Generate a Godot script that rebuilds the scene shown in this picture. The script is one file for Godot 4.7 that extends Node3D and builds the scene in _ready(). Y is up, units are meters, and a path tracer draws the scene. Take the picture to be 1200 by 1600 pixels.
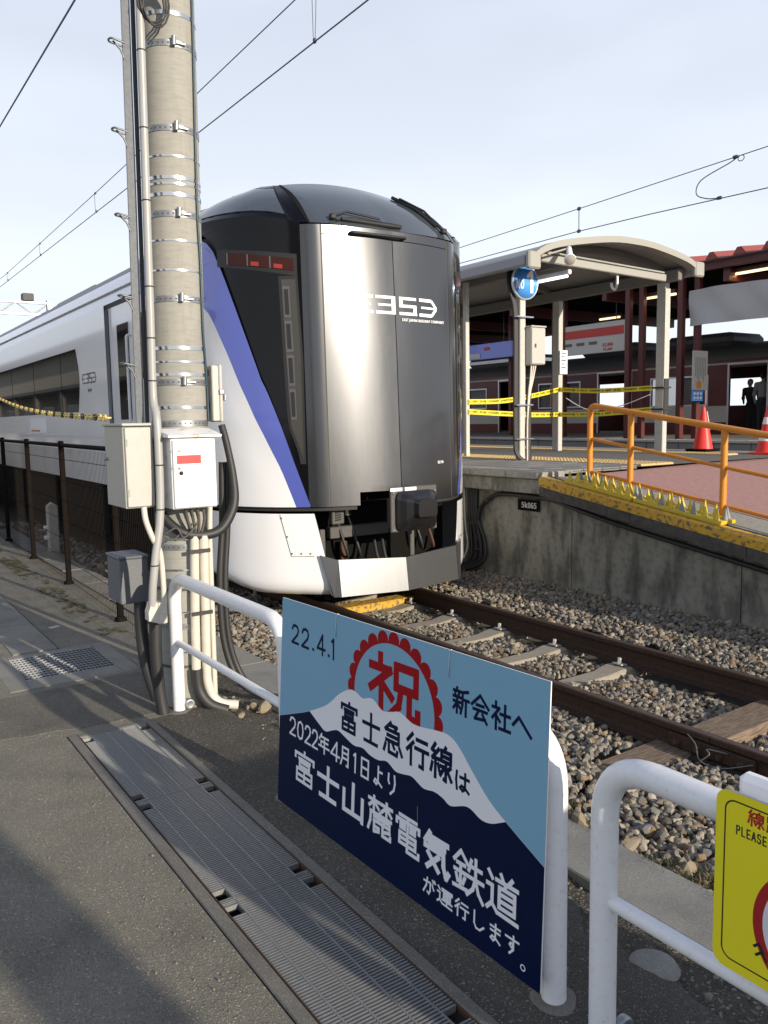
extends Node3D
# A limited express at a country station: world x = right (across the tracks), -z = along the train, y = up, rail tops and footpath at y = 0.

var rng := RandomNumberGenerator.new()
var M := {}
var used := {}

func _ready() -> void:
	rng.seed = 353
	set_view()
	make_materials()
	build_ground()
	build_track()
	build_platform()
	build_canopy()
	build_far_platform()
	build_red_train()
	build_train()
	build_fence()
	build_pole()
	build_railings()
	build_poster()
	build_yellow_sign()
	build_platform_things()
	build_wires()
	build_offstage()
	build_small()

func set_view() -> void:
	var cam := Camera3D.new()
	cam.name = "camera"
	cam.fov = 63.45
	cam.near = 0.05
	cam.far = 4000.0
	cam.transform = Transform3D(Basis(Vector3(0.82804, -0.01689, 0.56041), Vector3(0.0763, 0.99364, -0.08279), Vector3(-0.55545, 0.11131, 0.82406)).orthonormalized(), Vector3(0, 1.75, 0))
	add_child(cam)
	cam.current = true
	var env := Environment.new()
	env.background_mode = Environment.BG_SKY
	var sm := ProceduralSkyMaterial.new()
	sm.sky_top_color = Color(0.055, 0.105, 0.29).linear_to_srgb()
	sm.sky_horizon_color = Color(0.84, 0.90, 0.97).linear_to_srgb()
	sm.sky_curve = 0.80
	sm.ground_horizon_color = Color(0.62, 0.62, 0.61)
	sm.ground_bottom_color = Color(0.30, 0.30, 0.29)
	sm.sun_angle_max = 1.0
	sm.energy_multiplier = 1.0
	sm.sky_cover = cloud_cover()
	sm.sky_cover_modulate = Color(1, 1, 1, 0.07)
	var sky := Sky.new()
	sky.sky_material = sm
	env.sky = sky
	env.tonemap_mode = Environment.TONE_MAPPER_LINEAR
	env.tonemap_exposure = 1.2
	env.sdfgi_enabled = true
	env.ssao_enabled = true
	env.ssil_enabled = true
	var we := WorldEnvironment.new()
	we.name = "world_environment"
	we.environment = env
	add_child(we)
	var sun := DirectionalLight3D.new()
	sun.name = "sun"
	sun.light_energy = 1.6
	sun.light_angular_distance = 0.55
	sun.light_color = Color(1.0, 0.945, 0.86)
	sun.shadow_enabled = true
	var el := deg_to_rad(15.0)
	var az := deg_to_rad(9.6)
	add_child(sun)
	sun.look_at_from_position(Vector3(sin(az) * cos(el), sin(el), cos(az) * cos(el)) * 50.0, Vector3.ZERO, Vector3.UP)

func cloud_cover() -> ImageTexture:
	var n := FastNoiseLite.new()
	n.seed = 5
	n.frequency = 1.1
	n.fractal_octaves = 5
	var w := 1024
	var h := 512
	var im := Image.create(w, h, false, Image.FORMAT_RGBA8)
	for y in h:
		var v := PI * (0.5 - (y + 0.5) / h)
		for x in w:
			var a := TAU * x / w
			var p := Vector3(cos(a) * cos(v), sin(v) * 3.0, sin(a) * cos(v) * 0.6) * 2.0
			var c := clampf((n.get_noise_3dv(p) + 0.15) * 1.6, 0.0, 1.0)
			im.set_pixel(x, y, Color(0.93, 0.95, 1.0, c))
	return ImageTexture.create_from_image(im)

# ---------------------------------------------------------------- naming
func numbered(n: String) -> String:
	if not used.has(n):
		used[n] = 0
		return n
	used[n] += 1
	return "%s_%03d" % [n, used[n]]

func tag(o: Node, label: String, category := "", group := "", kind := "") -> Node:
	if label: o.set_meta("label", label)
	if category: o.set_meta("category", category)
	if group: o.set_meta("group", group)
	if kind: o.set_meta("kind", kind)
	return o

func thing(called: String, label: String, category: String, at := Vector3.ZERO, group := "") -> Node3D:
	var o := Node3D.new()
	o.name = numbered(called)
	o.position = at
	add_child(o)
	tag(o, label, category, group)
	return o

func origin_of(n: Node) -> Vector3:
	var p := Vector3.ZERO
	while n != self:
		p += n.position
		n = n.get_parent()
	return p

func new_st() -> SurfaceTool:
	var st := SurfaceTool.new()
	st.begin(Mesh.PRIMITIVE_TRIANGLES)
	return st

# the shape is written in world metres; the node hangs under its thing without moving it
func put(st: SurfaceTool, called: String, m: Material, parent: Node = self, normals := true) -> MeshInstance3D:
	if normals: st.generate_normals()
	var o := MeshInstance3D.new()
	o.mesh = st.commit()
	o.mesh.surface_set_material(0, m)
	o.name = numbered(called) if parent == self else called
	parent.add_child(o, true)
	o.position = -origin_of(parent)
	return o

func put_mesh(mesh: Mesh, called: String, parent: Node, xf: Transform3D) -> MeshInstance3D:
	var o := MeshInstance3D.new()
	o.mesh = mesh
	o.name = numbered(called) if parent == self else called
	parent.add_child(o, true)
	o.transform = xf
	o.position = xf.origin - (Vector3.ZERO if parent == self else origin_of(parent))
	return o

func structure(st: SurfaceTool, called: String, m: Material) -> MeshInstance3D:
	var o := put(st, called, m)
	o.set_meta("kind", "structure")
	return o

# ---------------------------------------------------------------- shapes
func flat(st: SurfaceTool) -> void: st.set_smooth_group(0xFFFFFFFF)
func smooth(st: SurfaceTool) -> void: st.set_smooth_group(0)

func tri(st: SurfaceTool, a: Vector3, b: Vector3, c: Vector3) -> void:
	st.add_vertex(a); st.add_vertex(b); st.add_vertex(c)

func quad(st: SurfaceTool, a: Vector3, b: Vector3, c: Vector3, d: Vector3) -> void:
	tri(st, a, b, c); tri(st, a, c, d)

# chamfered box, c centre, s full size
func box(st: SurfaceTool, c: Vector3, s: Vector3, bev := 0.0, bs := Basis()) -> void:
	flat(st)
	var h := s * 0.5
	if bev <= 0.0:
		var v := []
		for i in 8: v.append(c + bs * Vector3(h.x * (1 if i & 1 else -1), h.y * (1 if i & 2 else -1), h.z * (1 if i & 4 else -1)))
		for f in [[0, 1, 3, 2], [5, 4, 6, 7], [4, 0, 2, 6], [1, 5, 7, 3], [2, 3, 7, 6], [4, 5, 1, 0]]:
			quad(st, v[f[3]], v[f[2]], v[f[1]], v[f[0]])
		return
	var b := minf(bev, minf(h.x, minf(h.y, h.z)) * 0.95)
	var p := {}
	for i in 8:
		var sg := Vector3(1 if i & 1 else -1, 1 if i & 2 else -1, 1 if i & 4 else -1)
		for ax in 3:
			var q := Vector3(h.x - b, h.y - b, h.z - b)
			q[ax] = h[ax]
			p[i * 3 + ax] = c + bs * (q * sg)
	for f in [[0, 1, 3, 2, 2], [5, 4, 6, 7, 2], [4, 0, 2, 6, 0], [1, 5, 7, 3, 0], [2, 3, 7, 6, 1], [4, 5, 1, 0, 1]]:
		quad(st, p[f[3] * 3 + f[4]], p[f[2] * 3 + f[4]], p[f[1] * 3 + f[4]], p[f[0] * 3 + f[4]])
	for e in [[0, 1, 1, 2], [2, 3, 1, 2], [4, 5, 1, 2], [6, 7, 1, 2], [0, 2, 0, 2], [1, 3, 0, 2], [4, 6, 0, 2], [5, 7, 0, 2], [0, 4, 0, 1], [1, 5, 0, 1], [2, 6, 0, 1], [3, 7, 0, 1]]:
		var q0: Vector3 = p[e[0] * 3 + e[2]]; var q1: Vector3 = p[e[1] * 3 + e[2]]; var q2: Vector3 = p[e[1] * 3 + e[3]]; var q3: Vector3 = p[e[0] * 3 + e[3]]
		oriented_quad(st, q0, q1, q2, q3, c)
	for i in 8: oriented_tri(st, p[i * 3], p[i * 3 + 1], p[i * 3 + 2], c)

func oriented_tri(st: SurfaceTool, a: Vector3, b: Vector3, c: Vector3, inside: Vector3) -> void:
	if (b - a).cross(c - a).dot((a + b + c) / 3.0 - inside) > 0.0: tri(st, a, c, b)
	else: tri(st, a, b, c)

func oriented_quad(st: SurfaceTool, a: Vector3, b: Vector3, c: Vector3, d: Vector3, inside: Vector3) -> void:
	if (b - a).cross(c - a).dot((a + b + c + d) / 4.0 - inside) > 0.0: quad(st, a, d, c, b)
	else: quad(st, a, b, c, d)

func box2(st: SurfaceTool, a: Vector3, b: Vector3, bev := 0.0) -> void:
	box(st, (a + b) * 0.5, (b - a).abs(), bev)

# tube along points; r a number or one radius for each point
func tube(st: SurfaceTool, pts: Array, r: Variant, n := 8, caps := true) -> void:
	smooth(st)
	var rings := []
	var up := Vector3.UP
	var t0: Vector3 = (pts[1] - pts[0]).normalized()
	if absf(t0.dot(up)) > 0.9: up = Vector3.RIGHT
	var side := t0.cross(up).normalized()
	for i in pts.size():
		var t: Vector3
		if i == 0: t = (pts[1] - pts[0]).normalized()
		elif i == pts.size() - 1: t = (pts[i] - pts[i - 1]).normalized()
		else: t = ((pts[i] - pts[i - 1]).normalized() + (pts[i + 1] - pts[i]).normalized()).normalized()
		side = (side - t * side.dot(t)).normalized()
		var other := t.cross(side)
		var rad: float = r[i] if r is Array else r
		var ring := []
		for k in n:
			var a := TAU * k / n
			ring.append(pts[i] + (side * cos(a) + other * sin(a)) * rad)
		rings.append(ring)
	for i in rings.size() - 1:
		for k in n:
			var k2 := (k + 1) % n
			quad(st, rings[i][k], rings[i][k2], rings[i + 1][k2], rings[i + 1][k])
	if caps:
		flat(st)
		for e in [0, rings.size() - 1]:
			for k in n:
				if e == 0: tri(st, pts[0], rings[0][(k + 1) % n], rings[0][k])
				else: tri(st, pts[e], rings[e][k], rings[e][(k + 1) % n])

func bend(pts: Array, rad: float, steps := 6) -> Array:
	var out := [pts[0]]
	for i in range(1, pts.size() - 1):
		var a: Vector3 = pts[i - 1]; var b: Vector3 = pts[i]; var c: Vector3 = pts[i + 1]
		var d := minf(rad, minf(a.distance_to(b), b.distance_to(c)) * 0.49)
		var p0 := b + (a - b).normalized() * d
		var p2 := b + (c - b).normalized() * d
		for k in steps + 1:
			var t := float(k) / steps
			out.append(p0.lerp(b, t).lerp(b.lerp(p2, t), t))
	out.append(pts[-1])
	return out

func spline(pts: Array, per := 6) -> Array:
	var out := []
	for i in pts.size() - 1:
		var a: Variant = pts[maxi(i - 1, 0)]; var b: Variant = pts[i]; var c: Variant = pts[i + 1]; var d: Variant = pts[mini(i + 2, pts.size() - 1)]
		for k in per:
			var t := float(k) / per
			out.append(0.5 * ((2.0 * b) + (c - a) * t + (2.0 * a - 5.0 * b + 4.0 * c - d) * t * t + (3.0 * b - a - 3.0 * c + d) * t * t * t))
	out.append(pts[-1])
	return out

# turned shape: profile of [radius, height]
func lathe(st: SurfaceTool, base: Vector3, prof: Array, n := 16, bs := Basis(), hard := false) -> void:
	if hard: flat(st)
	else: smooth(st)
	for i in prof.size() - 1:
		for k in n:
			var a0 := TAU * k / n; var a1 := TAU * (k + 1) / n
			var p := []
			for q in [[i, a0], [i, a1], [i + 1, a1], [i + 1, a0]]:
				var r: float = prof[q[0]][0]
				p.append(base + bs * Vector3(r * cos(q[1]), prof[q[0]][1], r * sin(q[1])))
			if prof[i][0] > 0.0: tri(st, p[0], p[1], p[2])
			if prof[i + 1][0] > 0.0: tri(st, p[0], p[2], p[3])

func sheet(st: SurfaceTool, rows: Array, flip := false) -> void:
	smooth(st)
	for i in rows.size() - 1:
		for k in rows[i].size() - 1:
			if flip: quad(st, rows[i][k], rows[i + 1][k], rows[i + 1][k + 1], rows[i][k + 1])
			else: quad(st, rows[i][k], rows[i][k + 1], rows[i + 1][k + 1], rows[i + 1][k])

# flat polygon (2D points) pushed through xf, depth along xf.z
func prism(st: SurfaceTool, poly: Array, xf: Transform3D, depth: float) -> void:
	flat(st)
	var pv := PackedVector2Array(poly)
	var idx := Geometry2D.triangulate_polygon(pv)
	var mid := Vector3.ZERO
	for p in poly: mid += Vector3(p.x, p.y, depth * 0.5)
	mid = xf * (mid / poly.size())
	for i in range(0, idx.size(), 3):
		var a := pv[idx[i]]; var b := pv[idx[i + 1]]; var c := pv[idx[i + 2]]
		oriented_tri(st, xf * Vector3(a.x, a.y, depth), xf * Vector3(b.x, b.y, depth), xf * Vector3(c.x, c.y, depth), xf * Vector3(a.x, a.y, 0))
		oriented_tri(st, xf * Vector3(a.x, a.y, 0), xf * Vector3(b.x, b.y, 0), xf * Vector3(c.x, c.y, 0), xf * Vector3(a.x, a.y, depth))
	for i in pv.size():
		var a := pv[i]; var b := pv[(i + 1) % pv.size()]
		quad(st, xf * Vector3(a.x, a.y, 0), xf * Vector3(b.x, b.y, 0), xf * Vector3(b.x, b.y, depth), xf * Vector3(a.x, a.y, depth))

func text_part(s: String, size: float, called: String, m: Material, parent: Node, xf: Transform3D, bold := true) -> MeshInstance3D:
	var f := SystemFont.new()
	f.font_names = PackedStringArray(["Droid Sans"])
	f.font_weight = 700 if bold else 400
	var t := TextMesh.new()
	t.text = s
	t.font = f
	t.font_size = 48
	t.pixel_size = size / 48.0
	t.depth = 0.002
	t.material = m
	return put_mesh(t, called, parent, xf)

# ---------------------------------------------------------------- materials
func noise_tex(freq: float, ramp: Array, kind := FastNoiseLite.TYPE_SIMPLEX_SMOOTH, size := 512, octaves := 4, sd := 1) -> NoiseTexture2D:
	var n := FastNoiseLite.new()
	n.noise_type = kind
	n.frequency = freq
	n.fractal_octaves = octaves
	n.seed = sd
	var t := NoiseTexture2D.new()
	t.width = size
	t.height = size
	t.seamless = true
	t.noise = n
	if ramp.size():
		var g := Gradient.new()
		g.offsets = PackedFloat32Array(ramp.map(func(e): return e[0]))
		g.colors = PackedColorArray(ramp.map(func(e): return lin(e[1])))
		t.color_ramp = g
	return t

func lin(c: Variant) -> Color:
	if c is Color: return c.linear_to_srgb()
	return Color(c, c, c).linear_to_srgb()

# base colours are given as linear reflectances
func mat(r: float, g: float, b: float, rough := 0.7, metal := 0.0, spec := 0.5) -> StandardMaterial3D:
	var m := StandardMaterial3D.new()
	m.albedo_color = Color(r, g, b).linear_to_srgb()
	m.roughness = rough
	m.metallic = metal
	m.metallic_specular = spec
	return m

func worn(m: StandardMaterial3D, scale: float, lo: float, hi: float, freq := 0.02, bump := 0.0, sd := 1, stretch := Vector3.ONE) -> StandardMaterial3D:
	# patches and grain that multiply the base colour
	m.albedo_texture = noise_tex(freq, [[0.0, lo], [0.5, (lo + hi) * 0.5], [1.0, hi]], FastNoiseLite.TYPE_SIMPLEX_SMOOTH, 512, 5, sd)
	m.uv1_triplanar = true
	m.uv1_world_triplanar = true
	m.uv1_scale = Vector3.ONE * scale * stretch
	if bump > 0.0:
		m.heightmap_enabled = true
		m.heightmap_scale = bump
		m.heightmap_texture = noise_tex(freq * 2.0, [], FastNoiseLite.TYPE_SIMPLEX_SMOOTH, 512, 4, sd + 9)
	return m

# paving full of small stones of different tones
func speckled(stones: Array, scale: float, bump: float, sd: int) -> StandardMaterial3D:
	var w := 1024
	var im := Image.create(w, w, false, Image.FORMAT_RGBA8)
	var hm := Image.create(w, w, false, Image.FORMAT_RGBA8)
	im.fill(lin(stones[0]))
	hm.fill(Color(0.2, 0.2, 0.2))
	var g := RandomNumberGenerator.new()
	g.seed = sd
	for i in 15000:
		var c: Color = stones[1 + g.randi() % (stones.size() - 1)]
		var k := g.randf_range(0.75, 1.3)
		var cx := g.randi() % w
		var cy := g.randi() % w
		var rx := g.randf_range(2.0, 7.0) * g.randf_range(0.5, 1.0)
		var ry := rx * g.randf_range(0.55, 1.0)
		var a := g.randf() * PI
		var col := lin(Color(c.r * k, c.g * k, c.b * k))
		var hh := g.randf_range(0.45, 1.0)
		var ca := cos(a); var sa := sin(a)
		var R := int(ceil(rx))
		for y in range(-R, R + 1):
			for x in range(-R, R + 1):
				var u := (x * ca + y * sa) / rx
				var v := (-x * sa + y * ca) / ry
				var d := u * u + v * v
				if d < 1.0:
					var px := posmod(cx + x, w); var py := posmod(cy + y, w)
					im.set_pixel(px, py, col)
					var e := hh * sqrt(1.0 - d * 0.7)
					hm.set_pixel(px, py, Color(e, e, e))
	var m := StandardMaterial3D.new()
	m.albedo_texture = ImageTexture.create_from_image(im)
	m.heightmap_enabled = true
	m.heightmap_texture = ImageTexture.create_from_image(hm)
	m.heightmap_scale = bump
	m.uv1_triplanar = true
	m.uv1_world_triplanar = true
	m.uv1_scale = Vector3.ONE * scale
	m.roughness = 0.9
	m.detail_enabled = true
	m.detail_blend_mode = BaseMaterial3D.BLEND_MODE_MUL
	m.detail_uv_layer = BaseMaterial3D.DETAIL_UV_2
	m.uv2_triplanar = true
	m.uv2_world_triplanar = true
	m.uv2_scale = Vector3.ONE * 0.37
	m.detail_albedo = noise_tex(0.012, [[0.0, 0.66], [0.35, 0.87], [0.6, 0.97], [1.0, 1.0]], FastNoiseLite.TYPE_SIMPLEX_SMOOTH, 512, 6, sd + 3)
	return m

func make_materials() -> void:
	M.asphalt = speckled([Color(0.185, 0.172, 0.138), Color(0.25, 0.232, 0.185), Color(0.29, 0.267, 0.208), Color(0.36, 0.33, 0.255), Color(0.26, 0.24, 0.19), Color(0.20, 0.187, 0.15), Color(0.225, 0.21, 0.168)], 1.35, 0.8, 11)
	M.patch = speckled([Color(0.13, 0.122, 0.10), Color(0.18, 0.168, 0.137), Color(0.22, 0.205, 0.165), Color(0.28, 0.26, 0.205), Color(0.16, 0.15, 0.122)], 1.45, 0.9, 19)
	M.rough_asphalt = speckled([Color(0.06, 0.055, 0.046), Color(0.085, 0.078, 0.064), Color(0.14, 0.128, 0.104), Color(0.22, 0.2, 0.162), Color(0.10, 0.092, 0.076)], 1.4, 0.9, 12)
	M.dirt = speckled([Color(0.07, 0.06, 0.045), Color(0.11, 0.095, 0.07), Color(0.17, 0.155, 0.125), Color(0.24, 0.22, 0.185), Color(0.09, 0.08, 0.06)], 0.7, 1.2, 13)
	M.concrete = speckled([Color(0.23, 0.22, 0.185), Color(0.21, 0.2, 0.17), Color(0.25, 0.24, 0.205), Color(0.225, 0.215, 0.18), Color(0.27, 0.255, 0.22)], 1.7, 0.06, 14)
	M.kerb = speckled([Color(0.16, 0.152, 0.13), Color(0.13, 0.124, 0.106), Color(0.19, 0.18, 0.152), Color(0.23, 0.215, 0.18), Color(0.145, 0.138, 0.118)], 1.6, 0.16, 15)
	M.slab = speckled([Color(0.24, 0.235, 0.21), Color(0.22, 0.215, 0.195), Color(0.26, 0.255, 0.23), Color(0.235, 0.23, 0.205), Color(0.28, 0.27, 0.24)], 1.7, 0.05, 16)
	M.sleeper = worn(mat(0.34, 0.30, 0.23, 0.9), 1.2, 0.75, 1.0, 0.03, 0.12, 21)
	M.wood = worn(mat(0.38, 0.28, 0.20, 0.9), 1.0, 0.12, 1.0, 0.03, 0.5, 22, Vector3(0.35, 6, 9))
	M.rail = worn(mat(0.075, 0.047, 0.034, 0.8, 0.1, 0.3), 3.0, 0.55, 1.0, 0.02, 0.08, 23)
	M.rail_top = worn(mat(0.13, 0.09, 0.07, 0.5, 0.5), 3.0, 0.6, 1.0, 0.02, 0.0, 24)
	M.rust = worn(mat(0.10, 0.05, 0.03, 0.85), 6.0, 0.5, 1.0, 0.02, 0.1, 25)
	M.bed = mat(0.11, 0.097, 0.076, 0.95)
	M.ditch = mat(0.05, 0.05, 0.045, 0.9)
	M.grating = worn(mat(0.36, 0.365, 0.36, 0.5, 0.6), 2.0, 0.72, 1.0, 0.03, 0.0, 30)
	M.galv = worn(mat(0.36, 0.37, 0.385, 0.42, 0.75), 2.0, 0.72, 1.0, 0.03, 0.0, 31)
	M.galv_dark = worn(mat(0.20, 0.21, 0.22, 0.45, 0.6), 2.0, 0.7, 1.0, 0.03, 0.0, 32)
	M.steel_band = mat(0.62, 0.63, 0.64, 0.22, 1.0)
	M.pole = pole_material()
	M.white_pipe = scuffed_white()
	M.cream = worn(mat(0.43, 0.42, 0.38, 0.5), 1.2, 0.9, 1.0, 0.03, 0.0, 34)
	M.cream_door = worn(mat(0.43, 0.42, 0.385, 0.5), 1.2, 0.92, 1.0, 0.02, 0.0, 35)
	M.white_box = rusty_white()
	M.gray_box = worn(mat(0.12, 0.13, 0.145, 0.55), 2.0, 0.85, 1.0, 0.03, 0.0, 36)
	M.pvc_gray = mat(0.33, 0.33, 0.32, 0.4)
	M.pvc_cream = worn(mat(0.60, 0.56, 0.48, 0.45), 2.0, 0.85, 1.0, 0.02, 0.0, 37)
	M.rubber = mat(0.022, 0.022, 0.023, 0.55)
	M.rubber_gloss = mat(0.018, 0.018, 0.02, 0.3)
	M.blue_cable = mat(0.02, 0.055, 0.075, 0.45)
	M.wire = mat(0.06, 0.065, 0.08, 0.5, 0.4)
	M.blue_wire = mat(0.06, 0.09, 0.22, 0.5)
	M.brown_paint = worn(mat(0.010, 0.007, 0.006, 0.7, 0.0, 0.12), 3.0, 0.6, 1.0, 0.02, 0.05, 38)
	M.fence_wire = mat(0.022, 0.019, 0.017, 0.8, 0.0, 0.1)
	M.black = mat(0.012, 0.012, 0.013, 0.6)
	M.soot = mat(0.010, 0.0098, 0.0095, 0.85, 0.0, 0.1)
	M.dark_kerb = worn(mat(0.09, 0.083, 0.07, 0.9), 1.0, 0.5, 1.0, 0.02, 0.15, 27)
	M.t_window = mat(0.012, 0.014, 0.016, 0.03, 0.0, 0.5)
	M.chain_yellow = mat(0.72, 0.55, 0.16, 0.45)
	M.red_sticker = mat(0.60, 0.035, 0.03, 0.45)
	M.red_dim = mat(0.30, 0.022, 0.016, 0.35)
	M.red_paint = mat(0.45, 0.03, 0.02, 0.5)
	M.white = mat(0.78, 0.79, 0.80, 0.5)
	M.marker = worn(mat(0.50, 0.48, 0.43, 0.8), 2.0, 0.6, 1.0, 0.03, 0.1, 39)
	# train
	M.t_white = mat(0.78, 0.785, 0.80, 0.3)
	M.t_blue = mat(0.095, 0.125, 0.48, 0.36, 0.3)
	M.t_gray = dusty(mat(0.078, 0.080, 0.085, 0.36, 0.85))
	M.t_gray.clearcoat_enabled = true
	M.t_gray.clearcoat = 0.8
	M.t_gray.clearcoat_roughness = 0.17
	M.t_apron = dusty(mat(0.16, 0.164, 0.17, 0.38, 0.8))
	M.t_black = mat(0.005, 0.005, 0.006, 0.08, 0.0, 0.32)
	M.t_glass = mat(0.05, 0.06, 0.068, 0.04, 0.0, 0.75)
	M.t_roof = worn(mat(0.20, 0.205, 0.215, 0.5, 0.2), 0.7, 0.8, 1.0, 0.02, 0.0, 43)
	M.t_blue_roof = mat(0.60, 0.62, 0.72, 0.25)
	for k in ["t_white", "t_blue", "t_blue_roof"]:
		M[k].clearcoat_enabled = true
		M[k].clearcoat = 0.8
		M[k].clearcoat_roughness = 0.06
	M.t_gasket = mat(0.010, 0.010, 0.010, 0.7, 0.0, 0.2)
	M.hood = mat(0.012, 0.012, 0.013, 0.28, 0.0, 0.5)
	M.t_seam = mat(0.02, 0.02, 0.02, 0.7)
	M.t_rubber = mat(0.09, 0.085, 0.075, 0.8)
	M.t_lamp_lens = mat(0.04, 0.013, 0.011, 0.3, 0.0, 0.25)
	M.t_lamp_clear = mat(0.065, 0.062, 0.056, 0.25, 0.3)
	M.t_reflector = mat(0.16, 0.157, 0.15, 0.35, 0.7)
	M.t_print = mat(0.80, 0.81, 0.82, 0.5)
	M.t_logo_dark = mat(0.10, 0.11, 0.14, 0.5)
	M.machine = worn(mat(0.095, 0.092, 0.086, 0.7), 5.0, 0.6, 1.0, 0.02, 0.05, 44)
	# platform
	M.wall = wall_material()
	M.coping = worn(mat(0.32, 0.305, 0.255, 0.85), 1.0, 0.6, 1.0, 0.03, 0.1, 51)
	M.tile = worn(mat(0.25, 0.245, 0.225, 0.85), 1.4, 0.7, 1.0, 0.03, 0.05, 52)
	M.tile2 = worn(mat(0.21, 0.207, 0.195, 0.85), 1.4, 0.7, 1.0, 0.03, 0.05, 53)
	M.plat_asphalt = worn(mat(0.14, 0.136, 0.125, 0.9), 1.2, 0.75, 1.0, 0.05, 0.1, 54)
	M.tactile = worn(mat(0.62, 0.44, 0.20, 0.75), 2.0, 0.7, 1.0, 0.03, 0.0, 55)
	M.pink = worn(mat(0.40, 0.22, 0.195, 0.85), 0.8, 0.68, 1.0, 0.03, 0.1, 56)
	M.edge_yellow = chipped_yellow()
	M.orange = worn(mat(0.66, 0.24, 0.02, 0.4), 1.5, 0.85, 1.0, 0.03, 0.0, 58)
	M.spike_yellow = worn(mat(0.66, 0.48, 0.03, 0.5), 9.0, 0.7, 1.0, 0.03, 0.0, 59)
	M.spike_gray = mat(0.22, 0.23, 0.22, 0.6)
	M.canopy = mat(0.31, 0.305, 0.275, 0.5)
	M.canopy_gray = mat(0.28, 0.28, 0.28, 0.5, 0.2)
	M.canopy_under = M.canopy_gray
	M.beam = mat(0.17, 0.165, 0.15, 0.6)
	M.column = worn(mat(0.50, 0.485, 0.44, 0.5), 1.0, 0.85, 1.0, 0.02, 0.0, 61)
	M.sign_blue = mat(0.07, 0.30, 0.78, 0.4)
	M.maroon = mat(0.085, 0.014, 0.012, 0.5)
	M.maroon_roof = mat(0.26, 0.055, 0.045, 0.5)
	M.red_train = mat(0.11, 0.012, 0.012, 0.3)
	M.train_cream = mat(0.45, 0.43, 0.40, 0.4)
	M.train_roof = mat(0.09, 0.095, 0.10, 0.6)
	M.pane = mat(0.05, 0.055, 0.06, 0.05)
	M.pane.transparency = BaseMaterial3D.TRANSPARENCY_ALPHA
	M.pane.albedo_color.a = 0.35
	M.silver = mat(0.55, 0.56, 0.58, 0.3, 0.8)
	M.cone = mat(0.72, 0.03, 0.02, 0.45)
	M.cone_band = mat(0.80, 0.76, 0.70, 0.4)
	M.tape = tape_material()
	M.cloth = mat(0.42, 0.41, 0.40, 0.8)
	M.lamp_white = glow(0.95, 0.97, 1.0, 1.6)
	M.lamp_warm = glow(1.0, 0.78, 0.42, 1.6)
	M.leaf = mat(0.07, 0.085, 0.02, 0.7)
	M.leaf.vertex_color_use_as_albedo = true
	M.leaf.albedo_color = Color.WHITE
	M.stone = worn(mat(1, 1, 1, 0.9), 14.0, 0.72, 1.0, 0.03, 0.0, 71)
	M.stone.vertex_color_use_as_albedo = true
	M.building = mat(0.40, 0.375, 0.30, 0.8)
	M.train_floor = mat(0.16, 0.155, 0.15, 0.7)
	M.train_ceiling = mat(0.42, 0.41, 0.39, 0.7)
	M.building_dark = mat(0.10, 0.095, 0.085, 0.6)
	M.cloth_dark = mat(0.03, 0.032, 0.036, 0.9)
	M.cloth_gray = mat(0.22, 0.22, 0.24, 0.9)
	M.skin = mat(0.38, 0.22, 0.15, 0.6)
	M.hair = mat(0.012, 0.010, 0.009, 0.6)

func glow(r: float, g: float, b: float, e: float) -> StandardMaterial3D:
	var m := mat(0.8, 0.8, 0.8, 0.4)
	m.emission_enabled = true
	m.emission = Color(r, g, b).linear_to_srgb()
	m.emission_energy_multiplier = e
	return m

# spun concrete: faint rings where the mould turned, thin upright streaks of grime and lime
func pole_material() -> StandardMaterial3D:
	var m := mat(0.325, 0.318, 0.285, 0.85)
	m.albedo_texture = noise_tex(0.011, [[0.0, 0.74], [0.3, 0.89], [0.6, 0.96], [1.0, 1.0]], FastNoiseLite.TYPE_SIMPLEX_SMOOTH, 1024, 6, 81)
	m.uv1_triplanar = true
	m.uv1_world_triplanar = true
	m.uv1_scale = Vector3(0.8, 3.2, 0.8)
	m.heightmap_enabled = true
	m.heightmap_texture = noise_tex(0.05, [], FastNoiseLite.TYPE_SIMPLEX_SMOOTH, 512, 4, 82)
	m.heightmap_scale = 0.06
	m.detail_enabled = true
	m.detail_blend_mode = BaseMaterial3D.BLEND_MODE_MUL
	m.detail_uv_layer = BaseMaterial3D.DETAIL_UV_2
	m.uv2_triplanar = true
	m.uv2_world_triplanar = true
	m.uv2_scale = Vector3(4.5, 0.4, 4.5)
	m.detail_albedo = noise_tex(0.01, [[0.0, 0.84], [0.4, 0.96], [1.0, 1.0]], FastNoiseLite.TYPE_SIMPLEX_SMOOTH, 512, 5, 83)
	return m

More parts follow.
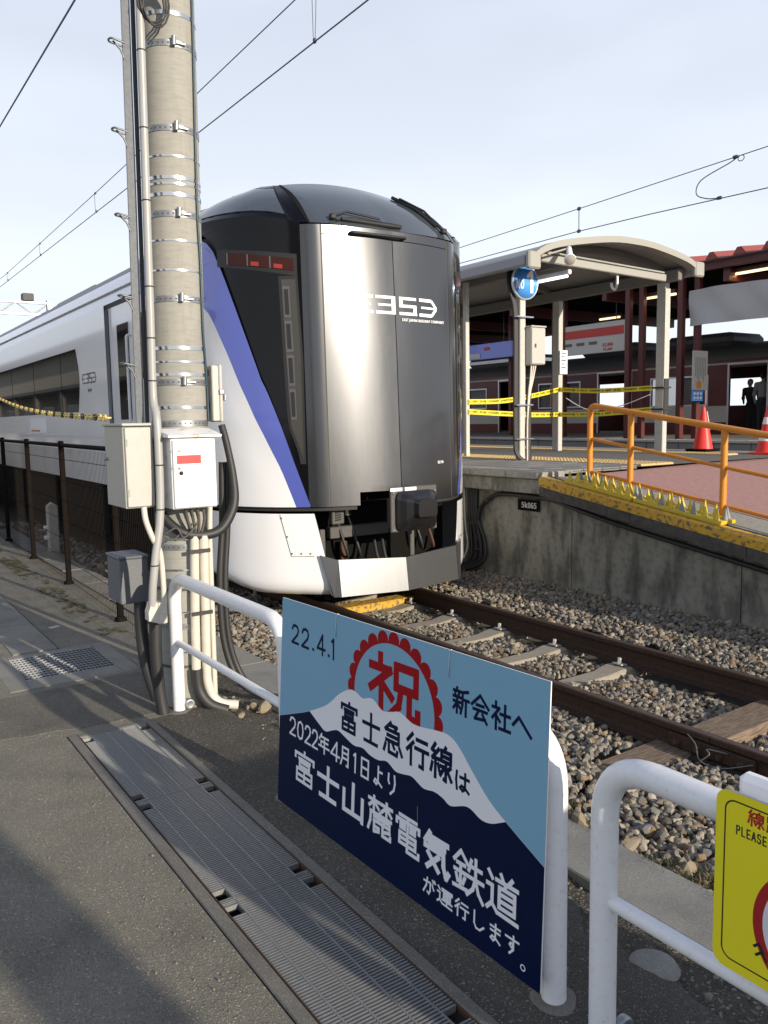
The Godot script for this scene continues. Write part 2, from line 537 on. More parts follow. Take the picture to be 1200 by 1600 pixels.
# cast concrete with lime runs and black algae that came down the face
func wall_material() -> StandardMaterial3D:
	var m := mat(0.28, 0.27, 0.225, 0.9)
	m.albedo_texture = noise_tex(0.008, [[0.0, 0.30], [0.32, 0.52], [0.48, 0.80], [0.75, 0.94], [1.0, 1.0]], FastNoiseLite.TYPE_SIMPLEX_SMOOTH, 1024, 6, 91)
	m.uv1_triplanar = true
	m.uv1_world_triplanar = true
	m.uv1_scale = Vector3(0.9, 0.16, 0.5)
	m.detail_enabled = true
	m.detail_blend_mode = BaseMaterial3D.BLEND_MODE_MUL
	m.detail_uv_layer = BaseMaterial3D.DETAIL_UV_2
	m.uv2_triplanar = true
	m.uv2_world_triplanar = true
	m.uv2_scale = Vector3(1.1, 1.1, 1.1)
	m.detail_albedo = noise_tex(0.02, [[0.0, 0.55], [0.4, 0.88], [1.0, 1.0]], FastNoiseLite.TYPE_SIMPLEX_SMOOTH, 512, 6, 92)
	m.heightmap_enabled = true
	m.heightmap_texture = noise_tex(0.03, [], FastNoiseLite.TYPE_SIMPLEX_SMOOTH, 512, 5, 93)
	m.heightmap_scale = 0.25
	return m

func chipped_yellow() -> StandardMaterial3D:
	var m := mat(1, 1, 1, 0.8)
	m.albedo_texture = noise_tex(0.02, [[0.0, Color(0.11, 0.09, 0.06)], [0.32, Color(0.20, 0.15, 0.08)], [0.38, Color(0.52, 0.29, 0.03)], [1.0, Color(0.62, 0.36, 0.03)]], FastNoiseLite.TYPE_SIMPLEX_SMOOTH, 512, 6, 95)
	m.uv1_triplanar = true
	m.uv1_world_triplanar = true
	m.uv1_scale = Vector3.ONE * 1.6
	return m

# white gloss paint with fine scuffs, grime and a few rust specks
func scuffed_white() -> StandardMaterial3D:
	var m := mat(1, 1, 1, 0.35)
	m.albedo_texture = noise_tex(0.03, [[0.0, Color(0.22, 0.14, 0.09)], [0.07, Color(0.42, 0.38, 0.33)], [0.13, Color(0.66, 0.66, 0.65)], [0.35, Color(0.73, 0.735, 0.74)], [1.0, Color(0.76, 0.77, 0.78)]], FastNoiseLite.TYPE_SIMPLEX_SMOOTH, 1024, 6, 33)
	m.uv1_triplanar = true
	m.uv1_world_triplanar = true
	m.uv1_scale = Vector3.ONE * 1.1
	return m

# metallic paint under road dust: pale specks, fly marks and faint upright wash streaks
func dusty(m: StandardMaterial3D) -> StandardMaterial3D:
	var w := 1024
	var n := FastNoiseLite.new()
	n.seed = 77
	n.frequency = 0.012
	n.fractal_octaves = 5
	var im := Image.create(w, w, false, Image.FORMAT_RGBA8)
	var ro := Image.create(w, w, false, Image.FORMAT_RGBA8)
	for y in w:
		for x in w:
			var fx := float(x) / w
			var v := lerpf(n.get_noise_2d(x * 1.6, y * 0.25), n.get_noise_2d((x - w) * 1.6, y * 0.25), smoothstep(0.8, 1.0, fx))
			var q := n.get_noise_2d(x * 4.0, y * 4.0)
			var c := lin(clampf(0.64 + 0.025 * v + 0.02 * q, 0.0, 1.0))
			im.set_pixel(x, y, c)
			var r := clampf(0.92 + 0.05 * v + 0.03 * q, 0.0, 1.0)
			ro.set_pixel(x, y, Color(r, r, r))
	var g := RandomNumberGenerator.new()
	g.seed = 78
	for i in 500:
		var k := lin(g.randf_range(0.72, 0.95))
		var s := g.randi_range(1, 3)
		im.fill_rect(Rect2i(g.randi() % (w - 4), g.randi() % (w - 4), s, s), k)
	m.albedo_color = Color(m.albedo_color.srgb_to_linear() * 1.55).linear_to_srgb()
	m.albedo_texture = ImageTexture.create_from_image(im)
	m.roughness_texture = ImageTexture.create_from_image(ro)
	m.uv1_triplanar = true
	m.uv1_world_triplanar = true
	m.uv1_scale = Vector3.ONE * 0.8
	return m

func rusty_white() -> StandardMaterial3D:
	var m := mat(1, 1, 1, 0.45)
	m.albedo_texture = noise_tex(0.012, [[0.0, Color(0.20, 0.09, 0.035)], [0.10, Color(0.36, 0.22, 0.11)], [0.17, Color(0.64, 0.60, 0.52)], [0.3, Color(0.74, 0.735, 0.72)], [1.0, Color(0.78, 0.785, 0.79)]], FastNoiseLite.TYPE_SIMPLEX_SMOOTH, 512, 5, 97)
	m.uv1_triplanar = true
	m.uv1_world_triplanar = true
	m.uv1_scale = Vector3.ONE * 1.7
	return m

# yellow barrier tape printed with black characters
func tape_material() -> StandardMaterial3D:
	var im := Image.create(1024, 32, false, Image.FORMAT_RGBA8)
	im.fill(Color(0.72, 0.60, 0.04).linear_to_srgb())
	var g := RandomNumberGenerator.new()
	g.seed = 9
	var k := 8
	while k < 1000:
		var w := g.randi_range(12, 18)
		for i in 5:
			im.fill_rect(Rect2i(k + g.randi_range(0, w - 5), 8 + g.randi_range(0, 10), g.randi_range(3, 9), 3), Color(0.03, 0.03, 0.02))
			im.fill_rect(Rect2i(k + g.randi_range(0, w - 3), 8, 3, g.randi_range(6, 16)), Color(0.03, 0.03, 0.02))
		k += w + (4 if g.randf() < 0.8 else 30)
	var m := mat(1, 1, 1, 0.45)
	m.albedo_texture = ImageTexture.create_from_image(im)
	return m

# ---------------------------------------------------------------- ground
func rect_sheet(st: SurfaceTool, x0: float, x1: float, z0: float, z1: float, y: float) -> void:
	flat(st)
	quad(st, Vector3(x0, y, z0), Vector3(x1, y, z0), Vector3(x1, y, z1), Vector3(x0, y, z1))

func build_ground() -> void:
	var st := new_st()
	rect_sheet(st, -1500, 1500, -1500, 1500, -0.75)
	structure(st, "ground", M.bed)
	st = new_st()
	rect_sheet(st, 2.3, 60, -120, 60, -0.25)
	structure(st, "track_bed", M.bed)
	# footpath of asphalt, left open where the drains lie
	st = new_st()
	for r in [[-60.0, 0.9, -90.0, 60.0], [0.9, 2.0, -5.77, -4.74], [0.9, 1.013, -4.74, 10.0], [1.77, 2.0, -6.69, -5.77], [0.9, 1.08, -90.0, -6.69], [1.42, 2.25, -90.0, -6.69], [0.9, 2.0, 10.0, 60.0]]:
		rect_sheet(st, r[0], r[1], r[2], r[3], 0.0)
	# skirts down to the earth
	quad(st, Vector3(-60, 0, 60), Vector3(2, 0, 60), Vector3(2, -0.75, 60), Vector3(-60, -0.75, 60))
	structure(st, "footpath", M.asphalt)
	# patch of newer asphalt between the two drains, a few millimetres proud, with an uneven edge
	st = new_st()
	flat(st)
	var pn := FastNoiseLite.new()
	pn.seed = 3
	pn.frequency = 2.5
	var pp := []
	for q in [[0.42, -5.70], [0.9, -5.66], [1.3, -5.68], [1.74, -5.70], [1.80, -5.3], [1.76, -4.86], [1.5, -4.82], [1.1, -4.84], [0.7, -4.90], [0.40, -4.88], [0.36, -5.3]]:
		pp.append(Vector2(q[0], q[1]))
	pp.append(pp[0])
	var ring := []
	for q in spline(pp, 7): ring.append(q + Vector2(pn.get_noise_2d(q.x * 3.0, q.y * 3.0), pn.get_noise_2d(q.y * 3.0 + 9.0, q.x * 3.0)) * 0.03)
	var mid := Vector2(1.1, -5.26)
	for i in ring.size() - 1:
		tri(st, Vector3(mid.x, 0.005, mid.y), Vector3(ring[i].x, 0.0045, ring[i].y), Vector3(ring[i + 1].x, 0.0045, ring[i + 1].y))
		quad(st, Vector3(ring[i].x, 0.0045, ring[i].y), Vector3(ring[i].x, -0.002, ring[i].y), Vector3(ring[i + 1].x, -0.002, ring[i + 1].y), Vector3(ring[i + 1].x, 0.0045, ring[i + 1].y))
	structure(st, "asphalt_patch", M.patch)
	# older, rougher asphalt between the drain and the track: broken edge, sagging towards the ballast
	var n := FastNoiseLite.new()
	n.seed = 4
	n.frequency = 1.3
	n.fractal_octaves = 4
	st = new_st()
	var rows := []
	for i in 141:
		var z := -4.74 + i * 0.07
		var row := []
		var edge := 2.16 + 0.16 * n.get_noise_2d(z * 1.7, 3.0) - 0.22 * smoothstep(-4.0, -4.9, z)
		for k in 12:
			var t := k / 11.0
			var x := lerpf(1.5, edge, t)
			var y := 0.0
			if k > 1: y = 0.012 * n.get_noise_2d(x * 5.0, z * 5.0) * minf(1.0, k / 4.0) - 0.035 * smoothstep(0.72, 1.0, t) - 0.05 * (1.0 if k == 11 else 0.0)
			row.append(Vector3(x, y, z))
		rows.append(row)
	sheet(st, rows)
	structure(st, "path_edge", M.rough_asphalt)
	# bare earth and grit up to the ballast
	st = new_st()
	rows = []
	for i in 200:
		var z := -16.0 + i * 0.1
		var row := []
		for k in 9:
			var x := 1.74 + k * 0.14
			var y := -0.055 + 0.03 * n.get_noise_2d(x * 4.0, z * 4.0)
			if x > 2.7: y = -0.13
			row.append(Vector3(x, y, z))
		rows.append(row)
	sheet(st, rows)
	structure(st, "earth_strip", M.dirt)
	build_long_drain()
	build_small_drain()
	build_slabs()
	build_ballast()
	build_weeds()

func build_long_drain() -> void:
	var t := thing("drain_channel", "long steel grating drain set in a concrete frame beside the blue banner", "drain", Vector3(1.26, 0, -3.0))
	var st := new_st()
	# concrete frame, slightly proud of the asphalt
	for r in [[1.02, 1.07, -4.74, 6.0], [1.455, 1.50, -4.685, 6.0]]:
		box2(st, Vector3(r[0], -0.4, r[2]), Vector3(r[1], 0.004, r[3]), 0.004)
	box2(st, Vector3(1.072, -0.4, -4.74), Vector3(1.50, 0.0035, -4.69), 0.004)
	put(st, "frame", M.kerb, t)
	st = new_st()
	rect_sheet(st, 1.0, 1.52, -4.8, 6.0, -0.38)
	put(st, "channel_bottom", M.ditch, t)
	st = new_st()
	for x in [1.073, 1.449]:
		box2(st, Vector3(x, -0.03, -4.68), Vector3(x + 0.004, 0.002, 6.0))
	put(st, "angle_edge", M.rust, t)
	# gratings of about a metre each
	var z0 := -4.685
	for p in 8:
		var z1 := z0 + 0.985
		var g := Node3D.new()
		g.name = "grating"
		t.add_child(g, true)
		g.position = Vector3(1.26, 0, z0) - t.position
		var b := new_st()
		var z := z0 + 0.012
		while z < z1 - 0.008:
			var notch := z - z0 < 0.085 and z - z0 > 0.03 or z1 - z < 0.085 and z1 - z > 0.03
			box2(b, Vector3(1.13 if notch else 1.08, -0.024, z - 0.0036), Vector3(1.395 if notch else 1.447, -0.0005, z + 0.0036))
			z += 0.0145
		put(b, "bars", M.grating, g)
		b = new_st()
		for zz in [z0 + 0.003, z1 - 0.003]:
			b = new_st()
			box2(b, Vector3(1.079, -0.03, zz - 0.002), Vector3(1.448, 0.001, zz + 0.002))
			put(b, "end_bar", M.grating, g)
		for x in [1.135, 1.22, 1.305, 1.39]:
			b = new_st()
			box2(b, Vector3(x - 0.0025, -0.012, z0 + 0.004), Vector3(x + 0.0025, 0.0015, z1 - 0.004))
			put(b, "cross_rod", M.grating, g)
		z0 = z1 + 0.005

func build_small_drain() -> void:
	var t := thing("drain_grate", "square cast grate in a pale concrete slab across the footpath", "drain", Vector3(1.33, 0, -6.2))
	var st := new_st()
	for r in [[0.9, 1.03, -6.69, -5.77], [1.65, 1.77, -6.69, -5.77]]:
		box2(st, Vector3(r[0], -0.4, r[2]), Vector3(r[1], 0.004, r[3]), 0.004)
	for r in [[-6.69, -6.60], [-5.97, -5.77]]:
		box2(st, Vector3(1.0302, -0.4, r[0]), Vector3(1.6498, 0.0038, r[1]), 0.004)
	put(st, "frame", M.concrete, t)
	st = new_st()
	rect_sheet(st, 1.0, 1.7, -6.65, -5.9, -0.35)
	put(st, "pit_bottom", M.ditch, t)
	st = new_st()
	for i in 23:
		var x := 1.035 + i * 0.0278
		box2(st, Vector3(x - 0.004, -0.03, -6.598), Vector3(x + 0.004, 0.0, -5.972))
	put(st, "bars", M.galv_dark, t)
	for i in 11:
		var z := -6.59 + i * 0.061
		st = new_st()
		box2(st, Vector3(1.032, -0.026, z - 0.007), Vector3(1.648, 0.003, z + 0.007))
		put(st, "cross_bar", M.galv, t)
	# drain covers running away along the path
	var zz := -6.73
	for i in 14:
		st = new_st()
		box2(st, Vector3(1.084, -0.2, zz - 0.985), Vector3(1.416, 0.005, zz), 0.006)
		var o := put(st, "drain_cover", M.concrete)
		tag(o, "plain concrete drain cover in the row running away along the footpath", "drain cover", "concrete drain covers along the path")
		zz -= 1.0

func build_slabs() -> void:
	var z := -15.4
	var i := 0
	while z < 3.0:
		var st := new_st()
		var l := 0.995
		var tilt := Basis(Vector3(0, 0, 1), rng.randf_range(-0.025, 0.01)) * Basis(Vector3.UP, rng.randf_range(-0.012, 0.012))
		box(st, Vector3(2.455 + rng.randf_range(-0.012, 0.012), -0.055 + rng.randf_range(-0.008, 0.008), z + l * 0.5), Vector3(0.31, 0.08, l - 0.015), 0.006, tilt)
		var o := put(st, "trough_slab", M.slab if i % 3 else M.concrete)
		tag(o, "pale concrete cable trough lid in the row between the guard rails and the ballast", "slab", "concrete lids beside the ballast")
		z += l
		i += 1

func stone_mesh(sd: int, m: Material) -> ArrayMesh:
	var g := RandomNumberGenerator.new()
	g.seed = sd
	var ph := (1.0 + sqrt(5.0)) / 2.0
	var v := []
	for p in [[-1, ph, 0], [1, ph, 0], [-1, -ph, 0], [1, -ph, 0], [0, -1, ph], [0, 1, ph], [0, -1, -ph], [0, 1, -ph], [ph, 0, -1], [ph, 0, 1], [-ph, 0, -1], [-ph, 0, 1]]:
		v.append(Vector3(p[0], p[1], p[2]).normalized())
	var f := [[0, 11, 5], [0, 5, 1], [0, 1, 7], [0, 7, 10], [0, 10, 11], [1, 5, 9], [5, 11, 4], [11, 10, 2], [10, 7, 6], [7, 1, 8], [3, 9, 4], [3, 4, 2], [3, 2, 6], [3, 6, 8], [3, 8, 9], [4, 9, 5], [2, 4, 11], [6, 2, 10], [8, 6, 7], [9, 8, 1]]
	var f2 := []
	var mids := {}
	for t in f:
		var e := []
		for k in 3:
			var a: int = mini(t[k], t[(k + 1) % 3]); var b: int = maxi(t[k], t[(k + 1) % 3])
			if not mids.has([a, b]):
				mids[[a, b]] = v.size()
				v.append((v[a] + v[b]).normalized())
			e.append(mids[[a, b]])
		f2 += [[t[0], e[0], e[2]], [t[1], e[1], e[0]], [t[2], e[2], e[1]], [e[0], e[1], e[2]]]
	# broken faces: cut the ball with a few random planes
	var planes := []
	for i in 10: planes.append([Vector3(g.randfn(), g.randfn(), g.randfn()).normalized(), g.randf_range(0.42, 0.82)])
	var sc := Vector3(g.randf_range(0.85, 1.35), g.randf_range(0.6, 0.9), g.randf_range(0.75, 1.1))
	for i in v.size():
		var r := 1.0
		for p in planes:
			var d: float = v[i].dot(p[0])
			if d > 0.05: r = minf(r, p[1] / d)
		v[i] = v[i] * r * sc
	var st := new_st()
	flat(st)
	st.set_color(Color.WHITE)
	for t in f2: tri(st, v[t[0]], v[t[2]], v[t[1]])
	st.generate_normals()
	var mesh := st.commit()
	mesh.surface_set_material(0, m)
	return mesh

func scatter(called: String, meshes: Array, xfs: Array, cols: Array, parent: Node) -> void:
	for k in meshes.size():
		var mm := MultiMesh.new()
		mm.transform_format = MultiMesh.TRANSFORM_3D
		mm.use_colors = true
		mm.mesh = meshes[k]
		mm.instance_count = xfs[k].size()
		for i in xfs[k].size():
			mm.set_instance_transform(i, xfs[k][i])
			mm.set_instance_color(i, cols[k][i])
		var o := MultiMeshInstance3D.new()
		o.multimesh = mm
		o.name = called
		o.set_meta("kind", "stuff")
		parent.add_child(o, true)

func build_ballast() -> void:
	var t := Node3D.new()
	t.name = "ballast"
	add_child(t)
	tag(t, "loose pale grey and tan ballast stones between and beside the rails", "gravel", "", "stuff")
	var n := FastNoiseLite.new()
	n.seed = 8
	n.frequency = 0.9
	var meshes := []
	var xfs := []
	var cols := []
	for k in 7:
		meshes.append(stone_mesh(100 + k, M.stone))
		xfs.append([])
		cols.append([])
	var tones := [Color(0.27, 0.24, 0.19), Color(0.23, 0.205, 0.165), Color(0.30, 0.25, 0.18), Color(0.19, 0.175, 0.15), Color(0.14, 0.125, 0.10), Color(0.35, 0.31, 0.245), Color(0.22, 0.15, 0.09), Color(0.20, 0.195, 0.175)]
	var z := 1.2
	while z > -17.0:
		var far := z < -8.6
		var step := 0.062 if far else 0.034
		var x := 2.48
		while x < 6.42:
			if far and x > 3.3 : break
			var px := x + rng.randf_range(-0.5, 0.5) * step
			var pz := z + rng.randf_range(-0.5, 0.5) * step
			x += step
			if px < 2.63 + 0.03 * n.get_noise_2d(3.0, pz * 3.0): continue
			var near_rail := minf(absf(px - 3.908), absf(px - 5.03))
			if near_rail < 0.07: continue
			var y := -0.115 + 0.028 * n.get_noise_2d(px * 2.0, pz * 2.0)
			if px > 3.9 and px < 5.04: y -= 0.080 - 0.010 * cos((px - 4.47) * 6.0)
			if px > 5.15: y += 0.05 * smoothstep(5.2, 6.2, px)
			if px < 3.9: y -= 0.03
			if px < 3.5: y += 0.065 * smoothstep(3.5, 2.7, px)
			if near_rail < 0.16: y -= 0.012
			# sleepers keep their tops bare
			var bare := 0.0
			for sz in SLEEPERS:
				if absf(pz - sz) < 0.115: bare = 1.0
			if absf(pz + 2.87) < 0.16: bare = 1.0
			if bare > 0.0 and absf(px - 4.40) < 1.03 and rng.randf() < 0.97: continue
			var s := rng.randf_range(0.018, 0.035) * (1.7 if far else 1.0)
			if rng.randf() < 0.1: s *= 1.3
			y += rng.randf_range(-0.014, 0.012)
			var b := Basis(Vector3(rng.randfn(), rng.randfn(), rng.randfn()).normalized(), rng.randf() * TAU).scaled(Vector3.ONE * s)
			var k := rng.randi() % meshes.size()
			xfs[k].append(Transform3D(b, Vector3(px, y, pz)))
			var c: Color = tones[rng.randi() % tones.size()]
			var v := rng.randf_range(0.7, 1.15)
			if rng.randf() < 0.03: v = 1.6
			cols[k].append(Color(c.r * v, c.g * v, c.b * v))
		z -= step
	# single stones that strayed onto the earth and the path
	for i in 240:
		var k := rng.randi() % meshes.size()
		var px := rng.randf_range(2.0, 2.66)
		var pz := rng.randf_range(-5.6, 0.5)
		if px > 2.28 and px < 2.63: continue
		var s := rng.randf_range(0.007, 0.02)
		xfs[k].append(Transform3D(Basis(Vector3(rng.randfn(), rng.randfn(), rng.randfn()).normalized(), rng.randf() * TAU).scaled(Vector3.ONE * s), Vector3(px, -0.045 + s * 0.3, pz)))
		var v := rng.randf_range(0.7, 1.1)
		cols[k].append(Color(0.27 * v, 0.25 * v, 0.2 * v))
	# grit on the asphalt, most of it along the drain and the broken edge
	for i in 420:
		var k := rng.randi() % meshes.size()
		var px := rng.randf_range(-0.6, 1.0) if i % 3 == 0 else rng.randf_range(1.5, 2.1) if i % 3 == 1 else 1.0 - absf(rng.randfn()) * 0.12
		var pz := rng.randf_range(-8.0, -0.8)
		var s := rng.randf_range(0.0022, 0.0065)
		xfs[k].append(Transform3D(Basis(Vector3(rng.randfn(), rng.randfn(), rng.randfn()).normalized(), rng.randf() * TAU).scaled(Vector3.ONE * s), Vector3(px, s * 0.4 + 0.001, pz)))
		var v := rng.randf_range(0.6, 1.3)
		cols[k].append(Color(0.27 * v, 0.25 * v, 0.2 * v))
	# a few bigger lumps at the foot of the pole and by the slabs
	for p in [[2.02, -4.72, 0.05], [2.12, -4.66, 0.045], [2.18, -4.58, 0.06], [2.0, -4.56, 0.03], [2.64, -2.42, 0.07], [2.66, -2.15, 0.055], [2.62, -2.6, 0.05], [2.7, -1.9, 0.05], [2.25, -4.4, 0.035]]:
		var k := rng.randi() % meshes.size()
		xfs[k].append(Transform3D(Basis(Vector3(rng.randfn(), rng.randfn(), rng.randfn()).normalized(), rng.randf() * TAU).scaled(Vector3.ONE * p[2]), Vector3(p[0], -0.03, p[1])))
		cols[k].append(Color(0.27, 0.22, 0.15))
	scatter("stones", meshes, xfs, cols, t)

func build_weeds() -> void:
	var st := new_st()
	flat(st)
	st.set_color(Color.WHITE)
	for i in 5:
		var a := i * TAU / 5.0
		var d := Vector3(cos(a), 0, sin(a))
		var w := Vector3(-sin(a), 0, cos(a)) * 0.004
		tri(st, d * 0.002 - w, d * 0.03 + Vector3(0, 0.035, 0), d * 0.002 + w)
		tri(st, -w + d * 0.012 + Vector3(0, 0.012, 0), d * 0.04 + Vector3(0, 0.018, 0), w + d * 0.012 + Vector3(0, 0.012, 0))
	st.generate_normals()
	var mesh := st.commit()
	mesh.surface_set_material(0, M.leaf)
	for spot in [["weeds", "low moss and weeds along the foot of the brown mesh fence", 1.78, 2.3, -13.0, -5.3, 1500], ["trackside_grass", "thin green grass tufts between the concrete lids and the ballast", 2.56, 2.75, -4.6, 0.4, 700]]:
		var xf := []
		var col := []
		var n := FastNoiseLite.new()
		n.seed = 31
		n.frequency = 0.8
		var tries := 0
		while xf.size() < spot[6] and tries < 60000:
			tries += 1
			var x := rng.randf_range(spot[2], spot[3])
			var z := rng.randf_range(spot[4], spot[5])
			if n.get_noise_2d(x * 2.0, z * 2.0) < 0.05: continue
			var s := rng.randf_range(0.3, 0.95)
			xf.append(Transform3D(Basis(Vector3.UP, rng.randf() * TAU).scaled(Vector3.ONE * s), Vector3(x, -0.04 if x > 2.0 else -0.005, z)))
			var b := rng.randf_range(0.6, 1.4)
			var dry := rng.randf()
			col.append(Color(0.055, 0.065, 0.02).lerp(Color(0.12, 0.09, 0.045), dry * 0.8) * b)
		var holder := Node3D.new()
		holder.name = spot[0]
		add_child(holder)
		tag(holder, spot[1], "weeds", "", "stuff")
		scatter("leaves", [mesh], [xf], [col], holder)

# ---------------------------------------------------------------- track
const SLEEPERS := [-8.2, -7.52, -6.84, -6.16, -5.48, -4.80, -4.12, -1.6, -0.9]

func build_track() -> void:
	# rails: head, web and foot drawn along the track
	var prof := [Vector2(-0.0325, -0.004), Vector2(-0.028, 0.0), Vector2(0.028, 0.0), Vector2(0.0325, -0.004), Vector2(0.0325, -0.03), Vector2(0.014, -0.042), Vector2(0.008, -0.06), Vector2(0.008, -0.115), Vector2(0.016, -0.132), Vector2(0.0635, -0.144), Vector2(0.0635, -0.155), Vector2(-0.0635, -0.155), Vector2(-0.0635, -0.144), Vector2(-0.016, -0.132), Vector2(-0.008, -0.115), Vector2(-0.008, -0.06), Vector2(-0.014, -0.042), Vector2(-0.0325, -0.03)]
	var spots := [[3.908, "rusty rail on the side of the footpath with a bolted joint", -2.62], [5.03, "rusty rail on the side of the stained platform wall", -2.45]]
	for s in spots:
		var t := thing("rail", s[1], "rail", Vector3(s[0], -0.155, -3.0), "rails of the near track")
		var st := new_st()
		prism(st, prof, Transform3D(Basis(), Vector3(s[0], 0, -60)), 60.0 + s[2] - 0.003)
		prism(st, prof, Transform3D(Basis(), Vector3(s[0], 0, s[2] + 0.003)), 20.0)
		put(st, "rail_steel", M.rail, t)
		st = new_st()
		rect_sheet(st, s[0] - 0.02, s[0] + 0.02, -30.0, 17.0, 0.0015)
		put(st, "running_band", M.rail_top, t)
		for side in [-1, 1]:
			st = new_st()
			box2(st, Vector3(s[0] + side * 0.0105, -0.125, s[2] - 0.27), Vector3(s[0] + side * 0.034, -0.045, s[2] + 0.27), 0.006)
			var fp := put(st, "fishplate", M.rail, t)
			for k in 4:
				var b := new_st()
				var bs := Basis(Vector3(0, 0, 1), -side * PI / 2)
				lathe(b, Vector3(s[0] + side * 0.034, -0.088, s[2] - 0.2 + k * 0.133), [[0.0, 0.03], [0.012, 0.03], [0.012, 0.02], [0.02, 0.02], [0.02, 0.0]], 6, bs, true)
				put(b, "bolt", M.rust, fp)
	# frayed bond wire at the joint
	var w := new_st()
	tube(w, spline([Vector3(3.865, -0.02, -2.75), Vector3(3.84, -0.05, -2.68), Vector3(3.80, -0.115, -2.62), Vector3(3.82, -0.12, -2.5), Vector3(3.86, -0.06, -2.35)], 5), 0.004, 5)
	tube(w, spline([Vector3(3.80, -0.115, -2.62), Vector3(3.82, -0.07, -2.58), Vector3(3.83, -0.05, -2.6), Vector3(3.86, -0.05, -2.5)], 5), 0.004, 5)
	tag(put(w, "bond_wire", M.galv_dark), "thin frayed bond wire across the joint of the near rail", "wire")
	# concrete sleepers
	var variants := []
	for v in 2:
		var st := new_st()
		var xs := [-1.0, -0.78, -0.40, -0.25, 0.25, 0.40, 0.78, 1.0]
		var hs := [-0.17, -0.1555, -0.1555, -0.178, -0.178, -0.1555, -0.1555, -0.17]
		flat(st)
		var rings := []
		for i in xs.size():
			var wd := 0.092 if absf(xs[i]) > 0.3 else 0.078
			rings.append([Vector3(xs[i], -0.34, -wd - 0.03), Vector3(xs[i], hs[i] - 0.012, -wd - 0.006), Vector3(xs[i], hs[i], -wd + 0.008), Vector3(xs[i], hs[i], wd - 0.008), Vector3(xs[i], hs[i] - 0.012, wd + 0.006), Vector3(xs[i], -0.34, wd + 0.03)])
		for i in rings.size() - 1:
			for k in 5: quad(st, rings[i][k + 1], rings[i][k], rings[i + 1][k], rings[i + 1][k + 1])
		for k in [1, 2, 3, 4]:
			tri(st, rings[0][0], rings[0][k], rings[0][k + 1])
			tri(st, rings[-1][0], rings[-1][k + 1], rings[-1][k])
		st.generate_normals()
		var mesh := st.commit()
		mesh.surface_set_material(0, M.sleeper)
		variants.append(mesh)
	var clip := new_st()
	box(clip, Vector3(0, 0.012, 0), Vector3(0.07, 0.014, 0.09), 0.004, Basis(Vector3(0, 0, 1), 0.15))
	lathe(clip, Vector3(0.005, 0.018, 0), [[0.022, 0.0], [0.022, 0.012], [0.016, 0.014], [0.016, 0.04], [0.012, 0.044], [0.0, 0.044]], 6, Basis(), true)
	clip.generate_normals()
	var clip_mesh := clip.commit()
	clip_mesh.surface_set_material(0, M.marker)
	var i := 0
	for z in SLEEPERS:
		var where := "under the train" if z < -6.9 else "in front of the train" if z < -4.0 else "beyond the old timber sleeper"
		var t := thing("concrete_sleeper", "tan concrete sleeper with bolted rail clips " + where, "sleeper", Vector3(4.47, -0.34, z), "concrete sleepers " + where)
		put_mesh(variants[i % 2], "beam", t, Transform3D(Basis(Vector3.UP, rng.randf_range(-0.015, 0.015)), Vector3(4.47, 0, z)))
		for x in [3.908, 5.03]:
			for s in [-1, 1]:
				put_mesh(clip_mesh, "rail_clip", t, Transform3D(Basis(Vector3.UP, 0.0 if s > 0 else PI), Vector3(x + s * 0.098, -0.155, z)))
		i += 1
	# weathered timber sleeper under the rail joint
	var wood := new_st()
	box(wood, Vector3(4.33, -0.21, -2.87), Vector3(2.25, 0.16, 0.26), 0.012, Basis(Vector3.UP, 0.03))
	tag(put(wood, "timber_sleeper", M.wood), "weathered brown timber sleeper under the rail joints", "sleeper")
	# yellow painted timber across the track at the nose of the train
	var yl := new_st()
	box(yl, Vector3(4.2, -0.155, -7.0), Vector3(1.75, 0.1, 0.2), 0.01, Basis(Vector3.UP, 0.02))
	tag(put(yl, "yellow_stop_mark", M.edge_yellow), "chipped yellow painted timber across the track under the train nose", "stop mark")

# ---------------------------------------------------------------- platform of track 1
const PY := 1.167

func ramp_y(z: float) -> float:
	return PY if z < -6.3 else 1.105 - 0.152 * (z + 6.22)

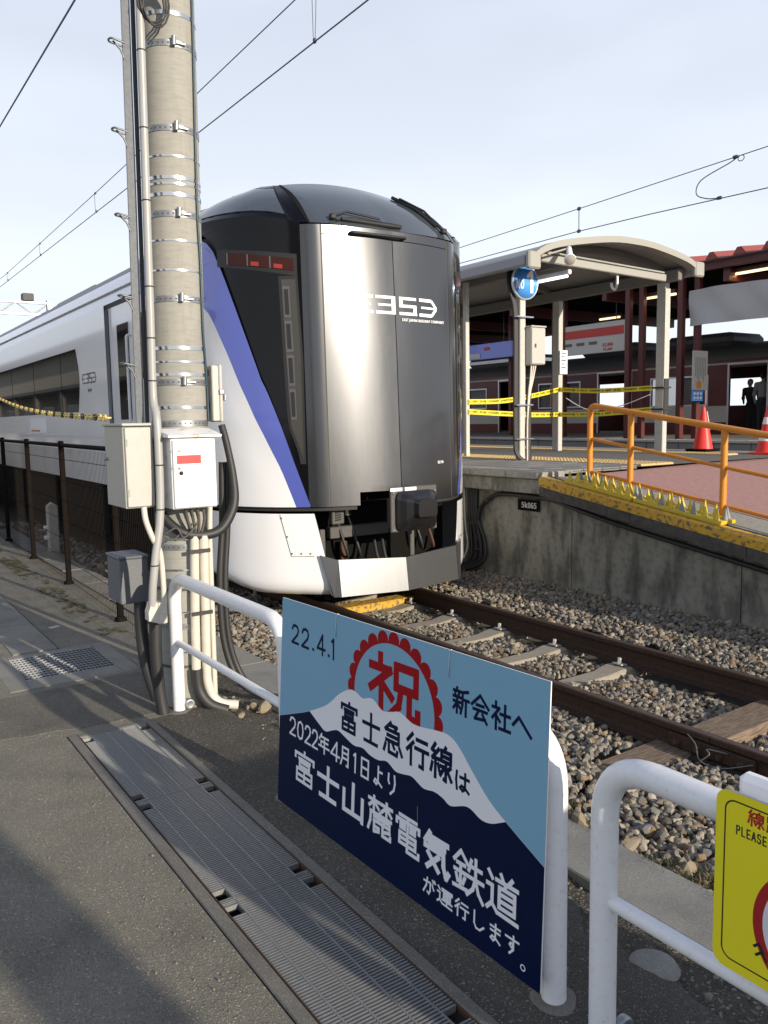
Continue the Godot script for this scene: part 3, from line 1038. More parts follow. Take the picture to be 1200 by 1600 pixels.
func build_platform() -> void:
	# body
	var t := Node3D.new()
	t.name = "platform"
	add_child(t)
	tag(t, "", "", "", "structure")
	t.position = Vector3(6.4, -0.3, -8.0)
	var st := new_st()
	rect_sheet(st, 6.75, 11.85, -60.0, -6.3, PY - 0.012)
	quad(st, Vector3(11.85, PY - 0.012, -60), Vector3(11.85, PY - 0.012, -6.3), Vector3(11.85, -0.3, -6.3), Vector3(11.85, -0.3, -60))
	put(st, "platform_surface", M.plat_asphalt, t)
	# wall in cast panels, each a little off its neighbour
	var z := -24.0
	var i := 0
	while z < 1.0:
		var l := 2.0 if z < -7.9 else 1.94
		var za := z + 0.006; var zb := z + l - 0.006
		var w := new_st()
		flat(w)
		var off := rng.randf_range(-0.004, 0.004)
		var y0 := 0.95 if za < -6.35 else ramp_y(za) - 0.19
		var y1 := 0.95 if zb < -6.35 else ramp_y(zb) - 0.19
		var xa := 6.4 + off
		quad(w, Vector3(xa, y0, za), Vector3(xa, y1, zb), Vector3(xa, -0.4, zb), Vector3(xa, -0.4, za))
		quad(w, Vector3(xa, y1, zb), Vector3(xa + 0.3, y1, zb), Vector3(xa + 0.3, -0.4, zb), Vector3(xa, -0.4, zb))
		quad(w, Vector3(xa + 0.3, y0, za), Vector3(xa, y0, za), Vector3(xa, -0.4, za), Vector3(xa + 0.3, -0.4, za))
		put(w, "wall_panel", M.wall, t)
		z += l
		i += 1
	# coping: upper lip stones and the beam below them
	z = -20.0
	while z < -6.4:
		var l := 0.6
		var zb := minf(z + l, -6.3)
		var w := new_st()
		box2(w, Vector3(6.2, PY - 0.075, z + 0.004), Vector3(6.62, PY + rng.randf_range(-0.003, 0.003), zb - 0.004), 0.012)
		put(w, "coping_stone", M.coping, t)
		z += l
	st = new_st()
	box2(st, Vector3(6.25, 0.93, -20.0), Vector3(6.7, PY - 0.08, -6.28), 0.008)
	put(st, "coping_beam", M.wall, t)
	# square grey paving by the edge
	var tiles := []
	for v in 3:
		var w := new_st()
		box(w, Vector3.ZERO, Vector3(0.292, 0.04, 0.292), 0.006)
		w.generate_normals()
		var mesh := w.commit()
		mesh.surface_set_material(0, [M.tile, M.tile2, M.coping][v])
		tiles.append(mesh)
	for a in 4:
		for b in 15:
			var p := Vector3(6.78 + a * 0.298, PY - 0.018 + rng.randf_range(-0.002, 0.002), -6.47 - b * 0.298)
			put_mesh(tiles[0 if rng.randf() < 0.6 else 1], "paving_tile", t, Transform3D(Basis(Vector3.UP, (rng.randi() % 4) * PI / 2), p))
	# raised-dot guide tiles in two lines
	var tac := new_st()
	box(tac, Vector3.ZERO, Vector3(0.296, 0.03, 0.296), 0.004)
	for a in 5:
		for b in 5: lathe(tac, Vector3(-0.116 + a * 0.058, 0.015, -0.116 + b * 0.058), [[0.019, 0.0], [0.015, 0.006], [0.006, 0.0085], [0.0, 0.009]], 6)
	tac.generate_normals()
	var tac_mesh := tac.commit()
	tac_mesh.surface_set_material(0, M.tactile)
	for b in 26:
		for x in [8.05, 8.35]: put_mesh(tac_mesh, "guide_tile", t, Transform3D(Basis(), Vector3(x, PY - 0.006, -6.48 - b * 0.3)))
	for b in 24: put_mesh(tac_mesh, "guide_tile", t, Transform3D(Basis(), Vector3(10.78, PY - 0.006, -7.2 - b * 0.3)))
	# far paving edge
	st = new_st()
	box2(st, Vector3(11.3, PY - 0.05, -40.0), Vector3(11.9, PY - 0.002, -6.3), 0.01)
	put(st, "far_coping", M.coping, t)
	build_ramp(t)

func build_ramp(t: Node3D) -> void:
	# the ramp going down at the end of the platform, with its yellow edge
	var st := new_st()
	flat(st)
	var za := -6.28; var zb := 0.9
	quad(st, Vector3(6.62, ramp_y(za) - 0.03, za), Vector3(11.85, ramp_y(za) - 0.03, za), Vector3(11.85, ramp_y(zb) - 0.03, zb), Vector3(6.62, ramp_y(zb) - 0.03, zb))
	put(st, "ramp_base", M.coping, t)
	st = new_st()
	flat(st)
	quad(st, Vector3(6.98, ramp_y(za) - 0.005, za), Vector3(11.6, ramp_y(za) + 0.05, za - 0.2), Vector3(11.6, ramp_y(zb) - 0.005, zb), Vector3(6.98, ramp_y(zb) - 0.005, zb))
	put(st, "pink_ramp_surface", M.pink, t)
	var z := za
	while z < zb - 0.1:
		var z1 := z + 1.19
		var w := new_st()
		flat(w)
		var pts := []
		for zz in [z + 0.004, z1 - 0.004]:
			var y := ramp_y(zz)
			pts.append([Vector3(6.2, y - 0.19, zz), Vector3(6.2, y - 0.012, zz), Vector3(6.215, y, zz), Vector3(6.40, y, zz), Vector3(6.40, y - 0.19, zz)])
		for k in 4: quad(w, pts[0][k], pts[0][k + 1], pts[1][k + 1], pts[1][k])
		quad(w, pts[0][4], pts[0][0], pts[1][0], pts[1][4])
		for e in 2:
			for k in [1, 2, 3]: tri(w, pts[e][0], pts[e][k], pts[e][k + 1])
		put(w, "ramp_kerb", M.dark_kerb, t)
		w = new_st()
		flat(w)
		quad(w, Vector3(6.196, ramp_y(z) - 0.09, z), Vector3(6.196, ramp_y(z1) - 0.09, z1), Vector3(6.196, ramp_y(z1) - 0.01, z1), Vector3(6.196, ramp_y(z) - 0.01, z))
		quad(w, Vector3(6.196, ramp_y(z) - 0.01, z), Vector3(6.196, ramp_y(z1) - 0.01, z1), Vector3(6.214, ramp_y(z1) + 0.004, z1), Vector3(6.214, ramp_y(z) + 0.004, z))
		quad(w, Vector3(6.214, ramp_y(z) + 0.004, z), Vector3(6.214, ramp_y(z1) + 0.004, z1), Vector3(6.33, ramp_y(z1) + 0.004, z1), Vector3(6.33, ramp_y(z) + 0.004, z))
		put(w, "yellow_edge_paint", M.edge_yellow, t)
		z = z1
	# grey concrete shoulder between kerb and pink surface
	st = new_st()
	flat(st)
	quad(st, Vector3(6.402, ramp_y(za) - 0.012, za), Vector3(6.97, ramp_y(za) - 0.008, za), Vector3(6.97, ramp_y(zb) - 0.008, zb), Vector3(6.402, ramp_y(zb) - 0.012, zb))
	put(st, "ramp_shoulder", M.coping, t)

# ---------------------------------------------------------------- canopy over platform 1
func build_canopy() -> void:
	var t := thing("platform_canopy", "barrel vaulted canopy with pale arched end and three square columns", "canopy", Vector3(10.5, PY, -8.1))
	var arch := spline([Vector2(7.34, 3.70), Vector2(7.55, 3.83), Vector2(7.91, 3.94), Vector2(8.74, 4.07), Vector2(9.3, 4.09), Vector2(9.75, 4.06), Vector2(10.35, 3.96), Vector2(10.6, 3.86)], 4)
	var z0 := -7.6; var z1 := -40.0
	# ribbed roof sheet
	var st := new_st()
	var rows := []
	for p in arch: rows.append([Vector3(p.x, p.y, z0 + 0.0), Vector3(p.x, p.y, z1)])
	sheet(st, rows)
	put(st, "roof_sheet", M.canopy_gray, t)
	st = new_st()
	rows = []
	for p in arch: rows.append([Vector3(p.x, p.y - 0.03, z0 + 0.01), Vector3(p.x, p.y - 0.03, z1)])
	sheet(st, rows, true)
	put(st, "soffit", M.canopy_under, t)
	# arched end trim
	st = new_st()
	flat(st)
	for i in arch.size() - 1:
		var a: Vector2 = arch[i]; var b: Vector2 = arch[i + 1]
		for q in [[0.012, -0.07, 0.05, -0.03]]:
			var p := [Vector3(a.x, a.y + q[0], z0 + q[2]), Vector3(b.x, b.y + q[0], z0 + q[2]), Vector3(b.x, b.y + q[1], z0 + q[2]), Vector3(a.x, a.y + q[1], z0 + q[2])]
			var r := [Vector3(a.x, a.y + q[0], z0 - 0.1), Vector3(b.x, b.y + q[0], z0 - 0.1), Vector3(b.x, b.y + q[1], z0 - 0.1), Vector3(a.x, a.y + q[1], z0 - 0.1)]
			quad(st, p[0], p[1], p[2], p[3])
			quad(st, r[0], r[1], p[1], p[0])
			quad(st, p[3], p[2], r[2], r[3])
			quad(st, r[1], r[0], r[3], r[2])
	put(st, "arch_trim", M.canopy, t)
	for s in [[7.34, 3.70], [10.6, 3.86]]:
		st = new_st()
		box2(st, Vector3(s[0] - 0.07, s[1] - 0.15, z0 - 0.02), Vector3(s[0] + 0.14, s[1] + 0.06, z0 + 0.06), 0.02)
		put(st, "end_cap", M.canopy, t)
	# gutters along both eaves
	for s in [[7.32, 3.66], [10.62, 3.80]]:
		st = new_st()
		box2(st, Vector3(s[0] - 0.05, s[1] - 0.07, z1), Vector3(s[0] + 0.05, s[1] + 0.06, z0 - 0.03), 0.015)
		put(st, "gutter", M.canopy_gray, t)
	# ribs
	for k in 9:
		var z := -8.07 - k * 2.3
		st = new_st()
		for i in arch.size() - 1:
			var a: Vector2 = arch[i]; var b: Vector2 = arch[i + 1]
			var mid := (a + b) * 0.5
			box(st, Vector3(mid.x, mid.y - 0.08, z), Vector3(a.distance_to(b) * 1.03, 0.09, 0.08), 0.0, Basis(Vector3(0, 0, 1), (b - a).angle()))
		put(st, "rib", M.beam, t)
	# long beams
	for x in [8.2, 10.48]:
		st = new_st()
		box2(st, Vector3(x - 0.06, 3.68, z1), Vector3(x + 0.06, 3.84, z0 - 0.15), 0.01)
		put(st, "long_beam", M.beam, t)
	# white tie pipe across the open end
	st = new_st()
	box(st, Vector3(8.85, 3.70, z0 - 0.12), Vector3(2.45, 0.10, 0.06), 0.01, Basis(Vector3(0, 0, 1), -0.025))
	put(st, "tie_bar", M.canopy, t)
	st = new_st()
	tube(st, [Vector3(7.7, 3.80, z0 - 0.08), Vector3(10.0, 3.735, z0 - 0.08)], 0.013, 6)
	put(st, "conduit", M.pvc_gray, t)
	for c in [[10.5, -8.07], [10.5, -10.2], [10.5, -12.66], [10.5, -15.0]]:
		st = new_st()
		box2(st, Vector3(c[0] - 0.05, PY - 0.01, c[1] - 0.075), Vector3(c[0] + 0.05, 3.7, c[1] + 0.075), 0.008)
		var col := put(st, "column", M.column, t)
		if c[1] == -8.07:
			st = new_st()
			box2(st, Vector3(c[0] - 0.045, 1.75, c[1] + 0.0755), Vector3(c[0] + 0.062, 2.28, c[1] + 0.09), 0.004)
			put(st, "black_pad", M.rubber, col)
			st = new_st()
			box2(st, Vector3(c[0] - 0.052, 2.285, c[1] + 0.0765), Vector3(c[0] + 0.06, 3.6, c[1] + 0.083))
			put(st, "white_cover", M.column, col)
	# tube lamp under the eave
	var lamp := thing("tube_lamp", "lit white tube lamp under the vaulted canopy behind the round number sign", "lamp", Vector3(8.2, 3.55, -8.3))
	st = new_st()
	box2(st, Vector3(8.17, 3.58, -8.75), Vector3(8.23, 3.64, -7.75), 0.01)
	put(st, "lamp_case", M.white, lamp)
	st = new_st()
	tube(st, [Vector3(8.2, 3.56, -8.7), Vector3(8.2, 3.56, -7.8)], 0.017, 8)
	put(st, "tube", M.lamp_white, lamp)
	area_lamp(Vector3(8.2, 3.535, -8.25), Vector2(0.04, 0.9), Color(0.95, 0.97, 1.0), 0.5)

func area_lamp(p: Vector3, size: Vector2, c: Color, e: float) -> void:
	var l := AreaLight3D.new()
	l.name = numbered("lamp_light")
	l.area_size = size
	l.light_color = c
	l.light_energy = e
	l.area_range = 12.0
	l.shadow_enabled = true
	add_child(l)
	l.position = p
	l.rotation = Vector3(-PI / 2, 0, 0)

# ---------------------------------------------------------------- the platform beyond and its buildings
func build_far_platform() -> void:
	var t := Node3D.new()
	t.name = "far_platform"
	add_child(t)
	tag(t, "", "", "", "structure")
	t.position = Vector3(16.2, -0.3, -16)
	var st := new_st()
	rect_sheet(st, 16.5, 21.45, -60, -5, PY)
	put(st, "platform_surface", M.plat_asphalt, t)
	var z := -30.0
	while z < -8.0:
		st = new_st()
		box2(st, Vector3(16.22, PY - 0.06, z + 0.005), Vector3(16.6, PY + 0.004, z + 0.895), 0.01)
		put(st, "coping_stone", M.train_cream, t)
		st = new_st()
		box2(st, Vector3(16.26, 0.86, z + 0.008), Vector3(16.6, PY - 0.062, z + 0.892), 0.012)
		put(st, "edge_block", M.tile, t)
		st = new_st()
		box2(st, Vector3(16.34, -0.3, z), Vector3(16.6, 0.855, z + 0.9), 0.0)
		put(st, "wall_block", M.wall, t)
		z += 0.9
	st = new_st()
	rect_sheet(st, 17.0, 17.3, -40, -6, PY + 0.004)
	put(st, "guide_line", M.tactile, t)
	# dark red posts in pairs
	var roof := thing("station_roof", "dark red corrugated station roof on pairs of dark red posts", "roof", Vector3(17.5, PY, -16))
	for p in [[16.95, -12.5], [17.15, -12.2], [17.5, -16.75], [17.7, -17.3], [16.9, -14.0], [17.05, -13.7], [18.5, -20.0], [18.5, -23.5]]:
		st = new_st()
		box2(st, Vector3(p[0] - 0.07, PY, p[1] - 0.07), Vector3(p[0] + 0.07, 5.1, p[1] + 0.07), 0.01)
		put(st, "post", M.maroon, roof)
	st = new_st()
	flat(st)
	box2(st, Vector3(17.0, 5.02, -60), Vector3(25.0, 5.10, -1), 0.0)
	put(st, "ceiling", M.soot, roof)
	st = new_st()
	box2(st, Vector3(16.92, 4.98, -60), Vector3(17.0, 5.16, -1), 0.01)
	put(st, "fascia", M.maroon, roof)
	# corrugated sheet with ridged ribs at its edge
	st = new_st()
	flat(st)
	quad(st, Vector3(16.8, 5.17, -60), Vector3(16.8, 5.17, -1), Vector3(21.0, 5.75, -1), Vector3(21.0, 5.75, -60))
	put(st, "roof_sheet", M.maroon_roof, roof)
	z = -1.4
	while z > -30.0:
		st = new_st()
		prism(st, [Vector2(-0.17, 0), Vector2(-0.05, 0.16), Vector2(0.05, 0.16), Vector2(0.17, 0)], Transform3D(Basis(Vector3(0, 0, -1), Vector3(-0.136, 0.99, 0), Vector3(0.99, 0.136, 0)), Vector3(16.75, 5.172, z)), 4.2)
		put(st, "roof_ridge", M.maroon_roof, roof)
		z -= 0.68
	# beams below the ceiling
	for k in 8:
		st = new_st()
		box2(st, Vector3(17.05, 4.7, -8.0 - k * 3.5), Vector3(24.5, 5.0, -7.85 - k * 3.5), 0.0)
		put(st, "cross_beam", M.maroon, roof)
	# strip lamps
	for l in [[17.3, -12.9, -13.95, 4.63, "between the canopy column and the banner"], [17.3, -10.3, -11.4, 4.86, "above the pale cloth banner"], [19.2, -16.2, -17.0, 4.55, "behind the white information board"], [19.5, -24.0, -24.9, 4.2, "beyond the blue station board"], [18.3, -27.0, -28.0, 4.3, "near the slim white post, deep under the roof"]]:
		var lamp := thing("strip_lamp", "lit warm strip lamp " + l[4], "lamp", Vector3(l[0], l[3], (l[1] + l[2]) * 0.5), "strip lamps under the station roof")
		st = new_st()
		box2(st, Vector3(l[0] - 0.08, l[3] + 0.03, l[2]), Vector3(l[0] + 0.08, l[3] + 0.12, l[1]), 0.01)
		put(st, "lamp_case", M.maroon, lamp)
		st = new_st()
		tube(st, [Vector3(l[0], l[3], l[2] + 0.03), Vector3(l[0], l[3], l[1] - 0.03)], 0.03, 6)
		put(st, "tube", M.lamp_warm, lamp)
		area_lamp(Vector3(l[0], l[3] - 0.035, (l[1] + l[2]) * 0.5), Vector2(0.06, 1.0), Color(1.0, 0.85, 0.6), 0.35)
	# pale cloth banner hung below the roof
	st = new_st()
	var rows := []
	for i in 9:
		var row := []
		for k in 25:
			var f := k / 24.0
			var zz := lerpf(-12.35, -8.8, f)
			var top := 4.60
			var y := lerpf(top, 3.79, i / 8.0)
			var x := 17.02 + 0.05 * sin(f * 9.0 + i * 0.35) * (i / 8.0) + 0.03 * sin(f * 23.0 - i * 0.6)
			row.append(Vector3(x, y + 0.02 * sin(f * 7.0) * (1.0 - i / 8.0), zz))
		rows.append(row)
	sheet(st, rows)
	tag(put(st, "cloth_banner", M.cloth), "plain pale cloth banner hanging below the dark red roof edge", "banner")
	# fare board: white hanging sign with red header
	var b := thing("fare_board", "white hanging information board with a red header strip", "sign", Vector3(17.5, 3.4, -15.8))
	st = new_st()
	box2(st, Vector3(17.46, 3.42, -17.05), Vector3(17.52, 4.22, -14.6), 0.01)
	put(st, "board", M.train_cream, b)
	st = new_st()
	box2(st, Vector3(17.45, 3.86, -17.0), Vector3(17.4595, 4.08, -14.62))
	put(st, "red_header", M.red_paint, b)
	for k in 3:
		st = new_st()
		box2(st, Vector3(17.45, 3.66, -16.7 + k * 0.45), Vector3(17.4595, 3.74, -16.42 + k * 0.45))
		put(st, "dark_strip", M.building_dark, b)
	var face := Basis(Vector3(0, 0, 1), Vector3.UP, Vector3(-1, 0, 0))
	text_part("¥2,800", 0.12, "price", M.red_paint, b, Transform3D(face, Vector3(17.452, 3.62, -15.15)))
	text_part("¥1,400", 0.10, "price", M.red_paint, b, Transform3D(face, Vector3(17.452, 3.50, -15.15)))
	for zz in [-16.8, -14.9]:
		st = new_st()
		tube(st, [Vector3(17.49, 4.2, zz), Vector3(17.49, 5.03, zz)], 0.012, 5)
		put(st, "hanger", M.wire, b)
	# blue station board
	b = thing("station_board", "blue hanging station board with a small red mark", "sign", Vector3(18, 3.6, -20.5))
	st = new_st()
	box2(st, Vector3(17.97, 3.62, -22.6), Vector3(18.03, 4.12, -19.4), 0.01)
	put(st, "board", M.t_blue, b)
	st = new_st()
	box2(st, Vector3(17.955, 3.9, -20.7), Vector3(17.969, 4.0, -20.45))
	put(st, "red_mark", M.red_paint, b)
	st = new_st()
	box2(st, Vector3(17.955, 3.66, -22.4), Vector3(17.969, 3.82, -20.9))
	put(st, "white_panel", M.train_cream, b)
	for zz in [-22.2, -19.8]:
		st = new_st()
		tube(st, [Vector3(18, 4.1, zz), Vector3(18, 5.03, zz)], 0.012, 5)
		put(st, "hanger", M.wire, b)
	# back wall far under the roof so that it reads dark
	st = new_st()
	box2(st, Vector3(16.9, -0.3, -62.0), Vector3(34, 5.4, -60.2), 0.0)
	var w := put(st, "station_house", M.building)
	tag(w, "pale station house at the end of the far platform", "building")

# ---------------------------------------------------------------- red train
func build_red_train() -> void:
	var t := thing("red_train", "dark red commuter train with a cream stripe standing at the far platform", "train", Vector3(23, 0, -18))
	var x0 := 21.6; var x1 := 24.4
	# openings on the near side: z from, z to, y from, y to, door
	var gaps := [[-10.6, -9.5, 2.0, 2.85, false], [-13.13 - 1.15, -13.13, 1.2, 3.12, true], [-16.99, -14.98, 2.0, 2.85, false], [-19.11, -17.78, 1.2, 3.12, true], [-21.9, -19.93, 2.05, 2.9, false], [-24.02, -23.41, 1.2, 3.1, true], [-25.81, -24.76, 2.1, 2.85, false]]
	gaps.sort_custom(func(a, b): return a[0] < b[0])
	var st_body := new_st()
	var z := -29.0
	for side in 2:
		var xa: float = x0 if side == 0 else x1
		var xb: float = xa + (0.07 if side == 0 else -0.07)
		z = -29.0
		var st := new_st()
		var stripe := new_st()
		for g in gaps + [[-7.0, -7.0, 1.0, 3.0, false]]:
			if g[0] > z: box2(st, Vector3(xa, 0.95, z), Vector3(xb, 3.3, g[0]))
			if g[1] > g[0]:
				box2(st, Vector3(xa, g[3], g[0]), Vector3(xb, 3.3, g[1]))
				if g[2] > 1.3 or side == 1: box2(st, Vector3(xa, 0.95, g[0]), Vector3(xb, g[2] if g[2] > 1.3 else 2.0, g[1]))
			if g[0] > z and side == 0:
				box2(stripe, Vector3(xa - 0.005, 1.5, z), Vector3(xa - 0.001, 1.97, g[0]))
			if not g[4] and g[1] > g[0] and side == 0: box2(stripe, Vector3(xa - 0.005, 1.5, g[0]), Vector3(xa - 0.001, 1.97, g[1]))
			z = g[1]
		put(st, "side_wall", M.red_train, t)
		if side == 0:
			box2(stripe, Vector3(xa - 0.005, 3.14, -29.0), Vector3(xa - 0.001, 3.19, -7.0))
			put(stripe, "cream_stripe", M.train_cream, t)
	for g in gaps:
		if g[4]:
			var st := new_st()
			for zz in [g[0] - 0.03, g[1] + 0.03]: box2(st, Vector3(x0 - 0.012, 1.0, zz - 0.03), Vector3(x0 - 0.006, g[3] + 0.05, zz + 0.03))
			box2(st, Vector3(x0 - 0.012, g[3], g[0]), Vector3(x0 - 0.006, g[3] + 0.05, g[1]))
			put(st, "door_frame", M.silver, t)
		else:
			var w := new_st()
			for zz in [g[0], g[1]]: box2(w, Vector3(x0 - 0.012, g[2], zz - 0.025), Vector3(x0 - 0.002, g[3], zz + 0.025))
			for yy in [g[2], g[3]]: box2(w, Vector3(x0 - 0.012, yy - 0.025, g[0] - 0.025), Vector3(x0 - 0.0025, yy + 0.025, g[1] + 0.025))
			var f := put(w, "window", M.silver, t)
			w = new_st()
			box2(w, Vector3(x0 + 0.03, g[2], g[0]), Vector3(x0 + 0.036, g[3], g[1]))
			put(w, "pane", M.pane, f)
	var st := new_st()
	box2(st, Vector3(x0 + 0.02, 0.9, -29), Vector3(x1 - 0.02, 1.18, -7))
	put(st, "floor", M.train_floor, t)
	st = new_st()
	var rows := []
	for p in [Vector2(x0 - 0.01, 3.28), Vector2(x0 + 0.02, 3.42), Vector2(x0 + 0.25, 3.62), Vector2(x0 + 0.9, 3.78), Vector2(23.0, 3.83), Vector2(x1 - 0.9, 3.78), Vector2(x1 - 0.25, 3.62), Vector2(x1, 3.42), Vector2(x1 + 0.01, 3.28)]:
		rows.append([Vector3(p.x, p.y, -7), Vector3(p.x, p.y, -29)])
	sheet(st, rows)
	put(st, "roof", M.train_roof, t)
	st = new_st()
	box2(st, Vector3(x0 + 0.08, 3.2, -28.9), Vector3(x1 - 0.08, 3.27, -7.1))
	put(st, "inner_ceiling", M.train_ceiling, t)
	for zz in [-29.0, -7.0]:
		st = new_st()
		box2(st, Vector3(x0, 0.95, zz - 0.04), Vector3(x1, 3.3, zz + 0.04))
		put(st, "end_wall", M.red_train, t)
	# roof units
	for u in [[-13.4, -9.4, M.silver], [-16.9, -14.6, M.train_roof], [-20.4, -18.0, M.train_roof], [-26.5, -23.0, M.silver]]:
		st = new_st()
		box2(st, Vector3(22.1, 3.72, u[0]), Vector3(23.9, 4.12, u[1]), 0.14)
		put(st, "roof_unit", u[2], t)
	st = new_st()
	box2(st, Vector3(x0 + 0.3, -0.2, -28), Vector3(x1 - 0.3, 0.9, -8))
	put(st, "underframe", M.soot, t)
	# people in the doorways
	person("person", "person in a dark top and trousers standing in the open door of the red train", Vector3(21.95, 1.18, -13.45), 1.70, PI * 0.6, M.cloth_gray, M.cloth_dark, 0.0)
	person("person", "person in dark clothes with a bent head inside the door of the red train", Vector3(22.6, 1.18, -14.2), 1.55, -PI * 0.4, M.cloth_dark, M.cloth_dark, 0.12)
	person("person", "person in dark clothes seen from behind inside the other open door of the red train", Vector3(22.7, 1.18, -18.5), 1.45, 0.4, M.cloth_dark, M.cloth_dark, 0.0)

# a standing figure: tapered capsules blended into one skin, meshed as surface nets
func person(called: String, label: String, at: Vector3, tall: float, turn: float, top: Material, legs: Material, lean: float) -> void:
	var t := thing(called, label, "person", at, "people on the red train")
	t.rotation.y = turn
	var k := tall / 1.7
	var body := [
		[Vector3(-0.09, 0.06, 0.02), Vector3(-0.09, 0.48, 0.01), 0.05, 0.062], [Vector3(-0.09, 0.48, 0.01), Vector3(-0.085, 0.88, 0), 0.065, 0.09],
		[Vector3(0.10, 0.06, 0.05), Vector3(0.095, 0.48, 0.04), 0.05, 0.062], [Vector3(0.095, 0.48, 0.04), Vector3(0.085, 0.88, 0), 0.065, 0.09],
		[Vector3(-0.09, 0.04, 0.0), Vector3(-0.10, 0.035, 0.15), 0.045, 0.035], [Vector3(0.10, 0.04, 0.03), Vector3(0.12, 0.035, 0.18), 0.045, 0.035],
		[Vector3(0, 0.90, 0), Vector3(0, 1.12, 0.01 + lean), 0.135, 0.125], [Vector3(0, 1.12, 0.01 + lean), Vector3(0, 1.32, lean * 1.5), 0.13, 0.14],
		[Vector3(-0.16, 1.37, lean * 1.5), Vector3(0.16, 1.37, lean * 1.5), 0.065, 0.065],
		[Vector3(-0.19, 1.36, lean * 1.5), Vector3(-0.23, 1.10, lean), 0.055, 0.046], [Vector3(-0.23, 1.10, lean), Vector3(-0.17, 0.92, lean + 0.14), 0.043, 0.032],
		[Vector3(0.19, 1.36, lean * 1.5), Vector3(0.24, 1.09, lean), 0.055, 0.046], [Vector3(0.24, 1.09, lean), Vector3(0.22, 0.84, lean + 0.06), 0.043, 0.032]]
	net(body, k, 0.03, 0.05, "body", top, t)
	var trousers := []
	for i in 6: trousers.append([body[i][0], body[i][1], body[i][2] + 0.006, body[i][3] + 0.006])
	trousers.append([Vector3(0, 0.90, 0), Vector3(0, 0.95, 0), 0.142, 0.14])
	net(trousers, k, 0.03, 0.05, "trousers", legs, t)
	var hz := lean * 1.9
	net([[Vector3(0, 1.40, lean * 1.6), Vector3(0, 1.47, hz + 0.01), 0.05, 0.05], [Vector3(0, 1.545, hz + 0.015), Vector3(0, 1.60, hz), 0.072, 0.082], [Vector3(0, 1.555, hz + 0.085), Vector3(0, 1.54, hz + 0.1), 0.012, 0.014], [Vector3(-0.078, 1.56, hz), Vector3(-0.08, 1.58, hz), 0.014, 0.014], [Vector3(0.078, 1.56, hz), Vector3(0.08, 1.58, hz), 0.014, 0.014]], k, 0.014, 0.02, "head", M.skin, t)
	net([[Vector3(0, 1.62, hz - 0.02), Vector3(0, 1.59, hz - 0.045), 0.088, 0.078]], k, 0.016, 0.02, "hair", M.hair, t)

func net(bones: Array, k: float, cell: float, blend: float, called: String, m: Material, parent: Node3D) -> void:
	var lo := Vector3.INF; var hi := -Vector3.INF
	for b in bones:
		for e in 2:
			var r: float = b[2 + e] + 0.04
			lo = lo.min(b[e] - Vector3.ONE * r); hi = hi.max(b[e] + Vector3.ONE * r)
	var n := Vector3i(((hi - lo) / cell).ceil()) + Vector3i.ONE
	var f := PackedFloat32Array()
	f.resize(n.x * n.y * n.z)
	for z in n.z:
		for y in n.y:
			for x in n.x:
				var p := lo + Vector3(x, y, z) * cell
				var d := 1.0
				for b in bones:
					var ab: Vector3 = b[1] - b[0]
					var h := clampf((p - b[0]).dot(ab) / ab.length_squared(), 0.0, 1.0)
					var e := p.distance_to(b[0] + ab * h) - lerpf(b[2], b[3], h)
					var q := maxf(blend - absf(d - e), 0.0) / blend
					d = minf(d, e) - q * q * blend * 0.25
				f[x + n.x * (y + n.y * z)] = d
	var at := {}
	for z in n.z - 1:
		for y in n.y - 1:
			for x in n.x - 1:
				var sum := Vector3.ZERO
				var cnt := 0
				for e in [[0, 1], [2, 3], [4, 5], [6, 7], [0, 2], [1, 3], [4, 6], [5, 7], [0, 4], [1, 5], [2, 6], [3, 7]]:
					var a := Vector3i(x + (e[0] & 1), y + (e[0] >> 1 & 1), z + (e[0] >> 2)); var b := Vector3i(x + (e[1] & 1), y + (e[1] >> 1 & 1), z + (e[1] >> 2))
					var fa := f[a.x + n.x * (a.y + n.y * a.z)]; var fb := f[b.x + n.x * (b.y + n.y * b.z)]
					if (fa < 0.0) != (fb < 0.0):
						sum += Vector3(a).lerp(Vector3(b), fa / (fa - fb))
						cnt += 1
				if cnt: at[Vector3i(x, y, z)] = (lo + sum / cnt * cell) * k
	var st := new_st()
	smooth(st)
	for c in at:
		for ax in 3:
			var u := (ax + 1) % 3; var v := (ax + 2) % 3
			if c[u] == 0 or c[v] == 0: continue
			var d := Vector3i.ZERO
			d[ax] = 1
			var c2: Vector3i = c + d
			var fa := f[c.x + n.x * (c.y + n.y * c.z)]; var fb := f[c2.x + n.x * (c2.y + n.y * c2.z)]
			if (fa < 0.0) == (fb < 0.0): continue
			var du := Vector3i.ZERO; du[u] = 1
			var dv := Vector3i.ZERO; dv[v] = 1
			var q := [c, c - du, c - du - dv, c - dv]
			if not (at.has(q[1]) and at.has(q[2]) and at.has(q[3])): continue
			if fa < 0.0: quad(st, at[q[3]], at[q[2]], at[q[1]], at[q[0]])
			else: quad(st, at[q[0]], at[q[1]], at[q[2]], at[q[3]])
	st.generate_normals()
	var o := MeshInstance3D.new()
	o.mesh = st.commit()
	o.mesh.surface_set_material(0, m)
	o.name = called
	parent.add_child(o, true)

# ---------------------------------------------------------------- express train
const TX := 4.47
var plan := []      # plan of the nose, from the middle of the front round to the side: half width, z
var plan_s := []    # running length

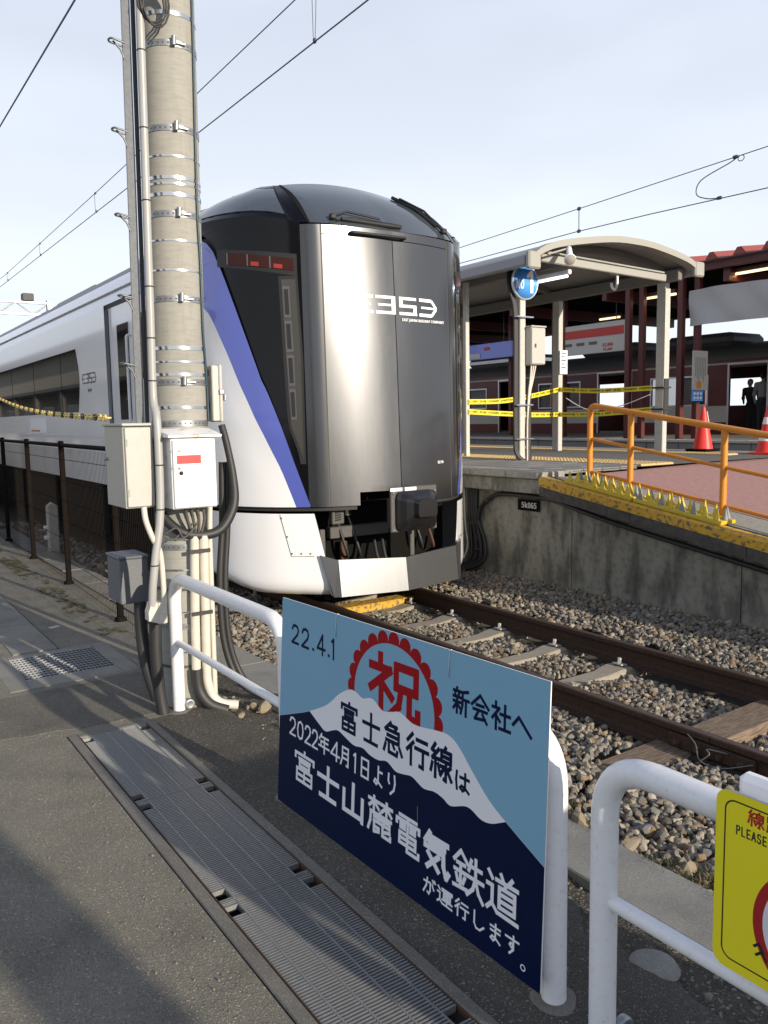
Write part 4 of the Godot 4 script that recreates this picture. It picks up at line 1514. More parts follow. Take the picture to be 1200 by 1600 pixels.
func make_plan() -> void:
	plan = spline([Vector2(0, -6.355), Vector2(0.2, -6.365), Vector2(0.45, -6.403), Vector2(0.70, -6.47), Vector2(0.79, -6.512), Vector2(0.86, -6.57), Vector2(0.95, -6.642), Vector2(1.05, -6.73), Vector2(1.13, -6.812), Vector2(1.2, -6.905), Vector2(1.3, -7.07), Vector2(1.38, -7.27), Vector2(1.43, -7.55), Vector2(1.455, -8.0), Vector2(1.4595, -8.6), Vector2(1.46, -9.45), Vector2(1.46, -9.9)], 8)
	plan_s = [0.0]
	for i in range(1, plan.size()): plan_s.append(plan_s[i - 1] + plan[i].distance_to(plan[i - 1]))

func plan_at(s: float) -> Vector2:
	for i in range(1, plan.size()):
		if plan_s[i] >= s: return plan[i - 1].lerp(plan[i], (s - plan_s[i - 1]) / (plan_s[i] - plan_s[i - 1]))
	return plan[-1]

func s_u(u: float) -> float:
	for i in range(1, plan.size()):
		if plan[i].x >= u: return lerpf(plan_s[i - 1], plan_s[i], (u - plan[i - 1].x) / (plan[i].x - plan[i - 1].x))
	return plan_s[-1]

func s_z(z: float) -> float:
	for i in range(1, plan.size()):
		if plan[i].y <= z: return lerpf(plan_s[i - 1], plan_s[i], (z - plan[i - 1].y) / (plan[i].y - plan[i - 1].y))
	return plan_s[-1]

func hull(s: float, y: float, side: float, proud := 0.0) -> Vector3:
	var p := plan_at(s)
	var q := plan_at(s + 0.01)
	var o := plan_at(maxf(s - 0.01, 0.0))
	var tg := (q - o).normalized()
	var nrm := Vector2(-tg.y, tg.x)  # outwards: forwards at the front, sideways along the side
	p += nrm * proud
	var fade := clampf(1.0 - p.x / 1.46, 0.0, 1.0)
	return Vector3(TX - side * p.x, y, p.y - (0.037 * (y - 1.84) + 0.012 * maxf(y - 2.4, 0.0)) * fade)

func table(t: Array, y: float) -> float:
	if y <= t[0][0]: return t[0][1]
	for i in range(1, t.size()):
		if y <= t[i][0]: return lerpf(t[i - 1][1], t[i][1], (y - t[i - 1][0]) / (t[i][0] - t[i - 1][0]))
	return t[-1][1]

func shoulder(s: float) -> float:
	var p := plan_at(s)
	return table([[0.0, 3.46], [0.86, 3.475], [1.04, 3.53], [1.2, 3.555], [1.35, 3.565], [1.46, 3.58]], p.x) if p.y > -7.9 else lerpf(3.58, 3.46, clampf((-7.9 - p.y) / 1.5, 0.0, 1.0))

# one skin panel between two edges that may move with height
func skin(from: Callable, to: Callable, y0: float, y1: Variant, side: float, cols: int, rows_n: int, m: Material, called: String, parent: Node, proud := 0.0) -> MeshInstance3D:
	var st := new_st()
	var rows := []
	for i in rows_n + 1:
		var row := []
		for k in cols + 1:
			var f := float(i) / rows_n
			var yt: float = y1 if y1 is float else 3.46
			var y := lerpf(y0, yt, f)
			var s := lerpf(from.call(y), to.call(y), float(k) / cols)
			if y1 is Callable:
				y = lerpf(y0, y1.call(s), f)
			row.append(hull(s, y, side, proud))
		rows.append(row)
	sheet(st, rows, side > 0)
	return put(st, called, m, parent)

func build_train() -> void:
	make_plan()
	var t := thing("express_train", "white limited express train with a dark grey nose and a blue slanting stripe", "train", Vector3(TX, 0, -8.0))
	# linear in height: edges of the coloured fields, as places along the plan
	var bb_t := [[0.97, 0.85], [1.34, 0.95], [1.70, 1.04], [2.03, 1.13], [2.12, 1.16], [2.60, 1.26], [2.86, 1.31], [3.25, 1.38], [3.37, 1.42]]
	var wb_t := [[0.97, 0.955], [1.31, 1.05], [1.51, 1.12], [1.76, 1.20], [2.11, 1.29], [2.51, 1.37], [2.82, 1.42]]
	var bb := func(y: float) -> float:
		return s_u(table(bb_t, y)) if y < 3.37 else lerpf(s_u(1.42), s_z(-8.6), (y - 3.37) / 0.21)
	var wb := func(y: float) -> float:
		return s_u(table(wb_t, y)) if y < 2.82 else lerpf(s_u(1.42), s_z(-9.44), clampf((y - 2.82) / 0.38, 0.0, 1.0))
	var at := func(v: float) -> Callable: return func(_y: float) -> float: return v
	var s70 := s_u(0.70); var s86 := s_u(0.862); var s_end := s_z(-9.45)
	for side in [1.0, -1.0]:
		# front door panels with the cut-out for the coupler
		skin(at.call(s_u(0.43)), at.call(s70 - 0.002), 0.97, 3.375, side, 8, 24, M.t_gray, "front_panel", t)
		skin(at.call(0.004), at.call(s_u(0.43)), 1.09, 3.375, side, 10, 24, M.t_gray, "front_panel", t)
		skin(at.call(s70 - 0.002), at.call(s70 + 0.012), 0.97, 3.46, side, 1, 24, M.t_rubber, "rubber_seal", t, -0.004)
		skin(at.call(s70 + 0.012), at.call(s86), 0.97, 3.46, side, 8, 24, M.t_gray, "corner_panel", t)
		skin(at.call(0.0), at.call(s70 - 0.002), 3.382, 3.46, side, 14, 2, M.t_gray, "brow_panel", t)
		skin(at.call(s86), func(y: float) -> float: return maxf(bb.call(y), s86), 0.99, shoulder, side, 16, 30, M.t_black, "black_side_panel", t)
		skin(bb, wb, 0.97, 3.41, side, 8, 34, M.t_blue, "blue_stripe", t)
		skin(func(y: float) -> float: return minf(bb.call(y), s_end - 0.01), at.call(s_end), 3.2, func(s: float) -> float: return maxf(shoulder(s) - 0.012, 3.25), side, 10, 4, M.t_blue, "blue_roof_stripe", t, -0.0006)
		skin(wb, at.call(s_end), 0.97, 3.2, side, 16, 30, M.t_white, "white_side_panel", t, 0.0004)
		# inner liner seen through the gaps
		skin(at.call(s_u(0.45)), at.call(s_end), 0.93, 3.44, side, 24, 4, M.t_seam, "inner_shell", t, -0.035)
		skin(at.call(0.0), at.call(s_u(0.45)), 1.12, 3.44, side, 6, 4, M.t_seam, "inner_shell", t, -0.035)
		build_cab_top(t, side)
		build_lamps(t, side)
		build_skirt(t, side)
	build_cab_roof(t)
	build_coupler(t)
	build_front_print(t)
	build_car_body(t)

func cab_edge(s: float, side: float) -> Vector3:
	var p := plan_at(s)
	if p.x <= 0.82:
		var u := p.x * 0.93
		return Vector3(TX - side * u, 4.035 - 0.10 * pow(p.x / 0.82, 2.0), -7.22 + 0.04 * pow(p.x / 0.82, 2.0))
	var q := clampf((s - s_u(0.82)) / (s_z(-9.45) - s_u(0.82)), 0.0, 1.0) * 5.0
	var c := [Vector3(0.763, 3.935, -7.18), Vector3(0.83, 3.97, -7.42), Vector3(0.90, 3.96, -7.75), Vector3(0.99, 3.88, -8.3), Vector3(1.08, 3.77, -8.9), Vector3(1.12, 3.69, -9.45)]
	var i := mini(int(q), 4)
	var v: Vector3 = c[i].lerp(c[i + 1], q - i)
	return Vector3(TX - side * v.x, v.y, v.z)

func cab_pt(s: float, f: float, side: float, proud := 0.0) -> Vector3:
	var a := hull(s, shoulder(s), side, -0.012 * f)
	var b := cab_edge(s, side)
	var p := a.lerp(b, f)
	var pl := plan_at(s)
	var out := Vector3(-side * (0.15 if pl.x < 0.8 else 0.75) * minf(pl.x, 1.0), 0.75, 0.6 if pl.x < 0.9 else 0.15).normalized()
	return p + out * (0.055 * sin(PI * f) + proud)

func cab_patch(t: Node, s0: float, s1: float, f0: float, f1: float, side: float, m: Material, called: String, proud := 0.0, cols := 12, rows_n := 8) -> MeshInstance3D:
	var st := new_st()
	var rows := []
	for i in rows_n + 1:
		var row := []
		for k in cols + 1: row.append(cab_pt(lerpf(s0, s1, float(k) / cols), lerpf(f0, f1, float(i) / rows_n), side, proud))
		rows.append(row)
	sheet(st, rows, side > 0)
	return put(st, called, m, t)

func build_cab_top(t: Node, side: float) -> void:
	var sp := s_u(0.80); var sq := s_u(0.93); var sr := s_z(-7.85); var se := s_z(-9.45)
	cab_patch(t, 0.0, sp, 0.0, 1.0, side, M.t_glass, "windscreen", 0.0, 16, 10)
	cab_patch(t, sp, sq, 0.0, 1.0, side, M.t_black, "windscreen_pillar", 0.0, 6, 10)
	cab_patch(t, sq, sr, 0.0, 0.10, side, M.t_black, "window_sill", 0.0, 12, 2)
	cab_patch(t, sq, sr, 0.10, 0.86, side, M.t_glass, "cab_side_window", 0.0, 12, 8)
	cab_patch(t, sq, sr, 0.86, 1.0, side, M.t_black, "window_head", 0.0, 12, 2)
	cab_patch(t, sr, se, 0.0, 1.0, side, M.t_black, "cab_quarter", 0.0, 12, 8)
	# black gaskets round the panes
	for g in [[sp - 0.012, sp + 0.012, 0.0, 1.0], [sq - 0.012, sq + 0.012, 0.0, 1.0], [sq, sr, 0.085, 0.11], [sq, sr, 0.845, 0.87]]: cab_patch(t, g[0], g[1], g[2], g[3], side, M.t_gasket, "gasket", 0.004, 8, 8)
	# wiper: two rods and a blade
	var st := new_st()
	var a := cab_pt(s_u(0.58), 0.07, side, 0.03); var b := cab_pt(s_u(0.42), 0.16, side, 0.04); var c := cab_pt(s_u(0.10), 0.10, side, 0.04)
	if side < 0: a = cab_pt(s_u(0.70), 0.10, side, 0.03); b = cab_pt(s_u(0.62), 0.45, side, 0.05); c = cab_pt(s_u(0.52), 0.78, side, 0.04)
	tube(st, [a, b, c], 0.011, 6)
	tube(st, [a + Vector3(0.03, -0.03, 0.01), b + Vector3(0.05, -0.05, 0.0), c + Vector3(0.02, -0.03, 0.01)], 0.010, 6)
	box(st, a, Vector3(0.06, 0.05, 0.05), 0.01)
	var w := put(st, "wiper", M.black, t)
	st = new_st()
	if side > 0: tube(st, [cab_pt(s_u(0.50), 0.06, side, 0.02), cab_pt(0.0, 0.05, side, 0.02), cab_pt(s_u(0.12), 0.05, -side, 0.02)], [0.018, 0.026, 0.018], 6)
	else: tube(st, [cab_pt(s_u(0.66), 0.2, side, 0.02), cab_pt(s_u(0.60), 0.55, side, 0.02), cab_pt(s_u(0.50), 0.88, side, 0.02)], [0.018, 0.026, 0.018], 6)
	put(st, "wiper_blade", M.black, w)

func build_cab_roof(t: Node) -> void:
	var st := new_st()
	var rows := []
	var front := []
	for k in 21:
		var v := k / 10.0 - 1.0
		var e := cab_edge(s_u(maxf(absf(v), 0.001) * 0.82), 1.0 if v < 0 else -1.0)
		front.append(e)
	rows.append(front)
	for j in 12:
		var q := (j + 0.6) / 12.0
		var e := cab_edge(lerpf(s_u(0.82), s_z(-9.45), q), 1.0)
		var row := []
		for k in 21:
			var v := k / 10.0 - 1.0
			row.append(Vector3(TX + (TX - e.x) * v, e.y + 0.09 * (1.0 - v * v), e.z))
		rows.append(row)
	sheet(st, rows)
	put(st, "cab_roof", M.t_black, t)
	# hand-rail bar below the windscreen
	st = new_st()
	tube(st, bend([hull(s_u(0.44), 3.40, 1, 0.0), hull(s_u(0.44), 3.40, 1, 0.05), hull(s_u(0.12), 3.40, -1, 0.05), hull(s_u(0.12), 3.40, -1, 0.0)], 0.03, 3), 0.014, 8)
	put(st, "hand_bar", M.black, t)
	st = new_st()
	box(st, Vector3(3.62, 3.93, -8.45), Vector3(0.22, 0.10, 0.9), 0.03, Basis(Vector3(1, 0, 0), 0.09))
	put(st, "roof_fairing", M.t_black, t)

func build_lamps(t: Node, side: float) -> void:
	# tail lamp band
	var s0 := s_u(0.89); var s1 := s_u(1.37)
	var st := new_st()
	var rows := []
	for i in 3:
		var row := []
		for k in 13:
			var f := k / 12.0
			var c := lerpf(3.11, 3.225, f)
			row.append(hull(lerpf(s0, s1, f), c + (i - 1) * lerpf(0.095, 0.075, f), side, 0.003))
		rows.append(row)
	sheet(st, rows, side > 0)
	var frame := put(st, "tail_lamp", M.black, t)
	for seg in 3:
		st = new_st()
		rows = []
		for i in 3:
			var row := []
			for k in 6:
				var f := 0.04 + (seg + k / 5.0 * 0.93) * 0.27
				row.append(hull(lerpf(s0, s1, f), lerpf(3.11, 3.225, f) + (i - 1) * 0.052, side, 0.007))
			rows.append(row)
		sheet(st, rows, side > 0)
		put(st, "lens", M.t_lamp_lens if seg != 1 else M.t_lamp_lens, frame)
		st = new_st()
		rows = []
		for i in 2:
			var row := []
			for k in 3:
				var f := 0.04 + (seg + 0.93 + k * 0.03) * 0.27
				row.append(hull(lerpf(s0, s1, f), lerpf(3.11, 3.225, f) + (i - 0.5) * 0.10, side, 0.008))
			rows.append(row)
		sheet(st, rows, side > 0)
		put(st, "divider", M.t_reflector, frame)
		if seg < 2:
			st = new_st()
			rows = []
			for i in 2:
				var row := []
				for k in 4:
					var f := 0.04 + (seg + 0.45 + k * 0.12) * 0.27
					row.append(hull(lerpf(s0, s1, f), lerpf(3.11, 3.225, f) - 0.045 + i * 0.035, side, 0.009))
				rows.append(row)
			sheet(st, rows, side > 0)
			put(st, "red_reflector", M.red_dim, frame)
	# tall headlamp strip
	var left := func(y: float) -> float: return s_u(table([[1.41, 0.893], [1.71, 0.972], [2.3, 0.99], [3.0, 1.005]], y))
	var right := func(y: float) -> float: return s_u(table([[1.41, 0.89], [2.3, 0.885], [3.0, 0.905]], y))
	skin(func(y: float) -> float: return right.call(y) - 0.02, func(y: float) -> float: return left.call(y) + 0.025, 1.36, 3.02, side, 4, 16, M.black, "lamp_surround", t, 0.002)
	var lamp := skin(right, left, 1.41, 2.99, side, 4, 16, M.t_lamp_clear, "headlamp", t, 0.005)
	for k in 4:
		var y0 := 1.76 + k * 0.30
		var mid := func(y: float) -> float: return lerpf(right.call(y), left.call(y), 0.45)
		var inner := func(y: float) -> float: return lerpf(right.call(y), left.call(y), 0.93)
		skin(mid, inner, y0, y0 + 0.27, side, 2, 2, M.t_reflector, "lamp_cell", lamp, 0.008)
		var mid2 := func(y: float) -> float: return lerpf(right.call(y), left.call(y), 0.56)
		var inner2 := func(y: float) -> float: return lerpf(right.call(y), left.call(y), 0.84)
		skin(mid2, inner2, y0 + 0.025, y0 + 0.245, side, 2, 2, M.black, "lamp_glass", lamp, 0.011)

func build_skirt(t: Node, side: float) -> void:
	var edge := func(y: float) -> float: return s_u(table([[0.16, 0.72], [0.91, 0.93]], y))
	var fore := func(y: float) -> float: return s_u(table([[0.16, 0.70], [0.91, 0.83]], y))
	var st := new_st()
	var rows := []
	var end := s_z(-8.75)
	for i in 15:
		var row := []
		for k in 25:
			var f := k / 24.0
			var s0: float = edge.call(0.16)
			var zb := plan_at(lerpf(s0, end, f)).y
			var bot := table([[-8.75, 0.62], [-8.2, 0.42], [-7.8, 0.31], [-7.3, 0.245], [-6.96, 0.165], [-6.4, 0.155]], zb)
			var y := lerpf(0.91, bot, i / 13.0) if i < 14 else bot
			var s := lerpf(edge.call(y), end, f)
			row.append(hull(s, y, side, 0.0 if i < 12 else -0.02 * (i - 11) * (i - 11) * 0.7))
		rows.append(row)
	sheet(st, rows, side < 0)
	var sk := put(st, "skirt", M.t_white, t)
	skin(fore, edge, 0.155, 0.91, side, 3, 8, M.t_white, "skirt_edge", t, 0.0)
	# removable hatch: fine joints and bolts
	var pts := [hull(s_u(1.07), 0.90, side, 0.002), hull(s_u(1.0), 0.52, side, 0.002), hull(s_u(0.84), 0.52, side, 0.002)]
	st = new_st()
	tube(st, pts, 0.0025, 4)
	put(st, "hatch_joint", M.t_seam, sk)
	for p in [hull(s_u(1.06), 0.87, side, 0.003), hull(s_u(1.025), 0.70, side, 0.003), hull(s_u(0.995), 0.545, side, 0.003), hull(s_u(0.93), 0.545, side, 0.003), hull(s_u(0.865), 0.545, side, 0.003)]:
		st = new_st()
		box(st, p, Vector3(0.014, 0.014, 0.014), 0.004)
		put(st, "bolt", M.machine, sk)
	# apron facets
	var c := [Vector3(TX, 0.455, -6.275), Vector3(TX, 0.146, -6.235)]
	var j := [Vector3(TX - side * 0.68, 0.49, -6.372), Vector3(TX - side * 0.68, 0.155, -6.328)]
	var o := [Vector3(TX - side * 0.815, 0.535, -6.455), Vector3(TX - side * 0.735, 0.155, -6.365)]
	for pr in [[c, j, 0.0], [j, o, 0.004]]:
		st = new_st()
		flat(st)
		var d := Vector3(side * pr[2], 0, 0)
		var a0: Vector3 = pr[0][0] - d; var a1: Vector3 = pr[0][1] - d; var b0: Vector3 = pr[1][0]; var b1: Vector3 = pr[1][1]
		var back := Vector3(0, 0, -0.025)
		for q in [[a0, b0, b1, a1], [a0 + back, b0 + back, b1 + back, a1 + back], [a0, b0, b0 + back, a0 + back], [a1, b1, b1 + back, a1 + back], [b0, b1, b1 + back, b0 + back]]:
			oriented_quad(st, q[0], q[1], q[2], q[3], (a0 + b1) * 0.5 + back * 0.5)
		put(st, "apron_panel", M.t_apron, t)

func build_coupler(t: Node) -> void:
	var st := new_st()
	box2(st, Vector3(3.55, 0.12, -45.0), Vector3(5.39, 0.93, -7.15))
	box2(st, Vector3(3.62, 0.12, -7.149), Vector3(5.32, 1.3, -6.80))
	put(st, "underframe", M.soot, t)
	st = new_st()
	box2(st, Vector3(4.21, 0.725, -6.16), Vector3(4.73, 1.135, -6.13), 0.006)
	var pl := put(st, "coupler_plate", M.machine, t)
	st = new_st()
	for x in [4.2, 4.36]:
		box2(st, Vector3(x, 1.10, -6.128), Vector3(x + 0.13, 1.13, -6.122))
	put(st, "label_strip", M.t_print, pl)
	# hood: tapering rounded box
	st = new_st()
	flat(st)
	var rings := []
	for r in [[-6.13, 0.225, 0.185, 0.915], [-6.10, 0.225, 0.185, 0.915], [-6.08, 0.205, 0.165, 0.915], [-6.03, 0.17, 0.13, 0.925], [-5.99, 0.115, 0.085, 0.945], [-5.93, 0.105, 0.075, 0.945]]:
		var ring := []
		for k in 16:
			var a := TAU * (k + 0.5) / 16.0
			var ca := cos(a); var sa := sin(a)
			ring.append(Vector3(4.48 + r[1] * signf(ca) * pow(absf(ca), 0.28), r[3] + r[2] * signf(sa) * pow(absf(sa), 0.28), r[0]))
		rings.append(ring)
	flat(st)
	for i in rings.size() - 1:
		for k in 16: quad(st, rings[i][(k + 1) % 16], rings[i][k], rings[i + 1][k], rings[i + 1][(k + 1) % 16])
	flat(st)
	for k in range(1, 15): tri(st, rings[-1][0], rings[-1][k + 1], rings[-1][k])
	put(st, "coupler_hood", M.hood, pl)
	# boxes, beams and hoses in the opening
	for b in [[Vector3(3.84, 0.79, -6.62), Vector3(3.97, 0.93, -6.55), M.machine, "spring_box"], [Vector3(3.88, 0.64, -6.74), Vector3(4.55, 0.75, -6.66), M.machine, "cross_beam"], [Vector3(4.80, 0.78, -6.5), Vector3(4.93, 0.85, -6.4), M.machine, "bracket"], [Vector3(4.86, 0.86, -6.55), Vector3(4.96, 1.0, -6.48), M.machine, "bracket"], [Vector3(4.66, 0.42, -6.5), Vector3(4.71, 0.75, -6.46), M.machine, "hanger"], [Vector3(4.02, 0.2, -6.75), Vector3(4.09, 0.6, -6.7), M.rust, "rusty_stay"], [Vector3(3.72, 0.3, -6.62), Vector3(3.78, 0.75, -6.58), M.machine, "stay"]]:
		st = new_st()
		box2(st, b[0], b[1], 0.008)
		put(st, b[3], b[2], t)
	st = new_st()
	for k in 4: tube(st, [Vector3(3.87, 0.83 + k * 0.022, -6.545), Vector3(3.93, 0.835 + k * 0.022, -6.545)], 0.007, 6)
	put(st, "spring", M.black, t)
	for x in [4.33, 4.42]:
		st = new_st()
		tube(st, spline([Vector3(x, 0.6, -6.6), Vector3(x - 0.02, 0.42, -6.5), Vector3(x + 0.05, 0.33, -6.45), Vector3(x + 0.14, 0.28, -6.5)], 5), 0.016, 6)
		put(st, "hose", M.rubber, t)
	# air hoses with their cocks, a jumper plug and a row of bolts along the plate
	for h in [[3.98, M.rubber], [4.12, M.rubber], [4.86, M.rubber], [5.0, M.rust]]:
		st = new_st()
		tube(st, spline([Vector3(h[0], 0.86, -6.74), Vector3(h[0] + 0.01, 0.70, -6.66), Vector3(h[0] + 0.05, 0.52, -6.62), Vector3(h[0] + 0.10, 0.45, -6.68), Vector3(h[0] + 0.12, 0.55, -6.76)], 5), 0.015, 8)
		var hose := put(st, "air_hose", h[1], t)
		st = new_st()
		lathe(st, Vector3(h[0], 0.84, -6.74), [[0.0, 0.06], [0.026, 0.06], [0.026, 0.02], [0.032, 0.02], [0.032, 0.0], [0.0, 0.0]], 10)
		put(st, "hose_cock", M.galv_dark, hose)
	for k in 5:
		for y in [0.745, 1.085]:
			st = new_st()
			lathe(st, Vector3(4.235 + k * 0.118, y, -6.13), [[0.011, 0.0], [0.011, 0.008], [0.0, 0.009]], 6, Basis(Vector3(1, 0, 0), PI / 2), true)
			put(st, "bolt", M.galv_dark, pl)
	for side in [-1.0, 1.0]:
		st = new_st()
		box(st, Vector3(TX + side * 0.56, 0.19, -7.6), Vector3(0.11, 0.36, 0.8), 0.03)
		put(st, "guard", M.soot, t)

func front_pt(x: float, y: float, proud: float) -> Vector3:
	return hull(s_u(maxf(absf(x), 0.0005)), y, -1.0 if x >= 0 else 1.0, proud)

func front_stroke(st: SurfaceTool, pts: Array, w: float) -> void:
	flat(st)
	for i in pts.size() - 1:
		var a: Vector2 = pts[i]; var b: Vector2 = pts[i + 1]
		var d := (b - a).normalized()
		var n := Vector2(-d.y, d.x) * w * 0.5
		var steps := 5
		for k in steps:
			var p := a.lerp(b, float(k) / steps); var q := a.lerp(b, float(k + 1) / steps)
			var c := [front_pt(p.x + n.x, p.y + n.y, 0.004), front_pt(q.x + n.x, q.y + n.y, 0.004), front_pt(q.x - n.x, q.y - n.y, 0.004), front_pt(p.x - n.x, p.y - n.y, 0.004)]
			quad(st, c[0], c[1], c[2], c[3])

func logo_strokes(x0: float, y0: float, sx: float, sy: float) -> Array:
	# the class number drawn in bars: arrow E, squared 3, squared 5, arrow 3 (unit box 4.2 wide, 1 high)
	var u := [[[[1.0, 0.92], [0.35, 0.92], [0.08, 0.5], [0.35, 0.08], [1.0, 0.08]], 0.16], [[[0.22, 0.5], [0.9, 0.5]], 0.12],
		[[[1.1, 0.92], [1.85, 0.92]], 0.16], [[[1.2, 0.5], [1.85, 0.5]], 0.12], [[[1.1, 0.08], [1.85, 0.08]], 0.16], [[[1.88, 1.0], [1.88, 0.0]], 0.26],
		[[[2.14, 0.92], [2.95, 0.92]], 0.16], [[[2.22, 1.0], [2.22, 0.45]], 0.24], [[[2.14, 0.5], [2.95, 0.5]], 0.16], [[[2.88, 0.55], [2.88, 0.0]], 0.24], [[[2.14, 0.08], [2.98, 0.08]], 0.16],
		[[[3.1, 0.92], [3.75, 0.92], [4.02, 0.5], [3.75, 0.08], [3.1, 0.08]], 0.18], [[[3.2, 0.5], [3.88, 0.5]], 0.12]]
	var out := []
	for s in u:
		var pts := []
		for p in s[0]: pts.append(Vector2(x0 + p[0] * sx, y0 + p[1] * sy))
		out.append([pts, s[1] * sy])
	return out

func build_front_print(t: Node) -> void:
	var st := new_st()
	for s in logo_strokes(-0.485, 2.708, 0.2485, 0.165): front_stroke(st, s[0], s[1])
	put(st, "class_number", M.t_print, t)
	var o := text_part("EAST JAPAN RAILWAY COMPANY", 0.034, "operator_name", M.t_print, t, Transform3D(Basis(Vector3.UP, 0.075), front_pt(0.33, 2.665, 0.006)))
	o = text_part("S210", 0.036, "set_number", M.t_print, t, Transform3D(Basis(Vector3.UP, 0.11), front_pt(0.52, 1.325, 0.005)))

func build_car_body(t: Node) -> void:
	for side in [1.0, -1.0]:
		var X := func(u: float) -> float: return TX - side * u
		# side sheets behind the crew door
		var st := new_st()
		flat(st)
		var x: float = X.call(1.46)
		for seg in [[-45.0, -10.6]]:
			quad(st, Vector3(x, 3.2, seg[0]), Vector3(x, 3.2, seg[1]), Vector3(x, 0.97, seg[1]), Vector3(x, 0.97, seg[0]))
		put(st, "white_side_panel", M.t_white, t)
		st = new_st()
		var rows := []
		var prof := [Vector2(1.46, 3.2), Vector2(1.447, 3.3), Vector2(1.41, 3.42), Vector2(1.36, 3.5)]
		for p in prof: rows.append([Vector3(X.call(p.x), p.y, -9.45), Vector3(X.call(p.x), p.y, -45.0)])
		sheet(st, rows, side < 0)
		put(st, "blue_roof_stripe", M.t_blue_roof, t)
		st = new_st()
		box2(st, Vector3(X.call(1.468), 3.325, -45), Vector3(X.call(1.435), 3.345, -9.2), 0.004)
		put(st, "rain_gutter", M.t_white, t)
		st = new_st()
		rows = []
		for p in [Vector2(1.36, 3.5), Vector2(1.27, 3.60), Vector2(1.1, 3.68), Vector2(0.6, 3.75), Vector2(0.0, 3.77)]: rows.append([Vector3(X.call(p.x), p.y, -9.45), Vector3(X.call(p.x), p.y, -45.0)])
		sheet(st, rows, side < 0)
		put(st, "roof", M.t_roof, t)
		# crew door, set back in its frame
		var xd: float = X.call(1.415)
		st = new_st()
		flat(st)
		quad(st, Vector3(xd, 3.16, -10.6), Vector3(xd, 3.16, -9.45), Vector3(xd, 0.97, -9.45), Vector3(xd, 0.97, -10.6))
		var door := put(st, "crew_door", M.t_white, t)
		st = new_st()
		quad(st, Vector3(xd, 3.2, -10.6), Vector3(x, 3.2, -10.6), Vector3(x, 0.97, -10.6), Vector3(xd, 0.97, -10.6))
		quad(st, Vector3(xd, 3.2, -9.45), Vector3(x, 3.2, -9.45), Vector3(x, 0.97, -9.45), Vector3(xd, 0.97, -9.45))
		quad(st, Vector3(xd, 3.16, -10.6), Vector3(x, 3.2, -10.6), Vector3(x, 3.2, -9.45), Vector3(xd, 3.16, -9.45))
		put(st, "door_frame", M.galv, t)
		st = new_st()
		box2(st, Vector3(xd - side * 0.001, 0.97, -10.58), Vector3(xd - side * 0.006, 3.15, -10.565))
		put(st, "door_joint", M.t_seam, door)
		st = new_st()
		box2(st, Vector3(xd - side * 0.002, 1.80, -10.22), Vector3(xd - side * 0.012, 2.93, -9.80), 0.003)
		var win := put(st, "window", M.t_window, door)
		st = new_st()
		for yy in [2.1, 2.42]: box2(st, Vector3(xd - side * 0.012, yy, -10.2), Vector3(xd - side * 0.016, yy + 0.05, -9.82))
		put(st, "window_bar", M.t_black, win)
		st = new_st()
		tube(st, bend([Vector3(x, 2.75, -9.55), Vector3(x - side * 0.06, 2.75, -9.55), Vector3(x - side * 0.06, 1.4, -9.55), Vector3(x, 1.4, -9.55)], 0.04, 4), 0.016, 8)
		put(st, "grab_rail", M.white_pipe, t)
		# little cab window ahead of the door
		st = new_st()
		box2(st, Vector3(x + side * 0.01, 2.27, -9.40), Vector3(x - side * 0.004, 2.94, -8.95), 0.003)
		win = put(st, "cab_window", M.t_window, t)
		st = new_st()
		for zz in [-9.41, -8.94]: box2(st, Vector3(x, 2.25, zz - 0.012), Vector3(x - side * 0.008, 2.96, zz + 0.012))
		for yy in [2.26, 2.95]: box2(st, Vector3(x, yy - 0.012, -9.41), Vector3(x - side * 0.0085, yy + 0.012, -8.94))
		put(st, "window_frame", M.t_black, win)
		# long passenger window with a rounded end, then more of them
		for wz in [[-11.95, -18.8], [-19.6, -26.6], [-27.4, -34.0]]:
			var poly := []
			for p in [[0.0, 1.92], [0.12, 2.25], [0.12, 2.5], [0.0, 2.79]]: poly.append(Vector2(wz[0] - 0.12 + p[0], p[1]))
			poly = spline(poly, 4)
			poly += [Vector2(wz[1], 2.79), Vector2(wz[1], 1.92)]
			st = new_st()
			var bs := Basis(Vector3(0, 0, 1), Vector3.UP, Vector3(-1, 0, 0)) if side > 0 else Basis(Vector3(0, 0, 1), Vector3.UP, Vector3(1, 0, 0))
			prism(st, poly, Transform3D(bs, Vector3(x, 0, 0)), 0.004)
			win = put(st, "passenger_window", M.t_window, t)
			st = new_st()
			for zz in [wz[0] - 1.0, wz[0] - 2.9, wz[0] - 4.8]:
				st = new_st()
				box2(st, Vector3(x - side * 0.004, 1.93, zz), Vector3(x - side * 0.007, 2.78, zz - 0.03))
				put(st, "window_post", M.t_black, win)
		# equipment boxes below the floor
		for b in [[-10.4, -9.2], [-13.2, -11.0], [-16.4, -13.8], [-20.0, -17.0], [-26.0, -21.0]]:
			st = new_st()
			box2(st, Vector3(X.call(1.42), 0.28, b[0]), Vector3(X.call(0.4), 0.93, b[1]), 0.02)
			put(st, "underfloor_box", M.soot, t)
	# side class number
	var st := new_st()
	for s in logo_strokes(-11.80, 2.29, 0.175, 0.14):
		for i in s[0].size() - 1:
			var a: Vector2 = s[0][i]; var b: Vector2 = s[0][i + 1]
			var d: Vector2 = (b - a).normalized()
			var n: Vector2 = Vector2(-d.y, d.x) * s[1] * 0.4
			quad(st, Vector3(3.0055, a.y + n.y, a.x + n.x), Vector3(3.0055, b.y + n.y, b.x + n.x), Vector3(3.0055, b.y - n.y, b.x - n.x), Vector3(3.0055, a.y - n.y, a.x - n.x))
	put(st, "class_number", M.t_logo_dark, t)
